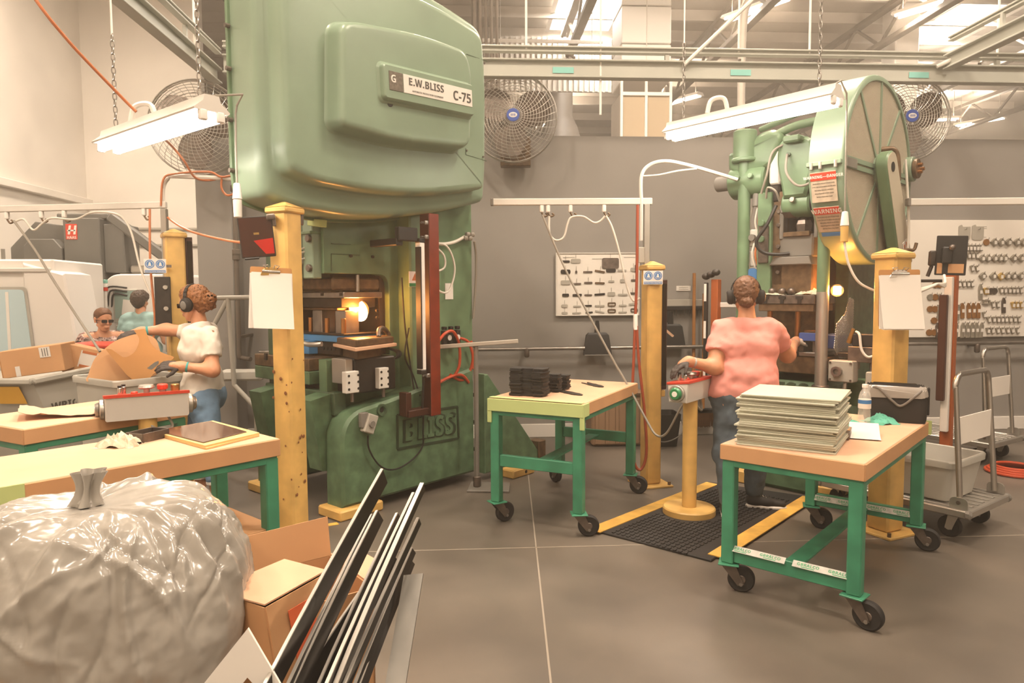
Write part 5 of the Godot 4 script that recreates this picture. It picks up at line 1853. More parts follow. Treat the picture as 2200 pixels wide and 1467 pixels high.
func tables_right():
	var t := work_table("green steel rolling table carrying the tall stack of grey boards", v3(1.243, 0, -3.37), A45, 1.31, 0.66, 0.75, 0.19, [-70.0, -95.0, -70.0, -80.0])
	var w := t.transform
	for q in [[-0.155, 0.0, 0.29], [0.165, 0.02, 0.28]]:
		print_strip(t, xf(v3(0.018, 0.236 - 0.012, 0.33 + q[0]), rot(Vector3.UP, -90) * rot(Vector3.RIGHT, -50)), q[2], 2)
	for q in [[-0.15, 0.0, 0.29], [0.16, 0.0, 0.28]]:
		print_strip(t, xf(v3(1.248, 0.205, 0.33 + q[0]), rot(Vector3.UP, -90) * rot(Vector3.RIGHT, -8)), q[2], 2)
	bx(v3(1.312, 0.715, 0.655), v3(0.012, 0.08, 0.05), 0.0)
	obj("tape", M.tape_green, t)
	# the stack: every board is a thing of its own, a little out of line
	var y := 0.7505
	var n := 27
	var base: Node3D
	bx(v3(0.21, 0.0045, 0), v3(0.43, 0.0088, 0.45), 0.0018)
	var board_mesh := shaped()
	for k in n:
		var big := k > n - 3
		var label := "%s grey green fibre board from the top of the tall stack" % nth(n - 1 - k)
		if k == n - 1:
			label = "topmost grey green fibre board of the tall stack on the rolling table"
		elif k == 0:
			label = "lowest grey green fibre board of the stack, flat on the cardboard cover"
		elif k == n - 2:
			label = "grey green fibre board jutting out just under the topmost of the stack"
		var b := put("fibre_board", board_mesh, M.board_grey)
		var a := deg_to_rad(9 + rng.randf_range(-1.6, 1.6) + (1.5 if k % 9 == 5 else 0.0))
		var p := w * v3(0.055 + rng.randf_range(-0.012, 0.012) + k * 0.0008, y, 0.29 + rng.randf_range(-0.012, 0.012) + (0.012 if big else 0.0))
		b.transform = Transform3D(w.basis * Basis(Vector3.UP, a), p)
		tag(b, label, "board", "stack of fibre boards on the rolling table")
		y += 0.0093
	# bottle
	var bt := thing("water_bottle", "clear plastic water bottle with a paper band beside the board stack", "bottle", w * v3(1.0, 0.7505, 0.4))
	lathe([[0.0, 0.003], [0.022, 0.0], [0.031, 0.006], [0.033, 0.02], [0.031, 0.04], [0.033, 0.06], [0.032, 0.08], [0.033, 0.14], [0.032, 0.155], [0.026, 0.18], [0.014, 0.198], [0.013, 0.212], [0.0, 0.212]], 24)
	var pm := mt("bottle_clear", "e6e6e0", 0.08)
	pm.transparency = BaseMaterial3D.TRANSPARENCY_ALPHA
	pm.albedo_color.a = 0.28
	obj("bottle", pm, bt)
	lathe([[0.0335, 0.09], [0.0337, 0.092], [0.0337, 0.14], [0.0335, 0.142]], 24)
	var lbl := obj("band", M.paper, bt)
	lathe([[0.034, 0.118], [0.0341, 0.119], [0.0341, 0.138], [0.034, 0.139]], 24)
	obj("band_print", M.blue_print, lbl)
	lathe([[0.0, 0.208], [0.0155, 0.208], [0.016, 0.212], [0.016, 0.224], [0.014, 0.227], [0.0, 0.227]], 20)
	obj("cap", M.white_plastic, bt)
	# teal cloth
	for q in [[1.1, 0.46, 0.16, 0.055, 41], [0.93, 0.33, 0.12, 0.04, 42]]:
		rag(Vector3.ZERO, v3(q[2], q[3], q[2]), q[4])
		var r := obj("cloth", mt("teal_cloth", "5fae96", 0.8, 0.0, "soft", 3.0))
		r.position = w * v3(q[0], 0.751, q[1])
		tag(r, "crumpled teal cloth lying %s the water bottle" % ("in front of the black bag beside" if q[4] == 41 else "behind"), "cloth")
	# paper and tin
	var pp := thing("paper_sheet", "creased white paper resting on the small tin by the boards", "paper", w * v3(0.62, 0.7505, 0.5), A45 + 0.3)
	for k in 2:
		var g := []
		for i in 7:
			var f := float(i) / 6
			g.append([f, 0.006 + 0.05 * f * f * (1 - 0.3 * k) if k == 0 else 0.004 + 0.02 * f])
		for i in 6:
			var a := v3(-0.1 + 0.2 * g[i][0] + k * 0.02, g[i][1], -0.07)
			var b := v3(-0.1 + 0.2 * g[i + 1][0] + k * 0.02, g[i + 1][1], -0.07)
			quad(a + v3(0, 0, 0.14), b + v3(0, 0, 0.14), b, a)
		obj("sheet", M.paper, pp)
	var tn := thing("tin_box", "small dull metal tin beside the board stack", "tin", w * v3(0.53, 0.7505, 0.42), A45 + 0.2)
	bx(v3(0, 0.022, 0), v3(0.14, 0.044, 0.07), 0.004)
	obj("body", M.steel_worn, tn)
	bx(v3(0, 0.04, 0), v3(0.144, 0.012, 0.074), 0.003)
	obj("lid", M.steel, tn)
	# black bag with clear liner
	var bg := thing("tool_bag", "black open bag with a clear plastic liner at the table end", "bag", w * v3(1.24, 0.7505, 0.5), A45 + 0.25)
	var rs := []
	for e in [[0.0, 0.155, 0.085], [0.02, 0.16, 0.09], [0.1, 0.165, 0.09], [0.16, 0.16, 0.085], [0.2, 0.15, 0.07], [0.205, 0.145, 0.065], [0.17, 0.13, 0.055]]:
		rs.append(lift(rrect(e[2] * 2, e[1] * 2, 0.04), e[0], Transform3D(Basis(Vector3.RIGHT, Vector3(0, 0, -1), Vector3(0, 1, 0)), Vector3.ZERO)))
	loft(rs, true, true)
	obj("body", M.black_soft, bg)
	rs = []
	var nz := FastNoiseLite.new()
	nz.frequency = 6.0
	for e in [[0.208, 0.148, 0.068], [0.2, 0.157, 0.08], [0.175, 0.164, 0.091], [0.15, 0.168, 0.0945]]:
		var r := lift(rrect(e[2] * 2, e[1] * 2, 0.04, 8), e[0], Transform3D(Basis(Vector3.RIGHT, Vector3(0, 0, -1), Vector3(0, 1, 0)), Vector3.ZERO))
		for i in r.size():
			r[i] += v3(0, nz.get_noise_1d(i * 1.7 + e[0] * 20) * 0.035 * (1.0 if e[0] < 0.18 else 0.3), 0)
		rs.append(r)
	loft(rs, false, false)
	obj("liner", mt("liner_clear", "8d857c", 0.2), bg)
	tube(curve([v3(0.06, 0.14, -0.15), v3(0.09, 0.2, -0.1), v3(0.1, 0.13, -0.02), v3(0.1, 0.1, 0.03), v3(0.095, 0.16, 0.1), v3(0.08, 0.19, 0.13)]).map(func(p): return v3(-p.x, p.y, p.z)), 0.007)
	obj("strap", mt("strap_grey", "6b635b", 0.5), bg)
	for z in [-0.17, 0.17]:
		bx(v3(0.0, 0.12, z), v3(0.03, 0.16, 0.012), 0.004)
		obj("side_flap", M.black_soft, bg)

	# the middle table
	t = work_table("green steel rolling table with pale green tape along its front edge", v3(0.115, 0, -4.48), deg_to_rad(59.5), 1.12, 0.645, 0.83, 0.42, [-30.0, -60.0, 60.0, -80.0])
	bx(v3(-0.008, 0.787, 0.3225), v3(0.008, 0.08, 0.66), 0.002)
	var tp := obj("tape", M.tape_green, t)
	for z in [0.0, 0.645]:
		bx(v3(-0.002, 0.715, z + (0.0 if z > 0 else 0.005)), v3(0.012, 0.09, 0.03), 0.002)
		obj("tape_end", M.tape_green, tp)
	bx(v3(0.02, 0.8335, 0.3225), v3(0.05, 0.002, 0.64))
	bx(v3(0.04, 0.787, 0.653), v3(0.1, 0.08, 0.008), 0.002)
	obj("tape_fold", M.tape_green, tp)
	w = t.transform
	# stacks of black stamped parts
	var prof := poly([[-0.11, -0.055], [-0.03, -0.055], [-0.02, -0.03], [0.03, -0.03], [0.04, -0.055], [0.11, -0.055], [0.12, 0.0], [0.1, 0.055], [0.03, 0.055], [0.02, 0.04], [-0.04, 0.04], [-0.05, 0.055], [-0.11, 0.055], [-0.12, 0.01]])
	var layt := Basis(Vector3.RIGHT, Vector3(0, 0, -1), Vector3(0, 1, 0))
	prism(prof, 0.0, 0.0095, xf(Vector3.ZERO, layt), 0.001)
	var part_mesh := shaped()
	for s in [[0.2, 0.19, 18, 1.1, "large stack of black stamped parts at the taped table end"], [0.42, 0.24, 12, 0.7, "middle stack of black stamped parts on the taped table"], [0.56, 0.25, 10, 0.65, "small rear stack of black stamped parts on the taped table"]]:
		for k in s[2]:
			var b := put("stamped_part", part_mesh, M.black)
			b.transform = Transform3D(w.basis * Basis(Vector3.UP, PI / 2 + rng.randf_range(-0.12, 0.12)) * Basis.from_scale(v3(s[3], 1, s[3])), w * v3(s[0] + rng.randf_range(-0.006, 0.006), 0.8345 + k * 0.0099, s[1] + rng.randf_range(-0.006, 0.006)))
			tag(b, "%s black plate from the top of the %s" % [nth(s[2] - 1 - k), s[4].replace("stack of black stamped parts", "stack")], "plate", s[4])
	var blade := rounded(poly([[-0.12, -0.02], [-0.06, -0.035], [-0.02, -0.03], [0.03, -0.035], [0.06, -0.025], [0.14, -0.03], [0.14, -0.018], [0.08, -0.012], [0.08, 0.012], [0.14, 0.016], [0.14, 0.03], [0.05, 0.03], [0.02, 0.035], [-0.03, 0.03], [-0.06, 0.036], [-0.12, 0.02], [-0.14, 0.0]]), [0.006], 3)
	for q in [[0.4, 0.40, 0.5, "dark stamped blank lying nearer the taped edge of the middle table"], [0.85, 0.40, 0.35, "dark stamped blank lying farther back on the middle table"]]:
		prism(blade, 0.0, 0.006, xf(Vector3.ZERO, layt), 0.001)
		var b := obj("stamped_blank", M.iron_dark)
		b.transform = Transform3D(w.basis * Basis(Vector3.UP, q[2] + 0.5), w * v3(q[0], 0.8305, q[1]))
		tag(b, q[3], "blank")


func tables_left():
	# near table
	var t := work_table("long green work table topped with kraft cardboard in front at the left", v3(-1.609, 0, -2.446) + v3(-0.42, 0, 0.427) + v3(-0.392, 0, -0.38), A45, 1.65, 0.55, 0.85, 0.0, [])
	var w := t.transform
	slab([[0.1, 0.03], [1.62, 0.03], [1.62, 0.52], [0.1, 0.52]], 0.40, 0.43, ID, 0.004)
	obj("shelf", M.green_table, t)
	slab([[0.1, 0.02], [1.64, 0.02], [1.64, 0.53], [0.1, 0.53]], 0.43, 0.44, ID, 0.002)
	obj("shelf_cover", M.card, t)
	bx(v3(0.6, 0.80, 0.556), v3(0.14, 0.1, 0.004))
	bx(v3(0.57, 0.73, 0.557), v3(0.07, 0.1, 0.004), 0.0)
	obj("tape", M.tape_green, t)
	for k in 2:
		slab([[1.33, -0.0 + k * 0.01], [1.345, 0.53 - k * 0.012], [1.635, 0.44], [1.655 - k * 0.01, -0.03]], 0.8505 + k * 0.0085, 0.859 + k * 0.0085, ID, 0.001)
		var b := obj("panel_board", mt("board_yellow", "d9b878", 0.6, 0.0, "soft", 2.0))
		b.transform = w * xf(v3(-0.02, 0, -0.0))
		tag(b, "pale yellow board under the smoked sheet on the near left table, %s of two" % ("upper" if k else "lower"), "board")
	slab([[1.34, 0.03], [1.36, 0.47], [1.6, 0.39], [1.62, 0.0]], 0.868, 0.872, ID, 0.001)
	var g := obj("smoked_sheet", mt("smoked", "54382a", 0.06))
	g.transform = w * xf(v3(-0.02, 0, 0))
	tag(g, "glossy smoked plastic sheet on the boards of the near left table", "sheet")
	rag(Vector3.ZERO, v3(0.17, 0.07, 0.14), 77)
	var r := obj("rag", M.rag)
	r.position = w * v3(1.125, 0.851, 0.145)
	tag(r, "crumpled cream rag beside the shallow metal tray on the near table", "rag")
	var tr := thing("metal_tray", "shallow open metal tray beside the cream rag", "tray", w * v3(1.255, 0.851, 0.11), A45 + 0.35)
	bx(v3(0, 0.002, 0), v3(0.14, 0.004, 0.1))
	obj("bottom", M.steel_worn, tr)
	for q in [[v3(0, 0.02, 0.05), v3(0.144, 0.04, 0.004)], [v3(0, 0.02, -0.05), v3(0.144, 0.04, 0.004)], [v3(0.07, 0.02, 0), v3(0.004, 0.04, 0.104)], [v3(-0.07, 0.02, 0), v3(0.004, 0.04, 0.104)]]:
		bx(q[0], q[1], 0.001)
		obj("side", M.steel_worn, tr)
	# far table
	t = work_table("green work table topped with kraft cardboard behind the near left table", v3(-2.13, 0, -3.48) - v3(0.848, 0, 0.53) * 0.67, deg_to_rad(58), 0.9, 0.6, 0.85, 0.0, [])
	w = t.transform
	var th := thing("kraft_sheet", "curled pale kraft paper sheet on the rear left table", "paper", w * v3(0.38, 0.851, 0.38), deg_to_rad(30))
	var nz := FastNoiseLite.new()
	nz.frequency = 3.0
	var p := []
	for j in 11:
		for i in 17:
			var u := float(i) / 16 - 0.5
			var v := float(j) / 10 - 0.5
			p.append(v3(u * 0.52, 0.004 + 0.035 * pow(absf(u) * 2, 2.5) * (1 + nz.get_noise_2d(i, j)) + 0.012 * (1 + nz.get_noise_2d(i * 0.3, j * 0.3)), v * 0.28 + 0.03 * sin(u * 5)))
	for j in 10:
		for i in 16:
			var k := j * 17 + i
			quad(p[k], p[k + 17], p[k + 18], p[k + 1])
			quad(p[k] - v3(0, 0.002, 0), p[k + 1] - v3(0, 0.002, 0), p[k + 18] - v3(0, 0.002, 0), p[k + 17] - v3(0, 0.002, 0))
	obj("sheet", M.card_top, th)
	slab([[0.05, 0.02], [0.85, 0.02], [0.85, 0.56], [0.05, 0.56]], 0.735, 0.745)
	obj("under_cover", M.card_dark, t)


# ---------- figures: capsules joined by a smooth minimum, meshed as surface nets ----------
var BV := PackedVector3Array()
var BI := PackedInt32Array()


func cap(a: Vector3, b: Vector3, ra: float, rb := -1.0, n := Vector3.ZERO, f := 1.0, flat_end := false) -> Array:
	return [a, b, ra, rb if rb >= 0 else ra, n.normalized() if n != Vector3.ZERO else n, f, flat_end]


func blob(caps: Array, cell: float, k: float, planes := [], amp := 0.0, freq := 10.0, sd := 1):
	var lo := Vector3(1e9, 1e9, 1e9)
	var hi := -lo
	for c in caps:
		var r: float = maxf(c[2], c[3]) + k * 0.5 + cell * 2.5 + amp
		for p in [c[0], c[1]]:
			lo = lo.min(p - Vector3.ONE * r)
			hi = hi.max(p + Vector3.ONE * r)
	var n := Vector3i(((hi - lo) / cell).ceil()) + Vector3i.ONE
	var nx := n.x
	var nxy := n.x * n.y
	var F := PackedFloat32Array()
	F.resize(nx * n.y * n.z)
	F.fill(9.0)
	for c in caps:
		var a: Vector3 = c[0]
		var b: Vector3 = c[1]
		var ra: float = c[2]
		var rb: float = c[3]
		var fn: Vector3 = c[4]
		var ff: float = 1.0 / c[5] - 1.0
		var cut: bool = c[6]
		var ab := b - a
		var L2 := maxf(ab.length_squared(), 1e-9)
		var dir := ab / sqrt(L2)
		var R := maxf(ra, rb) + k + cell * 2.0
		var i0 := Vector3i(((a.min(b) - Vector3.ONE * R - lo) / cell).floor()).max(Vector3i.ZERO)
		var i1 := Vector3i(((a.max(b) + Vector3.ONE * R - lo) / cell).ceil()).min(n - Vector3i.ONE)
		for z in range(i0.z, i1.z + 1):
			for y in range(i0.y, i1.y + 1):
				var at := z * nxy + y * nx
				for x in range(i0.x, i1.x + 1):
					var p := lo + Vector3(x, y, z) * cell - a
					if ff != 0.0:
						p += fn * (p.dot(fn) * ff)
					var t := clampf(p.dot(ab) / L2, 0.0, 1.0)
					var d := (p - ab * t).length() - lerpf(ra, rb, t)
					if cut:
						d = maxf(d, (p - ab).dot(dir))
					var o := F[at + x]
					var h := k - absf(o - d)
					F[at + x] = minf(o, d) if h <= 0.0 else minf(o, d) - h * h / (4.0 * k)
	if amp > 0.0 or planes:
		var nz := FastNoiseLite.new()
		nz.frequency = freq
		nz.seed = sd
		nz.fractal_octaves = 2
		var i := 0
		for z in n.z:
			for y in n.y:
				for x in nx:
					if F[i] < 0.1:
						var p := lo + Vector3(x, y, z) * cell
						if amp > 0.0:
							F[i] -= amp * nz.get_noise_3dv(p)
						for q in planes:
							F[i] = maxf(F[i], p.dot(q[0]) - q[1])
					i += 1
	var slot := {}
	var off := [0, 1, nx, nx + 1, nxy, nxy + 1, nxy + nx, nxy + nx + 1]
	for z in n.z - 1:
		for y in n.y - 1:
			var at := z * nxy + y * nx
			for x in nx - 1:
				var i := at + x
				var f0 := F[i]
				if f0 > cell * 2.0 or f0 < -cell * 2.0:
					continue
				var s := 0
				for q in 8:
					if F[i + off[q]] < 0.0:
						s += 1
				if s == 0 or s == 8:
					continue
				var sum := Vector3.ZERO
				var cnt := 0
				for e in [[0, 1], [2, 3], [4, 5], [6, 7], [0, 2], [1, 3], [4, 6], [5, 7], [0, 4], [1, 5], [2, 6], [3, 7]]:
					var fa := F[i + off[e[0]]]
					var fb := F[i + off[e[1]]]
					if (fa < 0.0) != (fb < 0.0):
						var t := fa / (fa - fb)
						var pa := Vector3(e[0] & 1, (e[0] >> 1) & 1, e[0] >> 2)
						var pb := Vector3(e[1] & 1, (e[1] >> 1) & 1, e[1] >> 2)
						sum += pa.lerp(pb, t)
						cnt += 1
				slot[i] = BV.size()
				BV.append(lo + (Vector3(x, y, z) + sum / cnt) * cell)
	for i in slot:
		var f0 := F[i]
		for ax in 3:
			var st: int = [1, nx, nxy][ax]
			var u: int = [nx, nxy, 1][ax]
			var v: int = [nxy, 1, nx][ax]
			var f1 := F[i + st]
			if (f0 < 0.0) == (f1 < 0.0):
				continue
			if not (slot.has(i - u) and slot.has(i - v) and slot.has(i - u - v)):
				continue
			var a: int = slot[i]
			var b: int = slot[i - u]
			var c: int = slot[i - u - v]
			var d: int = slot[i - v]
			if f0 < 0.0:
				BI.append_array([a, c, b, a, d, c])
			else:
				BI.append_array([a, b, c, a, c, d])


func flesh(called: String, mat: Material, parent: Node) -> MeshInstance3D:
	var nr := PackedVector3Array()
	nr.resize(BV.size())
	for k in range(0, BI.size(), 3):
		var g := (BV[BI[k + 2]] - BV[BI[k]]).cross(BV[BI[k + 1]] - BV[BI[k]])
		for q in 3:
			nr[BI[k + q]] += g
	for k in nr.size():
		nr[k] = nr[k].normalized()
	var arr := []
	arr.resize(Mesh.ARRAY_MAX)
	arr[Mesh.ARRAY_VERTEX] = BV
	arr[Mesh.ARRAY_NORMAL] = nr
	arr[Mesh.ARRAY_INDEX] = BI
	var m := ArrayMesh.new()
	m.add_surface_from_arrays(Mesh.PRIMITIVE_TRIANGLES, arr)
	BV = PackedVector3Array()
	BI = PackedInt32Array()
	return put(called, m, mat, parent)


func head_caps(h: Transform3D) -> Array:      # faces -z of h; origin at ear level
	var c := []
	var q := func(p): return h * p
	var sx: Vector3 = h.basis.x
	c.append(cap(h * v3(0, 0.035, 0.03), h * v3(0, 0.04, -0.022), 0.083, 0.08, sx, 0.88))
	c.append(cap(h * v3(0, -0.02, -0.035), h * v3(0, -0.065, -0.045), 0.06, 0.048, sx, 0.92))
	c.append(cap(h * v3(0, -0.1, -0.062), h * v3(0, -0.1, -0.06), 0.02))
	for s in [-1, 1]:
		c.append(cap(h * v3(s * 0.05, -0.05, 0.0), h * v3(s * 0.022, -0.097, -0.05), 0.02))
		c.append(cap(h * v3(s * 0.034, -0.028, -0.07), h * v3(s * 0.036, -0.03, -0.068), 0.024))
		c.append(cap(h * v3(s * 0.018, 0.02, -0.094), h * v3(s * 0.042, 0.02, -0.082), 0.01))
		c.append(cap(h * v3(s * 0.078, -0.018, 0.012), h * v3(s * 0.082, 0.012, 0.018), 0.016, 0.02, sx, 0.45))
	c.append(cap(h * v3(0, 0.004, -0.094), h * v3(0, -0.028, -0.112), 0.008, 0.013))
	c.append(cap(h * v3(-0.018, -0.06, -0.095), h * v3(0.018, -0.06, -0.095), 0.0075))
	c.append(cap(h * v3(-0.014, -0.071, -0.094), h * v3(0.014, -0.071, -0.094), 0.0075))
	return c


func hand_caps(w: Vector3, d: Vector3, n: Vector3, side: float, curl: float, r := 0.0095) -> Array:   # wrist, way of the fingers, way the palm faces, side of the thumb
	d = d.normalized()
	n = (n - d * n.dot(d)).normalized()
	var x := d.cross(n) * side
	var c := [cap(w, w + d * 0.05, 0.028, 0.036, n, 0.6), cap(w + d * 0.05 - x * 0.022, w + d * 0.085 - x * 0.026, 0.02, 0.014, n, 0.8), cap(w + d * 0.05 + x * 0.022, w + d * 0.088 + x * 0.026, 0.02, 0.014, n, 0.8)]
	var lens := [0.9, 1.0, 0.93, 0.74]
	for i in 4:
		var off := 0.029 - i * 0.0195
		var p := w + d * (0.088 - absf(i - 1.3) * 0.004) + x * off
		var way := (d + x * off * 2.4).normalized()
		for k in 3:
			var a: float = curl * [0.5, 0.9, 0.7][k] * (1.0 + 0.08 * i)
			way = (way * cos(a) + n * sin(a)).normalized()
			n = (n - way * n.dot(way) * 0.0)
			var e: Vector3 = p + way * [0.042, 0.027, 0.02][k] * lens[i]
			c.append(cap(p, e, r * (1.0 - 0.07 * k), r * (0.95 - 0.07 * k)))
			p = e
	var t0 := w + d * 0.03 + x * 0.026
	var td := (d * 0.62 + x * 0.62 + n * 0.45).normalized()
	var t1 := t0 + td * 0.042
	c.append(cap(t0, t1, 0.015, 0.012))
	td = (td * 0.8 + d * 0.5 + n * 0.35).normalized()
	c.append(cap(t1, t1 + td * 0.034, 0.0115, 0.0095))
	return c


func muffs(parent: Node, h: Transform3D, mat: Material):
	var pts := []
	for k in 13:
		var a := PI * k / 12
		pts.append(h * v3(cos(a) * 0.098, 0.02 + sin(a) * 0.118, 0.005))
	for k in 12:
		bar(pts[k], pts[k + 1], 0.026, 0.009, (pts[k] - h.origin).normalized(), 0.003)
	obj("head_band", mat, parent)
	for s in [-1, 1]:
		var o := h * v3(s * 0.082, -0.008, 0.008)
		var e := h * v3(s * 0.125, -0.012, 0.008)
		var f := Transform3D(zdir(e - o), o)
		var rs := []
		for g in [[0.0, 0.038, 0.046], [0.012, 0.042, 0.05], [0.03, 0.04, 0.048], [0.04, 0.03, 0.037], [0.043, 0.0, 0.0]]:
			rs.append(circle(g[1], 24, f * xf(v3(0, 0, g[0])), g[2]))
		loft(rs)
		var cup := obj("ear_cup", mat, parent)
		loft([circle(0.024, 20, f * xf(v3(0, 0, 0.0415)), 0.03), circle(0.018, 20, f * xf(v3(0, 0, 0.046)), 0.023)], false, true)
		obj("cup_badge", M.grey_mid, cup)
		loft([circle(0.04, 20, f * xf(v3(0, 0, -0.012)), 0.048), circle(0.043, 20, f * xf(v3(0, 0, 0.0)), 0.051)])
		obj("cushion", M.black, cup)


func shoe(parent: Node, heel: Vector3, fwd: Vector3, mat: Material, sole: Material):
	fwd.y = 0
	fwd = fwd.normalized()
	var g := v3(heel.x, 0, heel.z)
	var base := 0.0
	blob([cap(g + v3(0, 0.055, 0) - fwd * 0.02, g + v3(0, 0.05, 0) + fwd * 0.08, 0.04, 0.038), cap(g + v3(0, 0.05, 0) + fwd * 0.08, g + v3(0, 0.038, 0) + fwd * 0.17, 0.04, 0.033, Vector3.UP, 0.8), cap(g + v3(0, 0.06, 0), g + v3(0, 0.1, 0) - fwd * 0.005, 0.038, 0.036)], 0.007, 0.02, [[Vector3.DOWN, -0.02]])
	var s := flesh("shoe", mat, parent)
	var side := fwd.cross(Vector3.UP)
	var pl := []
	for p in [[-0.065, 0.0], [-0.05, 0.036], [0.02, 0.038], [0.1, 0.044], [0.17, 0.038], [0.205, 0.016], [0.205, -0.016], [0.17, -0.038], [0.1, -0.044], [0.02, -0.038], [-0.05, -0.036]]:
		var w: Vector3 = fwd * p[0] + side * p[1]
		pl.append([w.x, w.z])
	slab(pl, 0.0, 0.032, xf(g), 0.008)
	obj("sole", sole, s)
	for k in 4:
		bar(g + fwd * (0.03 + k * 0.018) - side * 0.018 + v3(0, 0.098 - k * 0.006, 0), g + fwd * (0.035 + k * 0.018) + side * 0.018 + v3(0, 0.098 - k * 0.006, 0), 0.005, 0.004)
	obj("laces", sole, s)


func glove(parent: Node, w: Vector3, d: Vector3, n: Vector3, side: float, curl: float, mat: Material, cuffs: Array, fore: Vector3):
	blob(hand_caps(w, d, n, side, curl, 0.0105), 0.0042, 0.008)
	var g := flesh("glove", mat, parent)
	var back := (fore - w).normalized()
	var at := w - back * 0.005
	for cf in cuffs:
		cyl(at, at + back * cf[0], 0.034, 0.036, 20, 0.002)
		obj("cuff", cf[1], g)
		at += back * cf[0]


func people():
	var skin := mt("skin", "c98f6c", 0.5, 0.0, "soft", 6.0)
	skin.subsurf_scatter_enabled = true
	skin.subsurf_scatter_strength = 0.15
	mt("hair_brown", "6d4423", 0.55, 0.0, "mottle", 8.0, "fine", 0.6)
	mt("hair_ginger", "8a5525", 0.55, 0.0, "mottle", 8.0, "fine", 0.6)
	mt("shirt_cream", "d9cfc2", 0.85, 0.0, "soft", 3.0)
	mt("shirt_pink", "e0958a", 0.85, 0.0, "soft", 3.0)
	mt("jeans_light", "6a86a0", 0.85, 0.0, "mottle", 5.0, "fine", 0.1)
	mt("jeans_grey", "545f68", 0.85, 0.0, "mottle", 5.0, "fine", 0.1)
	mt("glove_dark", "463c37", 0.7, 0.0, "mottle", 6.0)
	mt("glove_grey", "a8a6a2", 0.8, 0.0, "soft", 6.0)
	mt("teal_knit", "3f8f8c", 0.85)
	mt("sneaker_grey", "b5aca4", 0.8)
	mt("sneaker_black", "211e1d", 0.7)
	mt("sole_white", "d8d0c8", 0.6)
	woman_cream(skin)
	woman_pink(skin)
	far_people(skin)


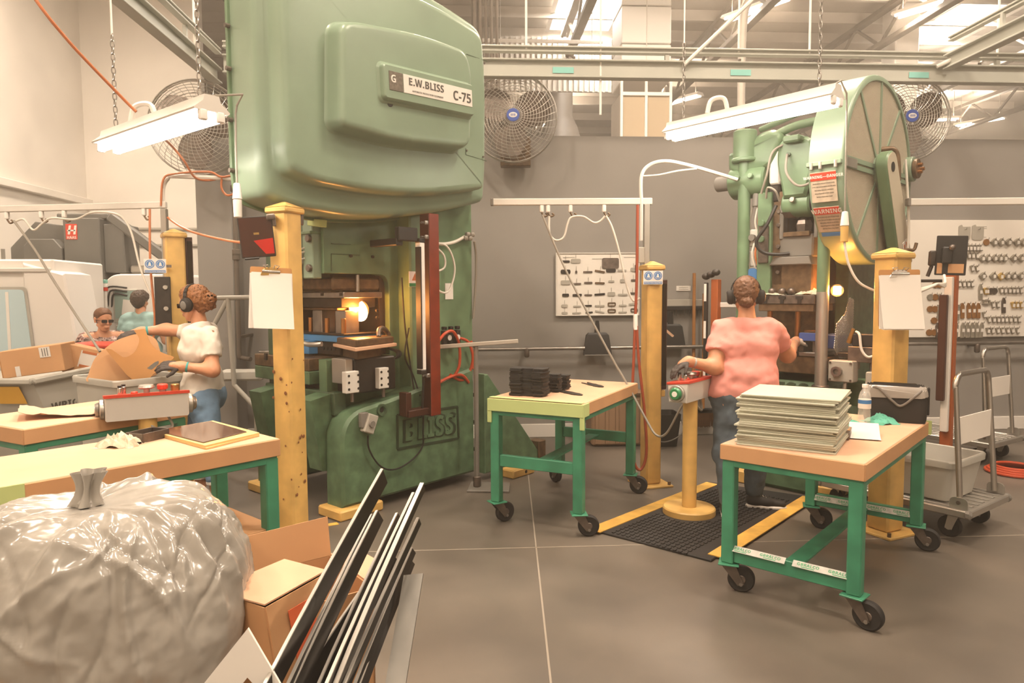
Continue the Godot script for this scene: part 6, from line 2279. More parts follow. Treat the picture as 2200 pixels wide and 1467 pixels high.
func woman_cream(skin: Material):
	var t := thing("person", "woman in a cream T-shirt, jeans and ear defenders holding cut cardboard", "person")
	var f := v3(-1, 0, -0.12).normalized()
	var r := f.cross(Vector3.UP)
	var hd := Transform3D(Basis(v3(0.35, 0, -0.94).normalized(), Vector3.UP, v3(0.94, 0, 0.35).normalized()), v3(-1.945, 1.44, -5.07)) * Transform3D(rot(Vector3.RIGHT, -8), Vector3.ZERO)
	var body := [
		cap(v3(-1.895, 0.78, -5.05) - r * 0.085, v3(-1.895, 0.78, -5.05) + r * 0.085, 0.115, -1, f, 0.9),
		cap(v3(-1.905, 0.93, -5.06) - r * 0.06, v3(-1.905, 0.93, -5.06) + r * 0.06, 0.1, -1, f, 0.9),
		cap(v3(-1.915, 1.12, -5.07) - r * 0.08, v3(-1.915, 1.12, -5.07) + r * 0.08, 0.105, -1, f, 0.9),
		cap(v3(-1.91, 1.23, -5.07) - r * 0.12, v3(-1.91, 1.23, -5.07) + r * 0.12, 0.055),
		cap(v3(-1.91, 1.25, -5.07), v3(-1.93, 1.37, -5.07), 0.056, 0.05),
	]
	var shn := v3(-1.80, 1.225, -4.94)
	var eln := v3(-1.765, 0.985, -4.87)
	var wrn := v3(-1.95, 1.02, -4.825)
	var shf := v3(-2.0, 1.225, -5.2)
	var elf := v3(-2.22, 1.25, -5.24)
	var wrf := v3(-2.37, 1.24, -5.18)
	var arms := [cap(shn, eln, 0.052, 0.043), cap(eln, wrn, 0.042, 0.03), cap(shf, elf, 0.05, 0.042), cap(elf, wrf, 0.041, 0.03), cap(wrn, wrn + v3(-0.05, 0.01, 0.03), 0.026), cap(wrf, wrf + v3(-0.05, -0.01, 0.03), 0.026)]
	var hpn := v3(-1.865, 0.75, -4.96)
	var knn := v3(-1.81, 0.42, -4.92)
	var ann := v3(-1.78, 0.09, -4.91)
	var hpf := v3(-1.93, 0.75, -5.13)
	var knf := v3(-1.955, 0.42, -5.06)
	var anf := v3(-1.945, 0.09, -5.07)
	var legs := [cap(hpn, knn, 0.09, 0.06), cap(knn, ann, 0.056, 0.036), cap(hpf, knf, 0.09, 0.06), cap(knf, anf, 0.056, 0.036)]
	blob(body + arms + legs, 0.013, 0.04)
	blob(head_caps(hd), 0.005, 0.014)
	flesh("body", skin, t)
	var shirt := []
	for c in body.slice(1, 4):
		shirt.append(cap(c[0], c[1], c[2] + 0.014, -1, c[4], c[5]))
	shirt.append(cap(v3(-1.9, 0.83, -5.05) - r * 0.085, v3(-1.9, 0.83, -5.05) + r * 0.085, 0.118, -1, f, 0.9))
	shirt.append(cap(shn, shn.lerp(eln, 0.62), 0.064, 0.066, Vector3.ZERO, 1.0, true))
	shirt.append(cap(shf + v3(0.05, 0, 0.05), shf.lerp(elf, 0.45), 0.064, 0.062, Vector3.ZERO, 1.0, true))
	shirt.append(cap(v3(-1.91, 1.25, -5.07), v3(-1.915, 1.3, -5.07), 0.07, 0.062, Vector3.ZERO, 1.0, true))
	blob(shirt, 0.011, 0.05, [[Vector3.DOWN, -0.765]], 0.012, 9.0)
	flesh("t_shirt", M.shirt_cream, t)
	var jeans := [cap(body[0][0], body[0][1], 0.122, -1, f, 0.9)]
	for c in legs:
		jeans.append(cap(c[0], c[1], c[2] + 0.012, c[3] + 0.014))
	blob(jeans, 0.012, 0.04, [[Vector3.UP, 0.86], [Vector3.DOWN, -0.2]], 0.008, 10.0, 4)
	flesh("jeans", M.jeans_light, t)
	for s in [[knn, ann], [knf, anf]]:
		var p: Vector3 = s[0].lerp(s[1], 0.66)
		pipe(p - v3(0, 0.012, 0), p + v3(0, 0.006, 0), 0.06, 0.045, 16)
	obj("frayed_hem", M.shirt_cream, t).set_meta("kind", "stuff")
	shoe(t, v3(-1.77, 0, -4.91), v3(-0.5, 0, 0.9) * -1.0 + v3(-1.6, 0, 0.4), M.sneaker_grey, M.sole_white)
	shoe(t, v3(-1.935, 0, -5.07), v3(-1, 0, 0.1), M.sneaker_grey, M.sole_white)
	# hair drawn back into a bun
	var hair := [cap(hd * v3(0, 0.045, 0.035), hd * v3(0, 0.055, -0.02), 0.088, 0.084, hd.basis.x, 0.9), cap(hd * v3(0, 0.0, 0.06), hd * v3(0, -0.03, 0.06), 0.06, 0.045, hd.basis.x, 1.0)]
	blob(hair, 0.006, 0.03, [[-hd.basis.z + hd.basis.y * -0.9, (-hd.basis.z + hd.basis.y * -0.9).dot(hd * v3(0, 0.04, -0.055))]], 0.008, 40.0, 3)
	flesh("hair", M.hair_ginger, t)
	blob([cap(hd * v3(0.0, 0.0, 0.115), hd * v3(0.0, 0.015, 0.135), 0.042, 0.045), cap(hd * v3(0.02, -0.03, 0.12), hd * v3(0.0, -0.045, 0.11), 0.03, 0.02)], 0.006, 0.02, [], 0.012, 45.0, 6)
	var bun := flesh("hair_bun", M.hair_ginger, t)
	var tie := []
	for k in 13:
		tie.append(hd * v3(cos(TAU * k / 12) * 0.03, 0.0 + sin(TAU * k / 12) * 0.03, 0.09))
	tube(tie, 0.007, 8)
	obj("hair_tie", M.hair_brown, bun)
	muffs(t, hd, M.black_soft)
	for s in [-1, 1]:
		tube([hd * v3(s * 0.078, 0.0, 0.0), hd * v3(s * 0.068, 0.002, -0.085)], 0.003, 6)
		prism(rrect(0.05, 0.032, 0.008), 0, 0.002, hd * Transform3D(rot(Vector3.UP, -s * 12.0), v3(s * 0.035, -0.002, -0.108)))
	obj("safety_glasses", M.black_gloss, t)
	glove(t, wrn, v3(-0.09, 0.012, 0.035), v3(-0.2, -0.7, -0.6), 1.0, 0.55, M.glove_dark, [[0.014, M.red], [0.03, M.teal_knit]], eln)
	glove(t, wrf, v3(-0.06, -0.012, 0.06), v3(-0.1, -1.0, -0.2), -1.0, 0.5, M.glove_dark, [[0.02, M.red], [0.03, M.teal_knit]], elf)


func woman_pink(skin: Material):
	var t := thing("person", "woman seen from behind in a pink T-shirt, grey jeans and ear defenders", "person")
	var f := v3(0.3, 0, -0.95).normalized()
	var r := f.cross(Vector3.UP)          # her right hand side
	var hd := Transform3D(Basis(r, Vector3.UP, -f), v3(1.872, 1.475, -4.66)) * Transform3D(rot(Vector3.RIGHT, -10), Vector3.ZERO)
	var c0 := v3(1.84, 0.8, -4.60)
	var body := [
		cap(c0 - r * 0.09, c0 + r * 0.09, 0.125, -1, f, 0.95),
		cap(v3(1.855, 0.95, -4.60) - r * 0.085, v3(1.855, 0.95, -4.60) + r * 0.085, 0.112, -1, f, 1.0),
		cap(v3(1.868, 1.13, -4.62) - r * 0.085, v3(1.868, 1.13, -4.62) + r * 0.085, 0.108, -1, f, 0.95),
		cap(v3(1.875, 1.25, -4.63) - r * 0.13, v3(1.875, 1.25, -4.63) + r * 0.13, 0.06),
		cap(v3(1.875, 1.27, -4.63), v3(1.875, 1.39, -4.65), 0.06, 0.054),
	]
	var shl := v3(1.715, 1.24, -4.68)
	var ell := v3(1.625, 1.0, -4.57)
	var wrl := v3(1.44, 1.045, -4.53)
	var shr := v3(2.035, 1.245, -4.59)
	var elr := v3(2.21, 1.06, -4.74)
	var wrr := v3(2.375, 1.13, -4.98)
	var arms := [cap(shl, ell, 0.058, 0.048), cap(ell, wrl, 0.047, 0.031), cap(shr, elr, 0.058, 0.05), cap(elr, wrr, 0.05, 0.031), cap(wrl, wrl + v3(-0.05, -0.02, 0), 0.026), cap(wrr, wrr + v3(0.03, 0.02, -0.04), 0.026)]
	var hl := v3(1.765, 0.76, -4.62)
	var kl := v3(1.715, 0.43, -4.56)
	var al := v3(1.705, 0.09, -4.48)
	var hr := v3(1.925, 0.76, -4.58)
	var kr := v3(1.945, 0.43, -4.62)
	var ar := v3(1.965, 0.09, -4.68)
	var legs := [cap(hl, kl, 0.1, 0.07), cap(kl, al, 0.066, 0.042), cap(hr, kr, 0.1, 0.07), cap(kr, ar, 0.066, 0.042)]
	blob(body + arms + legs, 0.013, 0.04)
	blob(head_caps(hd), 0.006, 0.014)
	flesh("body", skin, t)
	var shirt := []
	for c in body.slice(1, 4):
		shirt.append(cap(c[0], c[1], c[2] + 0.015, -1, c[4], c[5]))
	shirt.append(cap(c0 + v3(0, 0.04, 0) - r * 0.095, c0 + v3(0, 0.04, 0) + r * 0.095, 0.135, -1, f, 0.95))
	shirt.append(cap(shl, shl.lerp(ell, 0.6), 0.072, 0.074, Vector3.ZERO, 1.0, true))
	shirt.append(cap(shr, shr.lerp(elr, 0.62), 0.072, 0.074, Vector3.ZERO, 1.0, true))
	shirt.append(cap(v3(1.875, 1.27, -4.63), v3(1.875, 1.315, -4.635), 0.08, 0.068, Vector3.ZERO, 1.0, true))
	blob(shirt, 0.011, 0.05, [[Vector3.DOWN, -0.79]], 0.014, 8.0, 5)
	flesh("t_shirt", M.shirt_pink, t)
	var jeans := [cap(body[0][0], body[0][1], 0.132, -1, f, 0.95)]
	for c in legs:
		jeans.append(cap(c[0], c[1], c[2] + 0.014, c[3] + 0.016))
	blob(jeans, 0.012, 0.04, [[Vector3.UP, 0.86], [Vector3.DOWN, -0.09]], 0.014, 9.0, 8)
	flesh("jeans", M.jeans_grey, t)
	shoe(t, v3(1.7, 0, -4.49), v3(-0.25, 0, -1) * -1.0 + v3(0.2, 0, -0.2) * 0 + v3(0.1, 0, -2.0), M.sneaker_black, M.sole_white)
	shoe(t, v3(1.965, 0, -4.66), v3(0.6, 0, 0.2), M.sneaker_black, M.sole_white)
	var hair := [cap(hd * v3(0, 0.042, 0.035), hd * v3(0, 0.05, -0.02), 0.09, 0.088, hd.basis.x, 0.92), cap(hd * v3(0, -0.01, 0.062), hd * v3(0, -0.055, 0.055), 0.055, 0.04, hd.basis.x, 1.2)]
	blob(hair, 0.006, 0.03, [[-hd.basis.z + hd.basis.y * -0.9, (-hd.basis.z + hd.basis.y * -0.9).dot(hd * v3(0, 0.04, -0.055))]], 0.008, 40.0, 3)
	flesh("hair", M.hair_brown, t)
	blob([cap(hd * v3(-0.012, -0.055, 0.1), hd * v3(0.008, -0.055, 0.105), 0.03, 0.03)], 0.005, 0.02, [], 0.008, 45.0, 6)
	flesh("hair_bun", M.hair_brown, t)
	muffs(t, hd, M.black_soft)
	glove(t, wrl, v3(-0.09, -0.045, 0.02), v3(-0.3, -1, 0.1), 1.0, 0.45, M.glove_dark, [[0.05, M.glove_grey]], ell)
	glove(t, wrr, v3(0.08, 0.03, -0.09), v3(-0.2, -1, 0.0), -1.0, 0.3, M.glove_grey, [[0.04, M.glove_grey]], elr)


func far_people(skin: Material):
	# seated at the red topped table
	var t := thing("person", "seated woman with dark glasses and a flowered top at the red table", "person")
	var h0 := v3(-3.99, 1.235, -7.85)
	var f := v3(0.75, 0, 0.65).normalized()
	var r := f.cross(Vector3.UP)
	var hd := Transform3D(Basis(r, Vector3.UP, -f), h0) * Transform3D(rot(Vector3.RIGHT, -6), Vector3.ZERO)
	var c := h0 + v3(-0.02, -0.3, -0.03)
	var body := [cap(c - r * 0.09, c + r * 0.09, 0.115, -1, f, 0.95), cap(c + v3(0, -0.22, 0) - r * 0.1, c + v3(0, -0.22, 0) + r * 0.1, 0.125), cap(c + v3(0, -0.4, 0.02) - r * 0.1, c + v3(0, -0.4, 0.02) + r * 0.1, 0.13), cap(c + v3(0, 0.11, 0) - r * 0.13, c + v3(0, 0.11, 0) + r * 0.13, 0.06), cap(c + v3(0, 0.12, 0), h0 + v3(0, -0.08, 0), 0.06, 0.052)]
	var arms := []
	for s in [-1.0, 1.0]:
		var sh: Vector3 = c + v3(0, 0.1, 0) + r * 0.19 * s
		var el: Vector3 = c + v3(0, -0.16, 0) + r * 0.25 * s + f * 0.06
		var wr: Vector3 = c + v3(0, -0.18, 0) + r * 0.1 * s + f * 0.3
		arms += [cap(sh, el, 0.062, 0.052), cap(el, wr, 0.05, 0.033)]
		arms += hand_caps(wr, f * 0.1 - r * 0.03 * s, Vector3.DOWN, -s, 0.3, 0.0095)
		var hip: Vector3 = c + v3(0, -0.45, 0) + r * 0.1 * s
		arms += [cap(hip, hip + f * 0.42, 0.095, 0.07), cap(hip + f * 0.42, v3(hip.x + f.x * 0.42, 0.08, hip.z + f.z * 0.42), 0.062, 0.045)]
	blob(body + arms, 0.014, 0.03)
	blob(head_caps(hd), 0.007, 0.014)
	flesh("body", skin, t)
	var top := []
	for b in body.slice(0, 4):
		top.append(cap(b[0], b[1], b[2] + 0.014, -1, b[4], b[5]))
	for s in [-1.0, 1.0]:
		top.append(cap(c + v3(0, 0.1, 0) + r * 0.18 * s, c + v3(0, 0.0, 0) + r * 0.235 * s, 0.074, 0.078, Vector3.ZERO, 1.0, true))
	blob(top, 0.014, 0.04, [[f + Vector3.UP * 1.2, (f + Vector3.UP * 1.2).dot(c + v3(0, 0.12, 0) + f * 0.06)]], 0.012, 10.0)
	var tm := mt("floral", "d8c4b4", 0.8)
	var fl := noise_tex(0.03, 0.0, 1.0, 2, 256, FastNoiseLite.TYPE_CELLULAR, 5)
	var g := Gradient.new()
	g.set_color(0, Color("2e2320"))
	g.set_color(1, Color("2e2320"))
	g.add_point(0.42, Color("3a2a26"))
	g.add_point(0.52, Color("c8a79a"))
	g.add_point(0.62, Color("d8c8bc"))
	g.add_point(0.72, Color("8a4a44"))
	fl.color_ramp = g
	tm.albedo_texture = fl
	tm.albedo_color = Color.WHITE
	tm.uv1_triplanar = true
	tm.uv1_scale = Vector3.ONE * 2.4
	flesh("flowered_top", tm, t)
	blob([cap(hd * v3(0, 0.045, 0.035), hd * v3(0, 0.055, -0.025), 0.088, 0.082, hd.basis.x, 0.9), cap(hd * v3(0, 0.0, 0.07), hd * v3(0, -0.02, 0.08), 0.06, 0.04)], 0.009, 0.03, [[-hd.basis.z + hd.basis.y * -0.9, (-hd.basis.z + hd.basis.y * -0.9).dot(hd * v3(0, 0.04, -0.06))]], 0.006, 40.0, 3)
	flesh("hair", M.hair_brown, t)
	for s in [-1, 1]:
		prism(rrect(0.056, 0.032, 0.01), 0, 0.003, hd * Transform3D(rot(Vector3.UP, -s * 10.0), v3(s * 0.034, 0.0, -0.112)))
		tube([hd * v3(s * 0.066, 0.006, -0.1), hd * v3(s * 0.08, 0.004, 0.0)], 0.003, 6)
	obj("glasses", M.black, t)
	bx(Vector3.ZERO, v3(0.09, 0.06, 0.004), 0.0, Transform3D(Basis(r, Vector3.UP, -f), c + v3(0, 0.0, 0) + f * 0.135 + r * -0.07))
	obj("name_badge", M.paper, t)
	# standing at the white machine, back turned
	t = thing("person", "man with short dark hair and a pale teal shirt facing the white machine", "person")
	h0 = v3(-4.06, 1.43, -8.87)
	f = v3(0.1, 0, -1).normalized()
	r = f.cross(Vector3.UP)
	hd = Transform3D(Basis(r, Vector3.UP, -f), h0)
	c = h0 + v3(0.02, -0.34, 0.02)
	body = [cap(c - r * 0.11, c + r * 0.11, 0.115, -1, f, 0.95), cap(c + v3(0, -0.25, 0) - r * 0.1, c + v3(0, -0.25, 0) + r * 0.1, 0.12), cap(c + v3(0, -0.42, 0) - r * 0.08, c + v3(0, -0.42, 0) + r * 0.08, 0.12), cap(c + v3(0, 0.13, 0) - r * 0.15, c + v3(0, 0.13, 0) + r * 0.15, 0.065), cap(c + v3(0, 0.13, 0), h0 + v3(0, -0.08, 0.0), 0.06, 0.055)]
	arms = []
	var trousers := []
	for s in [-1.0, 1.0]:
		var sh: Vector3 = c + v3(0, 0.11, 0) + r * 0.2 * s
		var el: Vector3 = c + v3(0, -0.15, 0) + r * 0.28 * s + f * 0.03
		var wr: Vector3 = el + f * 0.25 + v3(0, 0.04, 0) - r * 0.1 * s
		arms += [cap(sh, el, 0.055, 0.045), cap(el, wr, 0.043, 0.03)]
		arms += hand_caps(wr, f, Vector3.DOWN, -s, 0.3, 0.0095)
		var hip: Vector3 = c + v3(0, -0.46, 0) + r * 0.09 * s
		var ft := v3(hip.x + r.x * 0.03 * s, 0.08, hip.z)
		arms += [cap(hip, (hip + ft) / 2, 0.095, 0.065), cap((hip + ft) / 2, ft, 0.06, 0.045), cap(ft - v3(0, 0.04, 0), ft + f * 0.17 - v3(0, 0.045, 0), 0.04, 0.033)]
		trousers += [cap(hip, (hip + ft) / 2, 0.106, 0.078), cap((hip + ft) / 2, ft, 0.074, 0.062)]
	blob(body + arms, 0.014, 0.03)
	blob(head_caps(hd), 0.008, 0.014)
	flesh("body", skin, t)
	var tee := []
	for b in body.slice(0, 4):
		tee.append(cap(b[0], b[1], b[2] + 0.015, -1, b[4], b[5]))
	for s in [-1.0, 1.0]:
		tee.append(cap(c + v3(0, 0.11, 0) + r * 0.2 * s, (c + v3(0, -0.03, 0) + r * 0.25 * s), 0.07, 0.07, Vector3.ZERO, 1.0, true))
	blob(tee, 0.014, 0.04, [[Vector3.DOWN, -(c.y - 0.5)]], 0.01, 9.0)
	flesh("t_shirt", mt("shirt_teal", "93b3b0", 0.85, 0.0, "soft", 3.0), t)
	blob(trousers + [cap(body[2][0], body[2][1], 0.128)], 0.016, 0.04, [[Vector3.UP, c.y - 0.4]])
	flesh("trousers", M.jeans_grey, t)
	blob([cap(hd * v3(0, 0.04, 0.03), hd * v3(0, 0.05, -0.03), 0.096, 0.09, hd.basis.x, 0.98), cap(hd * v3(0, -0.02, 0.05), hd * v3(0, -0.03, 0.045), 0.07, 0.06)], 0.009, 0.03, [[-hd.basis.z + hd.basis.y * -0.9, (-hd.basis.z + hd.basis.y * -0.9).dot(hd * v3(0, 0.03, -0.06))]], 0.01, 35.0, 3)
	flesh("hair", mt("hair_dark", "4b3a2c", 0.6, 0.0, "mottle", 8.0, "fine", 0.6), t)


func wall_fan(at: Vector3, turn: float, label: String, box: bool):
	var t := thing("wall_fan", label, "fan", at, turn)
	var R := 0.42
	for k in 15:
		var r := R * (k + 1) / 15.0
		for s in [1.0, -1.0]:
			if s < 0 and k % 3 != 2:
				continue
			var pts := []
			for i in 41:
				pts.append(v3(cos(TAU * i / 40) * r, sin(TAU * i / 40) * r, s * (0.1 * sqrt(maxf(1.0 - pow(r / R, 2), 0.0)) + 0.02)))
			tube(pts, 0.003 if k < 14 else 0.008, 5)
	for i in 36:
		var a := TAU * i / 36
		var pts := []
		for q in 7:
			var r := R * (0.12 + 0.88 * q / 6.0)
			pts.append(v3(cos(a + q * 0.08) * r, sin(a + q * 0.08) * r, 0.1 * sqrt(maxf(1.0 - pow(r / R, 2), 0.0)) + 0.022))
		tube(pts, 0.0025, 5)
	obj("guard", M.alu, t).set_meta("kind", "stuff")
	for k in 3:
		var b := Basis(Vector3.BACK, TAU * k / 3 + 0.4)
		var pts := []
		for q in 9:
			var r := 0.06 + 0.31 * q / 8.0
			var w := 0.05 + 0.11 * sin(PI * (0.15 + 0.75 * q / 8.0))
			pts.append([b * v3(r, -w, -0.03), b * v3(r, w, 0.05)])
		for q in 8:
			quad(pts[q][0], pts[q + 1][0], pts[q + 1][1], pts[q][1])
			quad(pts[q][0] + v3(0, 0, -0.004), pts[q][1] + v3(0, 0, -0.004), pts[q + 1][1] + v3(0, 0, -0.004), pts[q + 1][0] + v3(0, 0, -0.004))
		obj("blade", M.steel_worn, t)
	cyl(v3(0, 0, -0.2), v3(0, 0, 0.0), 0.08, -1, 20, 0.01)
	obj("motor", M.steel_dark, t)
	cyl(v3(0, 0, 0.115), v3(0, 0, 0.128), 0.062, -1, 28, 0.003)
	var bd := obj("badge", mt("badge_blue", "2b4a9a", 0.35), t)
	ball(v3(0, 0, 0.128), 0.04, v3(1, 0.62, 0.06), 16)
	obj("badge_oval", M.paper, bd)
	for k in 5:
		bx(v3(-0.02 + k * 0.01, 0, 0.131), v3(0.005, 0.022, 0.002))
	obj("badge_marks", bd.material_override, bd).set_meta("kind", "stuff")
	cyl(v3(0, 0, -0.2), v3(0.0, -0.1, -0.32), 0.03, -1, 10)
	obj("yoke", M.steel_dark, t)
	if box:
		bx(v3(0.02, -0.29, -0.2), v3(0.3, 0.28, 0.13), 0.006)
		obj("wall_bracket", M.steel_brown, t)


func dustpan(at: Vector3, label: String, sticker: bool):
	var t := thing("dustpan", label, "dustpan", at)
	loft([PackedVector3Array([v3(-0.145, -0.3, 0.0), v3(0.145, -0.3, 0.0), v3(0.145, -0.3, 0.075), v3(-0.145, -0.3, 0.075)]), PackedVector3Array([v3(-0.115, -0.1, 0.0), v3(0.115, -0.1, 0.0), v3(0.115, -0.1, 0.06), v3(-0.115, -0.1, 0.06)]), PackedVector3Array([v3(-0.09, -0.075, 0.0), v3(0.09, -0.075, 0.0), v3(0.09, -0.075, 0.045), v3(-0.09, -0.075, 0.045)])])
	obj("pan", M.black, t)
	prism(rounded(poly([[-0.03, -0.09], [0.03, -0.09], [0.018, 0.05], [-0.018, 0.05]]), [0.012]), 0.01, 0.032, ID, 0.004)
	obj("handle", M.black, t)
	bx(v3(0, -0.303, 0.05), v3(0.28, 0.012, 0.06), 0.003)
	obj("lip", M.grey_mid, t)
	if sticker:
		bx(v3(-0.02, -0.17, 0.066), v3(0.1, 0.025, 0.004), 0.0, rot_about(v3(-0.02, -0.17, 0.066), -40))
		obj("sticker", M.card_top, t)


func rot_about(p: Vector3, deg: float) -> Transform3D:
	return Transform3D(Basis(), p) * Transform3D(rot(Vector3.BACK, deg), Vector3.ZERO) * Transform3D(Basis(), -p)


func wall_things():
	wall_fan(v3(0.43, 3.19, -6.86), deg_to_rad(-4), "wire wall fan with a blue badge at the right of the press cover", true)
	wall_fan(v3(-2.43, 3.0, -6.55), deg_to_rad(6), "wire wall fan with a blue badge half hidden by the left work light", false)
	wall_fan(v3(4.36, 3.22, -6.86), deg_to_rad(-6), "wire wall fan partly hidden behind the mesh flywheel guard", false)
	# grab rail along the wall
	var t := thing("wall_rail", "long steel pipe rail running along the grey wall", "rail", v3(0, 0.93, -7.06))
	cyl(v3(-2.1, 0, 0), v3(8.8, 0.03, 0), 0.019, -1, 12)
	obj("pipe", M.steel, t)
	for x in [-1.2, 0.57, 2.9, 5.35, 7.6]:
		cyl(v3(x, 0.0, -0.13), v3(x, 0.0, 0.0), 0.02, -1, 10)
		bx(v3(x, -0.03, -0.0), v3(0.05, 0.1, 0.05), 0.012)
		obj("bracket", M.steel_worn, t)
	# sample board with knife blanks
	t = thing("sample_board", "white framed board of small dark metal samples on the grey wall", "board", v3(1.315, 1.59, -7.19))
	bx(v3(0, 0, 0.015), v3(0.86, 0.64, 0.03), 0.004)
	obj("panel", M.wall_white, t)
	for y in [-0.318, 0.318]:
		bx(v3(0, y, 0.02), v3(0.87, 0.012, 0.04), 0.003)
		obj("frame_bar", M.white_paint, t)
	for x in [-0.43, 0.43]:
		bx(v3(x, 0, 0.02), v3(0.012, 0.64, 0.04), 0.003)
		obj("frame_bar", M.white_paint, t)
	for k in 3:
		bx(v3([-0.3, 0.0, 0.33][k], 0.275 - (k % 2) * 0.015, 0.031), v3(0.12, 0.008, 0.002))
	obj("heading_strip", M.grey_box, t)
	var tones := [M.steel_worn, M.iron_dark, M.steel_brown, M.grey_box]
	# [x, y, width, height, tone, tilt]
	var cells := [
		[-0.335, 0.235, 0.085, 0.022, 1, 0], [-0.23, 0.24, 0.1, 0.045, 3, 0], [0.13, 0.215, 0.175, 0.11, 0, 0], [0.395, 0.16, 0.022, 0.08, 0, 0],
		[-0.335, 0.13, 0.1, 0.045, 1, 0], [-0.225, 0.127, 0.02, 0.03, 0, 0], [-0.105, 0.127, 0.095, 0.018, 0, 0], [0.02, 0.132, 0.105, 0.02, 2, -10], [0.135, 0.142, 0.1, 0.04, 1, 0], [0.25, 0.14, 0.09, 0.02, 3, 0], [0.37, 0.15, 0.06, 0.04, 3, 0],
		[-0.335, 0.02, 0.1, 0.045, 3, 0], [-0.22, 0.006, 0.09, 0.018, 0, 0], [-0.1, 0.016, 0.085, 0.02, 0, 0], [0.02, 0.012, 0.1, 0.02, 2, -2], [0.14, 0.03, 0.06, 0.02, 3, 0], [0.26, 0.035, 0.06, 0.035, 3, 0], [0.37, 0.04, 0.05, 0.02, 0, 0],
		[-0.335, -0.11, 0.07, 0.032, 1, 0], [-0.215, -0.11, 0.095, 0.026, 1, 2], [-0.1, -0.11, 0.08, 0.016, 0, 0], [0.02, -0.103, 0.11, 0.02, 1, 4], [0.14, -0.1, 0.08, 0.04, 3, 0], [0.26, -0.108, 0.1, 0.02, 3, 0], [0.36, -0.095, 0.07, 0.02, 0, 0],
		[-0.345, -0.22, 0.065, 0.032, 3, 0], [-0.215, -0.225, 0.08, 0.016, 3, 0], [-0.1, -0.22, 0.075, 0.018, 1, 0], [0.02, -0.222, 0.1, 0.018, 3, 0], [0.145, -0.207, 0.085, 0.042, 2, 0], [0.26, -0.22, 0.08, 0.018, 3, 0], [0.37, -0.205, 0.095, 0.02, 3, 6],
		[-0.345, -0.295, 0.06, 0.026, 3, 0], [-0.22, -0.295, 0.09, 0.018, 3, 4], [-0.09, -0.29, 0.075, 0.016, 1, 4], [0.02, -0.283, 0.1, 0.016, 3, -12], [0.145, -0.275, 0.085, 0.04, 2, 0], [0.26, -0.29, 0.09, 0.014, 3, 0], [0.38, -0.27, 0.075, 0.042, 0, 0]]
	var rows := ["top", "second", "third", "fourth", "fifth", "lowest"]
	var kinds := ["dull steel", "dark steel", "brown steel", "pale grey"]
	for i in cells.size():
		var c: Array = cells[i]
		var row := 0 if i < 4 else 1 if i < 11 else 2 if i < 18 else 3 if i < 25 else 4 if i < 32 else 5
		var place: int = i - [0, 4, 11, 18, 25, 32][row]
		var s := thing("metal_sample", "%s blank, %s from the left in the %s row of the white sample board" % [kinds[c[4]], nth(place), rows[row]], "sample", v3(1.315 + c[0], 1.59 + c[1], -7.158), 0, "%s blanks in the %s row of the white sample board" % [kinds[c[4]], rows[row]])
		if i == 2:
			tag(s, "large rounded grey plate at the top of the white sample board", "sample", "")
		s.rotation.z = deg_to_rad(c[5])
		var rr := rrect(c[2], c[3], minf(c[3] * 0.35, 0.02), 3)
		if c[4] == 2 and c[3] > 0.03 or i == 38:
			loft([lift(rr, 0.0), lift(rr, 0.008), lift(inset(rr, 0.011), 0.008), lift(inset(rr, 0.011), 0.0), lift(rr, 0.0)], false, false)
		else:
			prism(rr, 0.0, 0.008, ID, 0.001)
		obj("blank", tones[c[4]], s)
		cyl(v3(0, c[3] / 2, 0.004), v3(0, c[3] / 2 + 0.045, 0.004), 0.0016, -1, 5)
		obj("hook", M.steel, s)
	# brush rack, dustpans, brooms
	dustpan(v3(1.297, 1.17, -7.11), "black dustpan with a tall handle hung behind the wall rail", false)
	dustpan(v3(2.075, 1.25, -7.16), "black dustpan with a slanted sticker hung under the brush rack", true)
	t = thing("brush_rack", "clear wall rack holding a black brush above the brooms", "rack", v3(2.24, 1.36, -7.19))
	bx(v3(0, 0.02, 0.012), v3(0.46, 0.1, 0.012), 0.003)
	obj("back_plate", M.grey_box, t)
	bx(v3(0.0, -0.02, 0.04), v3(0.44, 0.045, 0.05), 0.006)
	obj("holder_bar", M.black, t)
	for k in 34:
		cyl(v3(-0.19 + k * 0.0115, -0.04, 0.045 + 0.012 * (k % 3)), v3(-0.19 + k * 0.0115, -0.075 - 0.02 * (k % 4) * 0.5, 0.045 + 0.014 * (k % 3)), 0.004, 0.002, 5)
	obj("bristles", M.black, t).set_meta("kind", "stuff")
	bx(v3(-0.19, -0.1, 0.04), v3(0.03, 0.14, 0.03), 0.008)
	obj("brush_handle", M.black, t)
	t = thing("wall_label", "small white printed label above the brush rack", "label", v3(2.225, 1.545, -7.195))
	bx(v3(0, 0, 0.0), v3(0.15, 0.052, 0.008))
	obj("plate", M.paper, t)
	for k in 2:
		bx(v3(0, 0.01 - k * 0.02, 0.005), v3(0.1, 0.006, 0.002))
		obj("print_line", M.grey_box, t)
	for q in [[2.31, 1.7, 0.019, "taller wooden broom handle standing in the brush rack", 0.12], [2.415, 1.49, 0.017, "shorter broom with brown bristles standing by the wall", 0.14]]:
		t = thing("broom", q[3], "broom", v3(q[0], 0, -7.09))
		cyl(v3(0, 0.28, 0), v3(0.0, q[1], -0.02), q[2], q[2] * 0.9, 12)
		obj("handle", M.wood, t)
		bx(v3(0.03, 0.27, 0.0), v3(0.27, 0.05, 0.05), 0.01)
		obj("head", M.black, t)
		for k in 30:
			for z in 3:
				cyl(v3(-0.1 + k * 0.009, 0.25, -0.015 + z * 0.015), v3(-0.105 + k * 0.0095 + rng.randf_range(-0.004, 0.004), 0.11 - rng.randf() * 0.015, -0.02 + z * 0.02), 0.0045, 0.003, 4)
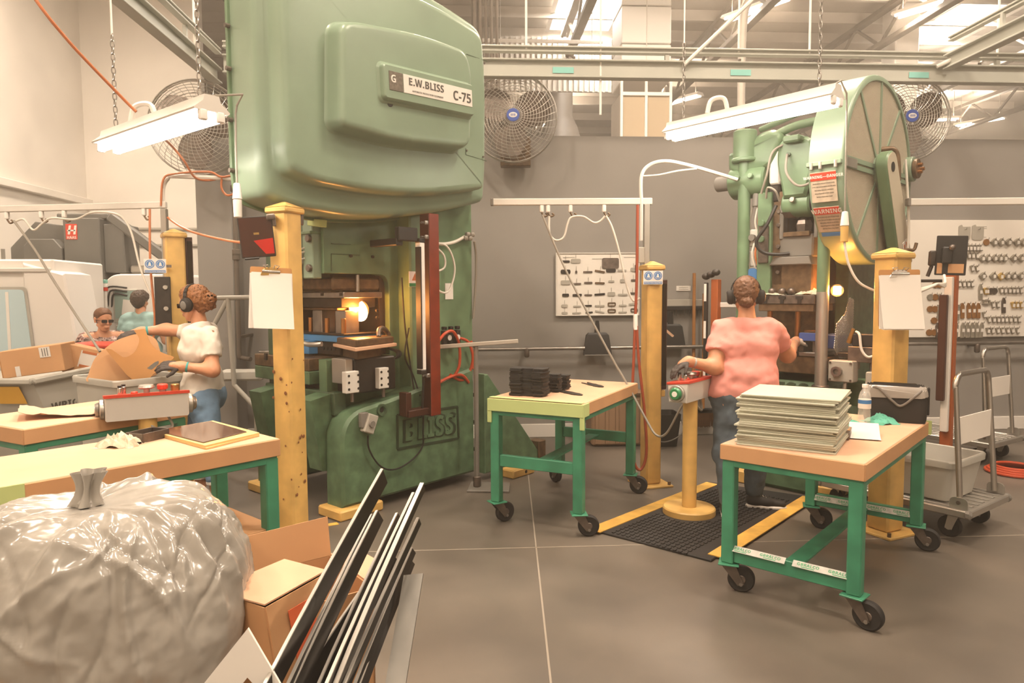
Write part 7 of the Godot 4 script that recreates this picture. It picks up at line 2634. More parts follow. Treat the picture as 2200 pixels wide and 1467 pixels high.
		obj("bristles", M.bristle, t).set_meta("kind", "stuff")
	t = thing("waste_bin", "brown corrugated bin standing against the wall under the middle table", "bin", v3(1.42, 0, -6.85))
	bx(v3(0, 0.26, 0), v3(0.5, 0.5, 0.36), 0.02)
	obj("body", mt("bin_brown", "8a6d53", 0.6), t)
	for k in 5:
		bx(v3(-0.2 + k * 0.1, 0.25, 0.185), v3(0.035, 0.44, 0.016), 0.004)
		obj("rib", M.bin_brown, t)
	bx(v3(0, 0.52, 0), v3(0.54, 0.04, 0.4), 0.012)
	obj("rim", M.bin_brown, t)
	t = thing("black_bin", "small black tub on the floor behind the slim middle post", "tub", v3(1.86, 0, -6.75))
	loft([lift(rrect(0.3, 0.26, 0.04), 0.0, xf(Vector3.ZERO, rot(Vector3.RIGHT, -90))), lift(rrect(0.36, 0.32, 0.04), 0.32, xf(Vector3.ZERO, rot(Vector3.RIGHT, -90))), lift(rrect(0.34, 0.3, 0.04), 0.32, xf(Vector3.ZERO, rot(Vector3.RIGHT, -90))), lift(rrect(0.28, 0.24, 0.04), 0.05, xf(Vector3.ZERO, rot(Vector3.RIGHT, -90)))])
	obj("tub", M.black, t)
	tube(curve([v3(-0.17, 0.3, 0.1), v3(-0.19, 0.15, 0.16), v3(0, 0.06, 0.18), v3(0.19, 0.15, 0.16), v3(0.17, 0.3, 0.1)]), 0.006)
	obj("handle", M.grey_mid, t)
	# stand with a grey bar beside the big press
	t = thing("bar_stand", "thin floor stand holding a grey horizontal bar beside the big press", "stand", v3(0.04, 0, -5.3))
	slab([[-0.05, -0.15], [0.26, -0.1], [0.24, 0.14], [-0.08, 0.1]], 0.0, 0.018, ID, 0.004)
	obj("foot", M.grey_mid, t)
	cyl(v3(0, 0.018, 0), v3(0, 1.1, 0), 0.018, -1, 12)
	obj("pole", M.grey_mid, t)
	cyl(v3(0, 0.02, 0), v3(0, 0.1, 0), 0.03, -1, 12, 0.004)
	obj("collar", M.steel_worn, t)
	bar(v3(-0.27, 1.1, 0.0), v3(0.32, 1.14, 0.03), 0.035, 0.03, Vector3.UP, 0.004)
	obj("bar", M.grey_box, t)
	# hydraulic pipe on the pier
	t = thing("drain_pipe", "dark upright pipe with an elbow on the wall left of the big press", "pipe", v3(-2.21, 0, -6.8))
	tube(curve([v3(0, 2.7, 0), v3(0, 2.0, 0), v3(0, 1.2, 0), v3(0.0, 0.93, 0), v3(0.03, 0.9, 0), v3(0.12, 0.89, 0.05)], 4), 0.022, 12)
	obj("pipe", M.steel_dark, t)
	for y in [1.1, 2.45]:
		bx(v3(0, y, -0.2), v3(0.03, 0.03, 0.42), 0.004)
		obj("wall_clip", M.steel_dark, t)
	for y in [1.86, 1.9, 2.5]:
		cyl(v3(0, y - 0.03, 0), v3(0, y + 0.03, 0), 0.036, -1, 12, 0.004)
		obj("union", M.steel_dark, t)
	# tubular guard rail behind the cream shirted woman
	t = thing("guard_rail", "grey tubular guard rail beside the left of the big press", "rail", v3(0, 0, -6.3))
	for l in [[v3(-2.42, 1.47, 0), v3(-1.85, 1.48, 0)], [v3(-2.13, 1.47, 0), v3(-2.1, 0.7, 0)], [v3(-2.1, 0.7, 0), v3(-1.9, 0.5, 0.05)], [v3(-1.9, 0.5, 0.05), v3(-1.9, 0.02, 0.05)], [v3(-2.3, 1.16, 0), v3(-2.14, 1.45, 0)], [v3(-2.4, 1.47, 0), v3(-2.4, 0.02, 0)]]:
		tube(l, 0.021, 12)
		obj("tube", M.grey_box, t)
	bx(v3(-2.05, 0.78, -0.1), v3(0.36, 0.1, 0.12), 0.02)
	obj("tray", M.grey_bin, t)
	# the large pegboard of dies
	t = thing("pegboard", "large white pegboard hung with rows of metal dies at the right", "board", v3(5.9, 1.63, -7.19))
	bx(v3(0, 0, 0.02), v3(2.6, 1.24, 0.04), 0.004)
	obj("panel", M.wall_white, t)
	for y in [0.55, 0.53, 0.44]:
		bx(v3(-0.5, y, 0.041), v3(0.14, 0.006, 0.002))
		obj("heading_strip", M.grey_box, t)
	var shapes := {}
	# diamond die, strip die, hex blank, bottle shaped die, plate
	prism(rrect(0.062, 0.062, 0.006, 2), 0.0, 0.03, xf(Vector3.ZERO, rot(Vector3.BACK, 42)), 0.003)
	shapes.diamond = shaped()
	prism(rrect(0.03, 0.07, 0.004, 2), 0.0, 0.022, xf(Vector3.ZERO, rot(Vector3.BACK, 18)), 0.003)
	shapes.strip = shaped()
	cyl(v3(0, 0, 0), v3(0, 0, 0.012), 0.036, -1, 8, 0.002)
	shapes.hex = shaped()
	prism(poly([[-0.021, -0.085], [0.021, -0.085], [0.022, 0.045], [0.008, 0.08], [-0.008, 0.08], [-0.022, 0.045]]), 0.0, 0.014, ID, 0.002)
	shapes.bottle = shaped()
	loft([lift(rrect(0.085, 0.05, 0.008, 2), 0.0), lift(rrect(0.085, 0.05, 0.008, 2), 0.02), lift(rrect(0.06, 0.026, 0.005, 2), 0.02), lift(rrect(0.06, 0.026, 0.005, 2), 0.0), lift(rrect(0.085, 0.05, 0.008, 2), 0.0)], false, false)
	shapes.loop = shaped()
	prism(rounded(poly([[-0.065, -0.08], [0.065, -0.08], [0.065, 0.06], [-0.02, 0.06], [-0.03, 0.085], [-0.065, 0.07]]), [0.035, 0.035, 0.006, 0.006, 0.01, 0.01], 4), 0.0, 0.008, ID, 0.001)
	shapes.plate = shaped()
	cyl(v3(0, 0.0, 0.0), v3(0, 0.0, 0.05), 0.003, -1, 6)
	cyl(v3(0, 0.0, 0.045), v3(0, 0.018, 0.05), 0.003, -1, 6)
	shapes.hook = shaped()
	bx(v3(0, 0, 0.0), v3(0.026, 0.035, 0.002))
	shapes.tag = shaped()
	var mats := {"silver": mt("die_silver", "aca496", 0.4, 0.5, "mottle", 5.0), "brown": mt("die_brown", "8a6036", 0.5, 0.2), "dark": M.steel_worn, "gold": mt("die_gold", "c0a060", 0.4, 0.4), "grey": M.grey_box}
	var ps := [
		["plate", "grey", 200, [735, 885], "top"], ["hex", "brown", 310, [985], "top"], ["diamond", "silver", 310, [1070, 1150, 1235, 1330, 1400], "top"],
		["strip", "silver", 375, [720, 760, 800, 840, 880, 915], "second"], ["strip", "silver", 460, [735, 785, 830, 880], "third"], ["diamond", "silver", 490, [940, 1005, 1080, 1140, 1195, 1300, 1385], "third"],
		["strip", "silver", 605, [830, 885], "fourth"], ["diamond", "silver", 690, [955, 1075, 1235, 1305, 1390], "fourth"], ["diamond", "gold", 695, [1160], "fourth"],
		["hex", "brown", 785, [425, 478], "fifth"], ["strip", "silver", 780, [550, 600, 645, 690, 740, 790, 835], "fifth"], ["bottle", "silver", 865, [940], "sixth"], ["strip", "gold", 860, [990, 1010], "sixth"], ["hex", "dark", 860, [1060, 1100], "sixth"], ["strip", "silver", 855, [1170, 1215, 1265, 1310, 1350, 1400], "sixth"],
		["hex", "silver", 925, [370], "seventh"], ["hex", "brown", 925, [430, 545, 590], "seventh"], ["strip", "silver", 925, [475], "seventh"], ["loop", "silver", 985, [1008], "seventh"], ["strip", "silver", 1015, [1085, 1140], "seventh"], ["bottle", "dark", 1020, [1212], "seventh"], ["strip", "gold", 1020, [1315, 1360, 1410], "seventh"],
		["hex", "brown", 1060, [375, 430], "eighth"], ["bottle", "silver", 1095, [480, 635, 690], "eighth"], ["bottle", "dark", 1110, [528], "eighth"], ["bottle", "brown", 1078, [585, 743, 815, 870, 925], "eighth"], ["strip", "silver", 1130, [990], "eighth"],
		["hex", "brown", 1190, [425], "ninth"], ["strip", "silver", 1185, [1045, 1100, 1150, 1195, 1240, 1290, 1340, 1390], "ninth"],
		["hex", "brown", 1325, [375, 430], "lowest"], ["bottle", "dark", 1300, [468, 505, 630], "lowest"], ["bottle", "silver", 1300, [545, 580, 680, 755, 810, 865, 915, 968], "lowest"], ["strip", "silver", 1310, [1040, 1090, 1150, 1205, 1265, 1320, 1380], "lowest"],
	]
	var said := {"diamond": "square die hung cornerwise", "strip": "tilted strip die", "hex": "round blank", "bottle": "pointed tag shaped die", "loop": "open rectangular ring die", "plate": "large cut-out plate"}
	for g in ps:
		var lefts := 0
		for x in g[3]:
			lefts += 1
			var px: float = 1940.0 + x / 5.238
			var py: float = 460.0 + g[2] / 5.238
			var lab := "%s %s in the %s row of the large pegboard" % [g[1], said[g[0]], g[4]]
			if g[3].size() > 1:
				lab = "%s %s, %s of its kind in the %s row of the pegboard" % [g[1], said[g[0]], nth(lefts - 1), g[4]]
			var d := thing("hanging_die", lab, "die", v3(4.621 + (px - 1962.0) * 0.005095, 2.247 - (py - 472.0) * 0.004914, -7.148), 0, "%s dies in the %s row of the pegboard" % [g[1] + " " + g[0], g[4]])
			d.rotation.z = rng.randf_range(-0.08, 0.08)
			put("die", shapes[g[0]], mats[g[1]], d)
			put("hook", shapes.hook, M.steel, d, xf(v3(0, 0.03 if g[0] != "bottle" else 0.075, -0.008)))
			if g[0] in ["diamond", "strip", "bottle"]:
				put("tag", shapes.tag, M.paper, d, xf(v3(0.004, -0.004, 0.031 if g[0] == "diamond" else 0.024 if g[0] == "strip" else 0.016)))


func cart(label: String, at: Vector3, turn: float):
	var t := thing("platform_cart", label, "cart", at, turn)
	var L := 0.92
	var W := 0.6
	bx(v3(W / 2, 0.185, -L / 2), v3(W - 0.02, 0.02, L - 0.02), 0.004)
	var d := obj("deck", M.alu, t)
	for k in 7:
		bx(v3(0.06 + k * 0.08, 0.198, -L / 2), v3(0.03, 0.006, L - 0.05), 0.002)
		obj("deck_rib", M.alu, d)
	for x in [0.0, W]:
		bx(v3(x, 0.18, -L / 2), v3(0.03, 0.045, L), 0.006)
		obj("side_rail", M.alu, t)
	for z in [0.0, -L]:
		bx(v3(W / 2, 0.18, z), v3(W + 0.03, 0.045, 0.03), 0.006)
		obj("end_rail", M.alu, t)
	for x in [0.0, W]:
		for z in [0.0, -L]:
			bx(v3(x, 0.18, z), v3(0.045, 0.05, 0.045), 0.012)
			obj("corner_bumper", M.grey_mid, t)
	for x in [0.02, W - 0.02]:
		prism(rounded(poly([[-0.05, 0.0], [0.05, 0.0], [0.05, 0.07], [-0.05, 0.07]]), [0.0, 0.0, 0.045, 0.045], 6), -0.005, 0.005, xf(v3(x, 0.2, -0.06), rot(Vector3.UP, 90)))
		var ear := obj("hinge_plate", M.alu, t)
		cyl(v3(x - 0.012, 0.24, -0.06), v3(x + 0.012, 0.24, -0.06), 0.012, -1, 10)
		obj("hinge_pin", M.steel_worn, ear)
	var pts := [v3(0.04, 0.22, -0.06), v3(0.045, 0.55, -0.085), v3(0.05, 0.92, -0.11)]
	for k in 7:
		var a := PI - PI / 2 * k / 6
		pts.append(v3(0.13 + cos(a) * 0.08, 0.92 + sin(a) * 0.08, -0.115))
	for k in 7:
		var a := PI / 2 - PI / 2 * k / 6
		pts.append(v3(W - 0.13 + cos(a) * 0.08, 0.92 + sin(a) * 0.08, -0.115))
	pts += [v3(W - 0.045, 0.55, -0.085), v3(W - 0.04, 0.22, -0.06)]
	tube(pts, 0.017, 12)
	obj("handle", M.chrome, t).material_override = mt("tube_steel", "b0aaa2", 0.3, 0.9)
	bx(v3(W / 2, 0.66, -0.092), v3(W - 0.1, 0.17, 0.006), 0.002)
	obj("sign_panel", M.wall_white, t)
	for x in [0.09, W - 0.09]:
		for z in [-0.1, -L + 0.1]:
			for s in [-1, 1]:
				prism(poly([[-0.03, 0.16], [0.03, 0.16], [0.05, 0.055], [0.01, 0.05]]), s * 0.026 - 0.002, s * 0.026 + 0.002, xf(v3(x, 0, z), rot(Vector3.UP, 90 if z > -0.5 else 60)))
			obj("fork", M.alu, t)
			lathe([[0.02, -0.018], [0.045, -0.016], [0.06, -0.018], [0.066, -0.012], [0.066, 0.012], [0.06, 0.018], [0.045, 0.016], [0.02, 0.018]], 24, xf(v3(x, 0.066, z - 0.03), rot(Vector3.UP, 90 if z > -0.5 else 60) * rot(Vector3.RIGHT, 90)))
			var w := obj("wheel", M.rubber, t)
			var q := rot(Vector3.UP, 90 if z > -0.5 else 60)
			cyl(v3(x, 0.066, z - 0.03) - q * v3(0, 0, 0.025), v3(x, 0.066, z - 0.03) + q * v3(0, 0, 0.025), 0.02, -1, 14)
			obj("hub", M.alu, w)


func open_tub(called: String, label: String, cat: String, at: Vector3, turn: float, w: float, d: float, h: float, mat: Material) -> Node3D:
	var t := thing(called, label, cat, at, turn)
	var up := Transform3D(rot(Vector3.RIGHT, -90), Vector3.ZERO)
	var rs := []
	for e in [[w - 0.1, d - 0.1, 0.0], [w - 0.03, d - 0.03, h - 0.05], [w, d, h - 0.045], [w + 0.005, d + 0.005, h - 0.01], [w - 0.008, d - 0.008, h], [w - 0.04, d - 0.04, h - 0.004], [w - 0.05, d - 0.05, h - 0.04], [w - 0.115, d - 0.115, 0.012]]:
		rs.append(lift(rrect(e[0], e[1], 0.05), e[2], up))
	loft(rs)
	obj("tub", mat, t)
	return t


func carts():
	cart("steel platform cart with upright handle carrying a grey tub", v3(2.92, 0, -3.87), deg_to_rad(33))
	cart("second steel platform cart standing at the far right edge", v3(4.42, 0, -5.62), deg_to_rad(30))
	var tb := open_tub("storage_tub", "deep pale grey plastic tub on the steel platform cart", "tub", v3(3.0, 0.205, -4.31), deg_to_rad(33), 0.5, 0.44, 0.26, M.grey_bin)
	for k in 9:
		var b := Basis(Vector3.UP, rng.randf() * TAU) * rot(Vector3.RIGHT, rng.randf_range(-25, 25))
		prism(rrect(0.09, 0.05, 0.012, 2), 0.0, 0.006, ID)
		var o := obj("metal_scrap", M.steel_worn if k % 2 else M.iron_dark)
		o.transform = Transform3D(b * rot(Vector3.RIGHT, -90), v3(3.0 + rng.randf_range(-0.1, 0.1), 0.235 + k * 0.012, -4.31 + rng.randf_range(-0.08, 0.08)))
		tag(o, "small metal offcut lying in the grey tub on the cart", "offcut", "metal offcuts in the grey tub")
	for k in 4:
		var pts := []
		for i in 25:
			pts.append(v3(4.47 + cos(TAU * i / 24) * (0.2 - k * 0.02), 0.015 + k * 0.014, -5.42 + sin(TAU * i / 24) * (0.2 - k * 0.02)))
		tube(pts, 0.012, 8)
	tag(obj("hose_coil", M.orange_red), "orange red hose coiled on the floor by the second cart", "hose")


func trash_bag(t: Node3D, R: Vector3, knot: Vector3):
	# a full plastic sack: pleats run out from the knot and break into crumples lower down
	var n := FastNoiseLite.new()
	n.frequency = 1.0
	n.seed = 11
	var nu := 260
	var nv := 170
	var folds := []       # [angle, height, direction, half length, width, size, bend]
	var fr := RandomNumberGenerator.new()
	fr.seed = 31
	for k in 34:
		var tt := fr.randf_range(-0.35, 0.35)
		folds.append([fr.randf() * TAU, fr.randf_range(0.02, 0.25), sin(tt), cos(tt), fr.randf_range(0.4, 1.0), fr.randf_range(0.025, 0.06), fr.randf_range(-0.08, 0.1), fr.randf_range(-0.4, 0.4)])
	for k in 150:
		var tt := fr.randf_range(-1.0, 1.0)
		folds.append([fr.randf() * TAU, fr.randf_range(0.2, 0.9), sin(tt), cos(tt), fr.randf_range(0.2, 0.85), fr.randf_range(0.014, 0.042), fr.randf_range(-0.035, 0.042), fr.randf_range(-1.0, 1.0)])
	var p := PackedVector3Array()
	for j in nv + 1:
		var v := float(j) / nv
		for i in nu:
			var a := TAU * i / nu
			var c := cos(a)
			var s := sin(a)
			var q: Vector3
			if v < 0.06:
				var e := v / 0.06
				var r := 0.036 - 0.016 * sin(e * PI) + 0.009 * sin(a * 5 + 1.0)
				q = knot + v3(c * r + 0.012 * (1 - e), 0.075 - e * 0.085, s * r)
			else:
				var e := (v - 0.06) / 0.94
				var th := e * PI
				var prof := pow(sin(minf(th, PI * 0.5)), 0.62) if th < PI * 0.5 else pow(sin(th), 0.45)
				var r := maxf(prof, 0.06 * (1.0 - e))
				var y := cos(th)
				var big := n.get_noise_3d(c * r * 1.1, y * 1.1, s * r * 1.1 + 4.0)
				var amt := 0.09 * big + 0.05 * smoothstep(0.0, 0.5, absf(c)) * exp(-e * 3.0)
				for fo in folds:
					var da := wrapf(a - fo[0], -PI, PI) * maxf(r, 0.12)
					var de: float = (e - fo[1]) * 2.4
					var along: float = da * fo[2] + de * fo[3]
					if absf(along) < fo[4]:
						var across := absf(-da * fo[3] + de * fo[2] + fo[7] * along * along)
						if across < fo[5] * 4.0:
							amt += fo[6] * exp(-across * across / (fo[5] * fo[5]) - 0.35 * across / fo[5]) * cos(along / fo[4] * PI / 2)
				q = v3(c * r * R.x, y * R.y, s * r * R.z) * (1.0 + amt)
				if e < 0.25:
					var f := 1.0 - e / 0.25
					q += v3(knot.x, 0, knot.z) * f * f
					q.y = lerpf(q.y, knot.y - 0.015 - 0.16 * e, f * f)
			p.append(q)
	for j in nv:
		for i in nu:
			var k := j * nu + i
			var l := j * nu + (i + 1) % nu
			quad(p[k], p[k + nu], p[l + nu], p[l])
	var m := mt("bag_plastic", "9b958c", 0.22, 0.0, "soft", 2.0)
	m.metallic_specular = 0.8
	obj("sack", m, t, ID, 0.2)
	ball(knot + v3(0, -0.005, 0), 0.026, v3(1, 0.6, 1))
	obj("knot", m, t)


func flap(pts: Array, th: float, called: String, mat: Material, parent: Node):
	var nrm: Vector3 = (Vector3(pts[1]) - pts[0]).cross(Vector3(pts[2]) - pts[0]).normalized() * th
	loft([PackedVector3Array(pts), PackedVector3Array(pts.map(func(p): return p + nrm))])
	obj(called, mat, parent)


func scrap_corner():
	# a low metal skip under the frame carries the sack, the cartons and the strips
	var t := thing("scrap_skip", "low dark steel skip under the sack and the cartons at the lower left", "skip", v3(-0.85, 0, -1.75))
	bx(v3(0, 0.03, 0), v3(1.4, 0.06, 1.1), 0.006)
	obj("floor_plate", M.iron_dark, t)
	for q in [[v3(0, 0.07, 0.55), v3(1.42, 0.1, 0.03)], [v3(0, 0.07, -0.55), v3(1.42, 0.1, 0.03)], [v3(0.7, 0.07, 0), v3(0.03, 0.1, 1.1)], [v3(-0.7, 0.07, 0), v3(0.03, 0.1, 1.1)]]:
		bx(q[0], q[1], 0.004)
		obj("side", M.iron_dark, t)
	t = thing("flat_carton", "flattened brown carton pile lying in the skip under the grey sack", "carton", v3(-0.95, 0.06, -1.78))
	for k in 4:
		bx(v3(0, 0.035 + k * 0.07, 0), v3(0.95 - k * 0.02, 0.068, 0.95), 0.004)
		obj("layer", M.card, t)
	t = thing("trash_sack", "big knotted grey plastic sack in the lower left corner", "sack", v3(-0.915, 0.682, -1.77))
	trash_bag(t, v3(0.355, 0.335, 0.3), v3(-0.06, 0.30, -0.03))
	# open carton with its flaps up
	t = thing("open_carton", "open brown carton with one flap standing, right of the grey sack", "carton", Vector3.ZERO)
	var a := v3(-0.645, 0.34, -1.99)
	var e := v3(0.833, 0, -0.553)
	var f := v3(0.553, 0, 0.833)
	var b := a + e * 0.25
	var c := b + f * 0.3
	var d := a + f * 0.3
	var up := v3(0, 0.36, 0)
	for w in [[a, b], [b, c], [c, d], [d, a]]:
		flap([w[0], w[1], w[1] + up, w[0] + up], 0.005, "wall", M.card, t)
	flap([a + up, b + up, b + up + v3(-0.012, 0.115, -0.02), a + up + v3(-0.015, 0.105, -0.02)], 0.005, "flap", M.card, t)
	flap([b + up, c + up, c + up + v3(0.085, 0.01, -0.03), b + up + v3(0.09, 0.0, -0.02)], 0.005, "flap", M.card_top, t)
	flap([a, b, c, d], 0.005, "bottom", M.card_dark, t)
	# smaller carton leaning out of it
	t = thing("small_carton", "small brown carton with an orange label leaning out of the open carton", "carton", Vector3.ZERO)
	var p0 := v3(-0.5, 0.75, -1.664)
	var p1 := v3(-0.395, 0.75, -1.867)
	var p2 := v3(-0.528, 0.752, -1.95)
	var p3 := v3(-0.64, 0.752, -1.765)
	var dn := v3(0.055, -0.33, 0.03)
	for w in [[p0, p1], [p1, p2], [p2, p3], [p3, p0]]:
		flap([w[0] + dn, w[1] + dn, w[1], w[0]], 0.004, "wall", M.card, t)
	flap([p0 + v3(0, 0.004, 0), p1 + v3(0, 0.004, 0), p2 + v3(0, 0.004, 0), p3 + v3(-0.02, 0.004, 0.012)], 0.004, "lid", M.card_top, t)
	flap([p0 + dn, p1 + dn, p2 + dn, p3 + dn], 0.004, "bottom", M.card_dark, t)
	var lab := func(u: float, v: float) -> Vector3:
		return p0.lerp(p1, u) + dn * v + v3(0.006, 0.0, 0.004)
	flap([lab.call(0.3, 0.82), lab.call(0.9, 0.82), lab.call(0.86, 0.1), lab.call(0.28, 0.1)], 0.002, "orange_label", mt("label_orange", "d9683f", 0.5, 0.0, "soft", 4.0), t)
	var ww: Vector3 = lab.call(0.6, 0.5) + v3(0.004, 0, 0.003)
	cyl(ww, ww + (p1 - p0).cross(dn).normalized() * -0.002, 0.008, -1, 8)
	obj("label_mark", M.hose_red, t)
	# white board with a notch
	t = thing("white_board", "white notched board standing between the sack and the steel strips", "board", Vector3.ZERO)
	var wb := [v3(-0.56, 0.70, -1.372), v3(-0.443, 0.845, -1.367), v3(-0.38, 0.725, -1.356), v3(-0.40, 0.69, -1.352), v3(-0.418, 0.71, -1.357), v3(-0.447, 0.745, -1.362), v3(-0.475, 0.71, -1.361), v3(-0.49, 0.69, -1.361)]
	var g := Transform3D(Basis(v3(1, 0, 0.05).normalized(), Vector3.UP, v3(-0.05, 0, 1).normalized()), v3(-0.44, 0.0, -1.364))
	var pl := PackedVector2Array()
	for q in wb:
		var l: Vector3 = g.affine_inverse() * q
		pl.append(Vector2(l.x, l.y))
	pl.append(Vector2(0.0, 0.31))
	pl.append(Vector2(-0.1, 0.31))
	prism(pl, -0.003, 0.003, g)
	obj("board", M.white_plastic, t)
	# sheet steel strips standing in the skip, tops leaning away
	var strips := [
		[v3(-0.385, 0.746, -1.337), v3(-0.235, 1.038, -1.840), 0.05, "tallest dark steel strip, leftmost of the bundle"],
		[v3(-0.350, 0.737, -1.349), v3(-0.265, 0.919, -1.833), 0.03, "short dark steel strip beside the tallest one"],
		[v3(-0.342, 0.729, -1.363), v3(-0.250, 0.929, -1.833), 0.035, "dark steel strip right of the tallest one, just above its neighbour"],
		[v3(-0.322, 0.723, -1.377), v3(-0.216, 0.828, -1.824), 0.06, "broad dark bent strip low in the middle of the bundle"],
		[v3(-0.278, 0.712, -1.388), v3(-0.153, 0.975, -1.831), 0.022, "steel strip ending just left of the thick pale one"],
		[v3(-0.261, 0.703, -1.402), v3(-0.128, 1.000, -1.831), 0.024, "thick pale steel strip, tallest of the right part of the bundle"],
		[v3(-0.248, 0.695, -1.415), v3(-0.141, 0.909, -1.825), 0.023, "steel strip leaning right below the thick pale one"],
		[v3(-0.232, 0.690, -1.42), v3(-0.16, 0.83, -1.822), 0.02, "short steel strip in the right part of the bundle"],
		[v3(-0.226, 0.687, -1.428), v3(-0.165, 0.80, -1.820), 0.02, "shortest steel strip in the right part of the bundle"],
		[v3(-0.30, 0.71, -1.38), v3(-0.205, 0.90, -1.9), 0.03, "dark steel strip standing behind the middle of the bundle"],
	]
	for s in strips:
		var lo: Vector3 = s[0] + (s[0] - s[1]) * 1.25
		var hi: Vector3 = s[1]
		if lo.y < 0.31:
			lo = hi + (lo - hi) * ((hi.y - 0.31) / (hi.y - lo.y))
		var dir := (hi - lo).normalized()
		var wdir: Vector3 = v3(0.3, 0.05, -0.95)
		wdir = (wdir - dir * wdir.dot(dir)).normalized()
		var nrm: Vector3 = dir.cross(wdir).normalized()
		t = thing("metal_strip", s[3], "metal strip", Vector3.ZERO, 0.0, "steel strips standing in the skip")
		var rs := []
		for k in 9:
			var u := k / 8.0
			var bend := nrm * sin(u * PI) * (0.02 if s[2] != 0.06 else 0.04)
			var o := lo.lerp(hi, u) + bend
			rs.append(PackedVector3Array([o, o + wdir * s[2], o + wdir * s[2] + nrm * 0.004, o + nrm * 0.004]))
		loft(rs)
		obj("sheet", mt("mill_scale", "3a3633", 0.3, 0.6, "soft", 2.0), t)
		rs = []
		for k in 9:
			var u := k / 8.0
			var bend := nrm * sin(u * PI) * (0.02 if s[2] != 0.06 else 0.04)
			var o := lo.lerp(hi, u) + bend - wdir * 0.0015
			var th := 0.0095 if s[2] == 0.024 else 0.0065
			rs.append(PackedVector3Array([o - nrm * 0.001, o + wdir * 0.003 - nrm * 0.001, o + wdir * 0.003 + nrm * th, o + nrm * th]))
		loft(rs)
		obj("cut_edge", mt("cut_edge", "b5b0a8", 0.35, 0.6), t)
	# the broad grey plate at the right of the bundle
	t = thing("metal_plate", "broad grey steel plate at the right of the strip bundle", "metal plate", Vector3.ZERO)
	flap([v3(-0.235, 0.36, -1.15), v3(-0.195, 0.36, -1.14), v3(-0.123, 0.799, -1.716), v3(-0.172, 0.793, -1.722)], 0.006, "plate", mt("plate_steel", "8a867f", 0.4, 0.5, "mottle", 3.0), t)



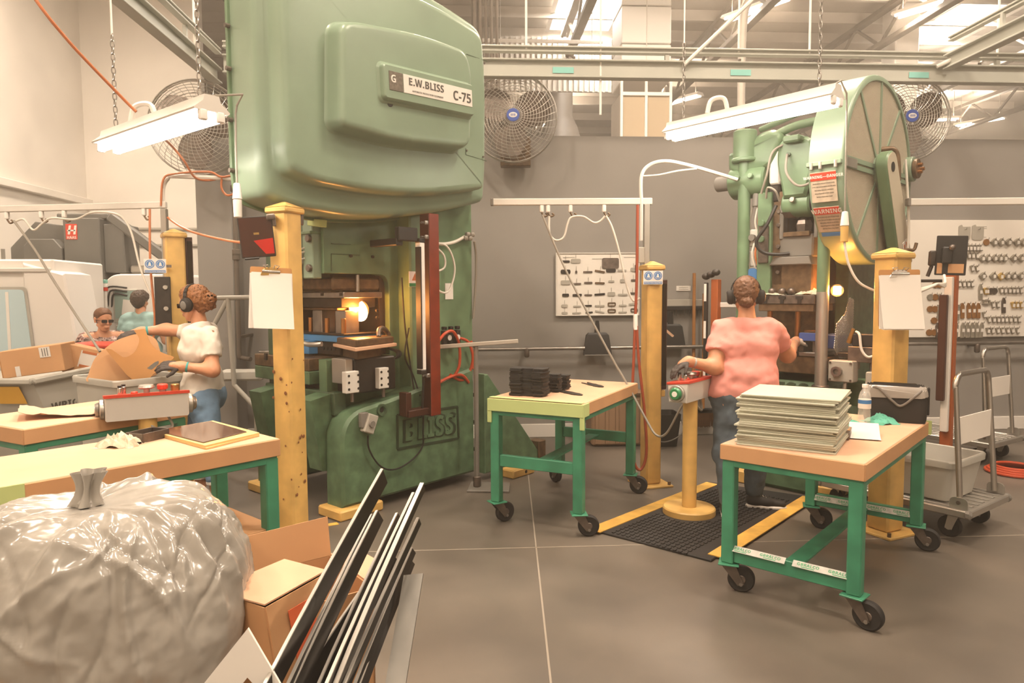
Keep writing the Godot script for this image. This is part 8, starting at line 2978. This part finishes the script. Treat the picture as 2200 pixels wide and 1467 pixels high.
func background():
	# white machining centre at the far left
	var t := thing("machine_enclosure", "white machine enclosure with a pale window at the far left edge", "machine", v3(-5.05, 0, -8.2), deg_to_rad(4))
	bx(v3(-0.35, 0.95, -0.3), v3(1.7, 1.9, 1.2), 0.02)
	obj("body", M.white_plastic, t)
	prism(poly([[0.2, 0.0], [0.85, 0.0], [0.62, 1.74], [0.2, 1.86]]), -0.3, 0.34, ID, 0.02)
	obj("sloped_front", M.white_plastic, t)
	bx(v3(-0.12, 1.78, 0.33), v3(1.2, 0.05, 0.06), 0.01)
	obj("top_trim", M.white_paint, t)
	prism(rounded(poly([[-0.9, 0.55], [0.32, 0.55], [0.24, 1.6], [-0.9, 1.6]]), [0.04]), 0.345, 0.36, ID, 0.004)
	obj("window_frame", M.grey_bin, t)
	prism(rounded(poly([[-0.88, 0.58], [0.29, 0.58], [0.215, 1.57], [-0.88, 1.57]]), [0.04]), 0.36, 0.366)
	obj("window_pane", mt("pane_pale", "b9d0d6", 0.1), t)
	for x in [-0.12, 0.05]:
		bx(v3(x, 1.07, 0.369), v3(0.03, 0.95, 0.006))
		obj("window_bar", M.white_plastic, t)
	for k in 4:
		cyl(v3(-0.35 + k * 0.08, 1.88, 0.1), v3(-0.35 + k * 0.08, 2.02, 0.1), 0.02, -1, 8)
		obj("fitting", M.grey_mid, t)
	# dark grey machining centre with its tall covers
	t = thing("machining_center", "dark grey machining center with angular covers and a red emblem", "machine", v3(-5.1, 0, -9.9))
	bx(v3(-0.1, 0.85, -0.1), v3(0.68, 1.72, 1.0), 0.02)
	obj("body", mt("grey_green", "6f756c", 0.45, 0.0, "soft", 1.0), t)
	prism(rounded(poly([[-0.95, 1.7], [-0.2, 1.7], [-0.2, 2.42], [-0.62, 2.48], [-0.95, 2.14]]), [0.01]), -0.3, 0.25, ID, 0.01)
	obj("left_cover", M.grey_cnc, t)
	prism(rounded(poly([[-0.68, 1.72], [-0.2, 1.72], [-0.2, 2.12], [-0.3, 2.24], [-0.6, 2.24], [-0.68, 2.15]]), [0.01]), 0.25, 0.42, ID, 0.01)
	obj("front_cover", M.grey_cnc, t)
	bx(v3(0.06, 2.08, 0.18), v3(0.46, 0.86, 0.5), 0.012)
	obj("tall_cover", M.grey_cnc, t)
	bx(v3(0.42, 2.12, 0.12), v3(0.26, 0.64, 0.44), 0.012)
	obj("side_cover", M.grey_cnc, t)
	bx(v3(0.02, 2.545, 0.1), v3(0.66, 0.07, 0.42), 0.012)
	obj("top_cover", M.grey_cnc, t)
	bar(v3(0.36, 2.55, 0.3), v3(1.12, 1.95, 0.3), 0.1, 0.13, Vector3.UP, 0.02)
	bar(v3(1.12, 1.97, 0.3), v3(0.98, 1.82, 0.3), 0.09, 0.11, Vector3.UP, 0.02)
	obj("cable_arm", M.grey_cnc, t)
	bx(v3(-0.06, 2.33, 0.435), v3(0.145, 0.2, 0.006), 0.002)
	var em := obj("emblem", M.red, t)
	for x in [-0.09, -0.02]:
		prism(poly([[-0.016, -0.055], [0.012, -0.055], [0.03, 0.06], [0.002, 0.06]]), 0.0, 0.003, xf(v3(x, 2.35, 0.438)))
	bx(v3(-0.06, 2.345, 0.4395), v3(0.1, 0.018, 0.003))
	obj("emblem_letter", M.paper, em)
	words("HAAS", 0.034, 0.002, M.paper, em, xf(v3(-0.06, 2.255, 0.4385)))
	for k in 2:
		bx(v3(-0.28 + k * 0.32, 1.2, 0.41), v3(0.27, 0.5, 0.02), 0.006)
		obj("door_panel", M.grey_cnc, t)
		bx(v3(-0.28 + k * 0.32, 1.5, 0.41), v3(0.25, 0.02, 0.03), 0.004)
		obj("door_trim", M.grey_box, t)
	bx(v3(0.13, 0.98, 0.42), v3(0.18, 0.5, 0.05), 0.02)
	obj("dark_door", M.black_soft, t)
	for q in [[0.15, 1.55], [-0.35, 1.2]]:
		cyl(v3(q[0], q[1], 0.41), v3(q[0], q[1], 0.44), 0.018, -1, 10)
		obj("status_lens", glow("lamp_green", "3fbf7a", 1.5), t)
	for k in 3:
		tube(curve([v3(0.3 + k * 0.05, 1.35, 0.42), v3(0.38 + k * 0.04, 1.6 - k * 0.04, 0.48), v3(0.62, 1.6 - k * 0.05, 0.46)]), 0.012)
		obj("cable", M.black, t)
	for k in 4:
		bx(v3(0.65 + k * 0.16, 1.83, -0.1), v3(0.1, 0.14 + 0.05 * (k % 2), 0.1), 0.01)
		obj("valve_block", M.grey_mid, t)
	# white machine the man faces
	t = thing("white_machine", "white machine with a rounded top and grey panels behind the man in teal", "machine", v3(-4.33, 0, -9.75), 0.0)
	prism(rounded(poly([[-0.5, 0.0], [0.55, 0.0], [0.55, 1.78], [-0.36, 1.78], [-0.5, 1.6]]), [0.02, 0.02, 0.06, 0.12, 0.1]), -0.5, 0.28, ID, 0.015)
	obj("body", M.white_plastic, t)
	bx(v3(-0.18, 1.36, 0.29), v3(0.32, 0.44, 0.02), 0.006)
	var win := obj("window_frame", M.grey_bin, t)
	bx(v3(-0.18, 1.38, 0.302), v3(0.27, 0.36, 0.006))
	obj("window_pane", mt("pane_green", "8fa79f", 0.12), win)
	bx(v3(-0.14, 1.34, 0.308), v3(0.16, 0.2, 0.004), 0.0, rot_about(v3(-0.14, 1.34, 0.308), -8))
	obj("posted_sheet", M.paper, t)
	for k in 3:
		bx(v3(-0.16, 1.06 - k * 0.13, 0.3), v3(0.3, 0.1, 0.03), 0.006)
		obj("drawer", M.grey_bin, t)
	bx(v3(0.32, 1.22, 0.29), v3(0.2, 0.42, 0.012), 0.003)
	obj("notice", M.paper, t)
	bx(v3(0.32, 1.53, 0.29), v3(0.06, 0.04, 0.006))
	obj("green_sticker", M.ink_green, t)
	bx(v3(0.66, 1.05, -0.1), v3(0.2, 1.1, 0.4), 0.01)
	obj("side_cabinet", M.grey_mid, t)
	cyl(v3(-0.38, 1.1, 0.4), v3(-0.38, 1.7, 0.4), 0.02, -1, 10)
	obj("signal_pole", M.white_plastic, t)
	for k in 3:
		cyl(v3(-0.38, 1.56 + k * 0.05, 0.4), v3(-0.38, 1.605 + k * 0.05, 0.4), 0.033, -1, 14, 0.004)
		obj("signal_lens", [M.red, M.white_plastic, mt("lens_teal", "7fc0b0", 0.2)][k], t)
	bx(v3(0.05, 1.85, -0.1), v3(0.5, 0.1, 0.4), 0.02)
	obj("top_unit", M.grey_box, t)
	# red topped table
	t = thing("red_table", "dark shelf table with a red top in front of the seated woman", "table", v3(-3.6, 0, -7.05), deg_to_rad(-8))
	bx(v3(0, 1.02, 0), v3(0.62, 0.035, 0.5), 0.008)
	obj("top", M.red, t)
	bx(v3(0, 0.94, 0), v3(0.58, 0.12, 0.46), 0.006)
	obj("drawer_box", M.brown_guard, t)
	for y in [0.86, 0.45]:
		bx(v3(0, y, 0.0), v3(0.6, 0.03, 0.48), 0.006)
		obj("shelf", M.steel, t)
	bx(v3(0, 0.65, -0.15), v3(0.56, 0.36, 0.14), 0.006)
	obj("back_box", M.brown_guard, t)
	for x in [-0.27, 0.27]:
		for z in [-0.2, 0.2]:
			bx(v3(x, 0.47, z), v3(0.04, 0.92, 0.04), 0.004)
			obj("leg", M.iron_dark, t)
	t = thing("stool", "grey stool under the seated woman at the red table", "stool", v3(-4.02, 0, -7.86))
	lathe([[0.19, 0.34], [0.2, 0.36], [0.2, 0.39], [0.0, 0.4]], 24)
	obj("seat", M.grey_mid, t)
	for k in 4:
		var a := TAU * k / 4 + 0.4
		cyl(v3(cos(a) * 0.2, 0, sin(a) * 0.2), v3(cos(a) * 0.12, 0.36, sin(a) * 0.12), 0.014, -1, 8)
		obj("leg", M.steel, t)
	# grey tilting hopper with a carton on it
	t = thing("hopper", "grey tipping hopper lettered on its side with a yellow sheet", "hopper", Vector3.ZERO)
	var top := PackedVector3Array([v3(-3.95, 0.87, -5.28), v3(-3.15, 0.87, -5.2), v3(-2.86, 0.93, -5.62), v3(-2.95, 0.92, -6.3), v3(-3.95, 0.88, -6.3)])
	var bot := PackedVector3Array([v3(-3.9, 0.12, -5.5), v3(-3.02, 0.12, -5.42), v3(-2.9, 0.12, -5.7), v3(-2.98, 0.12, -6.2), v3(-3.9, 0.12, -6.2)])
	var inn := PackedVector3Array()
	var rim := PackedVector3Array()
	for k in 5:
		inn.append(top[k].lerp(v3(-3.4, 0.9, -5.8), 0.09) - v3(0, 0.05, 0))
		rim.append(top[k] + (top[k] - v3(-3.4, 0.9, -5.8)).normalized() * 0.03 + v3(0, 0.02, 0))
	loft([bot, top], true, false)
	loft([top, inn], false, true)
	obj("tub", M.grey_bin, t)
	for k in 5:
		bar(rim[k], rim[(k + 1) % 5], 0.05, 0.045, Vector3.UP, 0.01)
		obj("rim", M.grey_bin, t)
	for x in [-3.8, -3.1]:
		for z in [-5.6, -6.1]:
			cyl(v3(x - 0.02, 0.07, z), v3(x + 0.03, 0.07, z), 0.07, -1, 18, 0.006)
			obj("wheel", M.rubber, t)
	# frame of the lettered side
	var sa := bot[1].lerp(top[1], 0.68)
	var sx := ((top[2] - top[1]) + (bot[2] - bot[1])).normalized()
	var sy := (top[1] - bot[1]).normalized()
	var sn := sx.cross(sy).normalized()
	var sf := Transform3D(Basis(sx, sn.cross(sx), sn), sa + sx * 0.23 + sn * 0.015)
	words("WRIGHT", 0.055, 0.003, M.ink, t, sf * xf(v3(-0.05, 0.05, 0)), "lettering", 1.0)
	words("SELF", 0.036, 0.003, M.ink, t, sf * xf(v3(0.13, 0.05, 0)), "lettering", 1.0, false)
	words("DUMPING HOPPER", 0.034, 0.003, M.ink, t, sf * xf(v3(0.0, -0.02, 0)), "lettering", 0.95, false)
	bx(v3(0, -0.065, 0.001), v3(0.3, 0.006, 0.002), 0.0, sf)
	obj("letter_line", M.ink, t)
	flap([v3(-3.42, 0.72, -5.255), v3(-3.22, 0.72, -5.235), v3(-3.25, 0.85, -5.195), v3(-3.45, 0.85, -5.215)], 0.004, "yellow_sheet", mt("sheet_yellow", "d8a63f", 0.7), t)
	t = thing("carton", "large brown carton with a white label lying on the grey hopper", "carton", v3(-3.2, 0.9, -5.5))
	t.transform = Transform3D(rot(Vector3.UP, 14) * rot(Vector3.BACK, 7), v3(-3.27, 1.02, -5.5))
	bx(v3(0, 0, 0), v3(0.4, 0.2, 0.36), 0.004)
	obj("box", M.card, t)
	bx(v3(0.09, 0.055, 0.182), v3(0.07, 0.075, 0.003))
	var l := obj("label", M.paper, t)
	for k in 3:
		bx(v3(0.075 + k * 0.016, 0.055, 0.184), v3(0.006, 0.06, 0.001))
	obj("barcode", M.grey_mid, l).set_meta("kind", "stuff")
	bx(v3(-0.1, -0.06, 0.182), v3(0.03, 0.075, 0.003))
	obj("label", M.paper, t)
	bx(v3(-0.205, 0.0, 0.0), v3(0.006, 0.2, 0.34))
	obj("end_flap", M.card_dark, t)
	t = thing("carton", "smaller tilted carton with orange print behind the large one on the hopper", "carton")
	t.transform = Transform3D(rot(Vector3.UP, 20) * rot(Vector3.BACK, -16), v3(-3.05, 0.985, -5.72))
	bx(v3(0, 0, 0), v3(0.26, 0.22, 0.2), 0.004)
	obj("box", M.card, t)
	bx(v3(0.02, 0.02, 0.102), v3(0.12, 0.13, 0.003))
	l = obj("label", M.paper, t)
	for q in [[0.075, 0.02], [-0.035, 0.02]]:
		bx(v3(0.02, q[0], 0.104), v3(0.1, q[1], 0.002))
		obj("label_band", M.orange, l)
	bx(v3(0.07, -0.07, 0.104), v3(0.08, 0.05, 0.003))
	obj("label", M.paper, t)
	# pale tote with cut cardboard
	t = open_tub("storage_tub", "pale grey tub full of cut cardboard in front of the cream shirted woman", "tub", v3(-2.38, 0.0, -5.0), deg_to_rad(-38), 0.62, 0.5, 0.95, M.grey_bin)
	bx(v3(-0.29, 0.9, 0.12), v3(0.012, 0.1, 0.05), 0.0, rot_about(v3(-0.29, 0.9, 0.12), 25))
	obj("tag", M.yellow, t)
	var sheets := [
		[poly([[-0.17, -0.17], [-0.12, -0.02], [0.0, 0.09], [0.14, 0.14], [0.26, 0.11], [0.3, -0.05], [0.27, -0.17]]), v3(-2.46, 1.1, -4.97), 14.0, -12.0, "curved brown cardboard sheet standing in the pale grey tub"],
		[poly([[-0.17, -0.14], [-0.14, -0.08], [-0.05, 0.04], [0.1, 0.06], [0.2, -0.08], [0.24, -0.14]]), v3(-2.44, 1.06, -4.9), 20.0, -8.0, "lower brown cardboard sheet in front in the pale grey tub"]]
	for s in sheets:
		t = thing("cardboard_sheet", s[4], "cardboard")
		t.transform = Transform3D(rot(Vector3.UP, s[2]) * rot(Vector3.RIGHT, s[3]), s[1])
		var pl: PackedVector2Array = rounded(s[0], [0.05], 4)
		prism(pl, -0.004, 0.004)
		obj("sheet", M.card, t)
	t = thing("cut_cardboard", "star shaped die cut cardboard held in the woman's gloved hands", "cardboard")
	t.transform = Transform3D(rot(Vector3.UP, 8) * rot(Vector3.RIGHT, -6), v3(-2.22, 1.075, -4.87))
	var star := rounded(poly([[-0.24, 0.07], [-0.2, 0.065], [-0.12, 0.0], [-0.05, 0.04], [-0.02, 0.13], [-0.06, 0.19], [0.01, 0.2], [0.04, 0.1], [0.1, 0.04], [0.2, 0.0], [0.12, -0.06], [0.05, -0.12], [0.0, -0.2], [-0.1, -0.12]]), [0.02, 0.01, 0.03, 0.05, 0.03, 0.01, 0.01, 0.05, 0.04, 0.02, 0.03, 0.02, 0.02, 0.03], 4)
	prism(star, -0.004, 0.004)
	obj("sheet", M.card_dark, t)
	prism(rounded(poly([[-0.03, -0.02], [0.02, 0.02], [0.045, 0.03], [0.045, 0.01], [0.0, -0.03]]), [0.006]), 0.004, 0.0055, xf(v3(0.05, -0.05, 0)))
	obj("cut_hole", M.grey_cnc, t)
	# wall pipes at the back left
	for q in [[2.72, "upper"], [2.42, "lower"]]:
		cyl(v3(-6.4, q[0], -13.375), v3(-4.95, q[0], -13.375), 0.03, -1, 10)
		tag(obj("pipe", M.grey_box), "grey pipe on the white end wall at the left, %s of the two" % q[1], "pipe")
	for q in [[-6.95, -8.6, "leftmost upright grey pipe on the white side wall"]]:
		cyl(v3(q[0] + 0.0, 0, q[1]), v3(q[0] + 0.0, 6.5, q[1]), 0.03, -1, 10)
		tag(obj("pipe", M.grey_box), q[2], "pipe")
	# cabinet at the back
	t = thing("cabinet", "small grey wall cabinet with a mesh panel behind the left yellow post", "cabinet", v3(-3.3, 0.0, -8.6))
	bx(v3(0, 0.55, 0), v3(0.4, 1.1, 0.35), 0.01)
	obj("body", M.white_paint, t)
	bx(v3(0.05, 0.9, 0.18), v3(0.2, 0.14, 0.01), 0.002)
	obj("grille", M.iron_dark, t)
	# yellow and black tape pieces on the floor by the press
	for q in [[-1.35, -4.55, 0.14, "longest"], [-1.18, -4.42, 0.12, "middle"], [-0.98, -4.5, 0.1, "shortest"]]:
		bar(v3(q[0], 0.002, q[1]), v3(q[0] + q[2], 0.002, q[1] - q[2] * 0.5), 0.05, 0.002)
		tag(obj("floor_tape", M.yellow_floor), "%s of three pieces of yellow floor tape by the tall yellow post" % q[3], "tape", "yellow floor tape pieces")
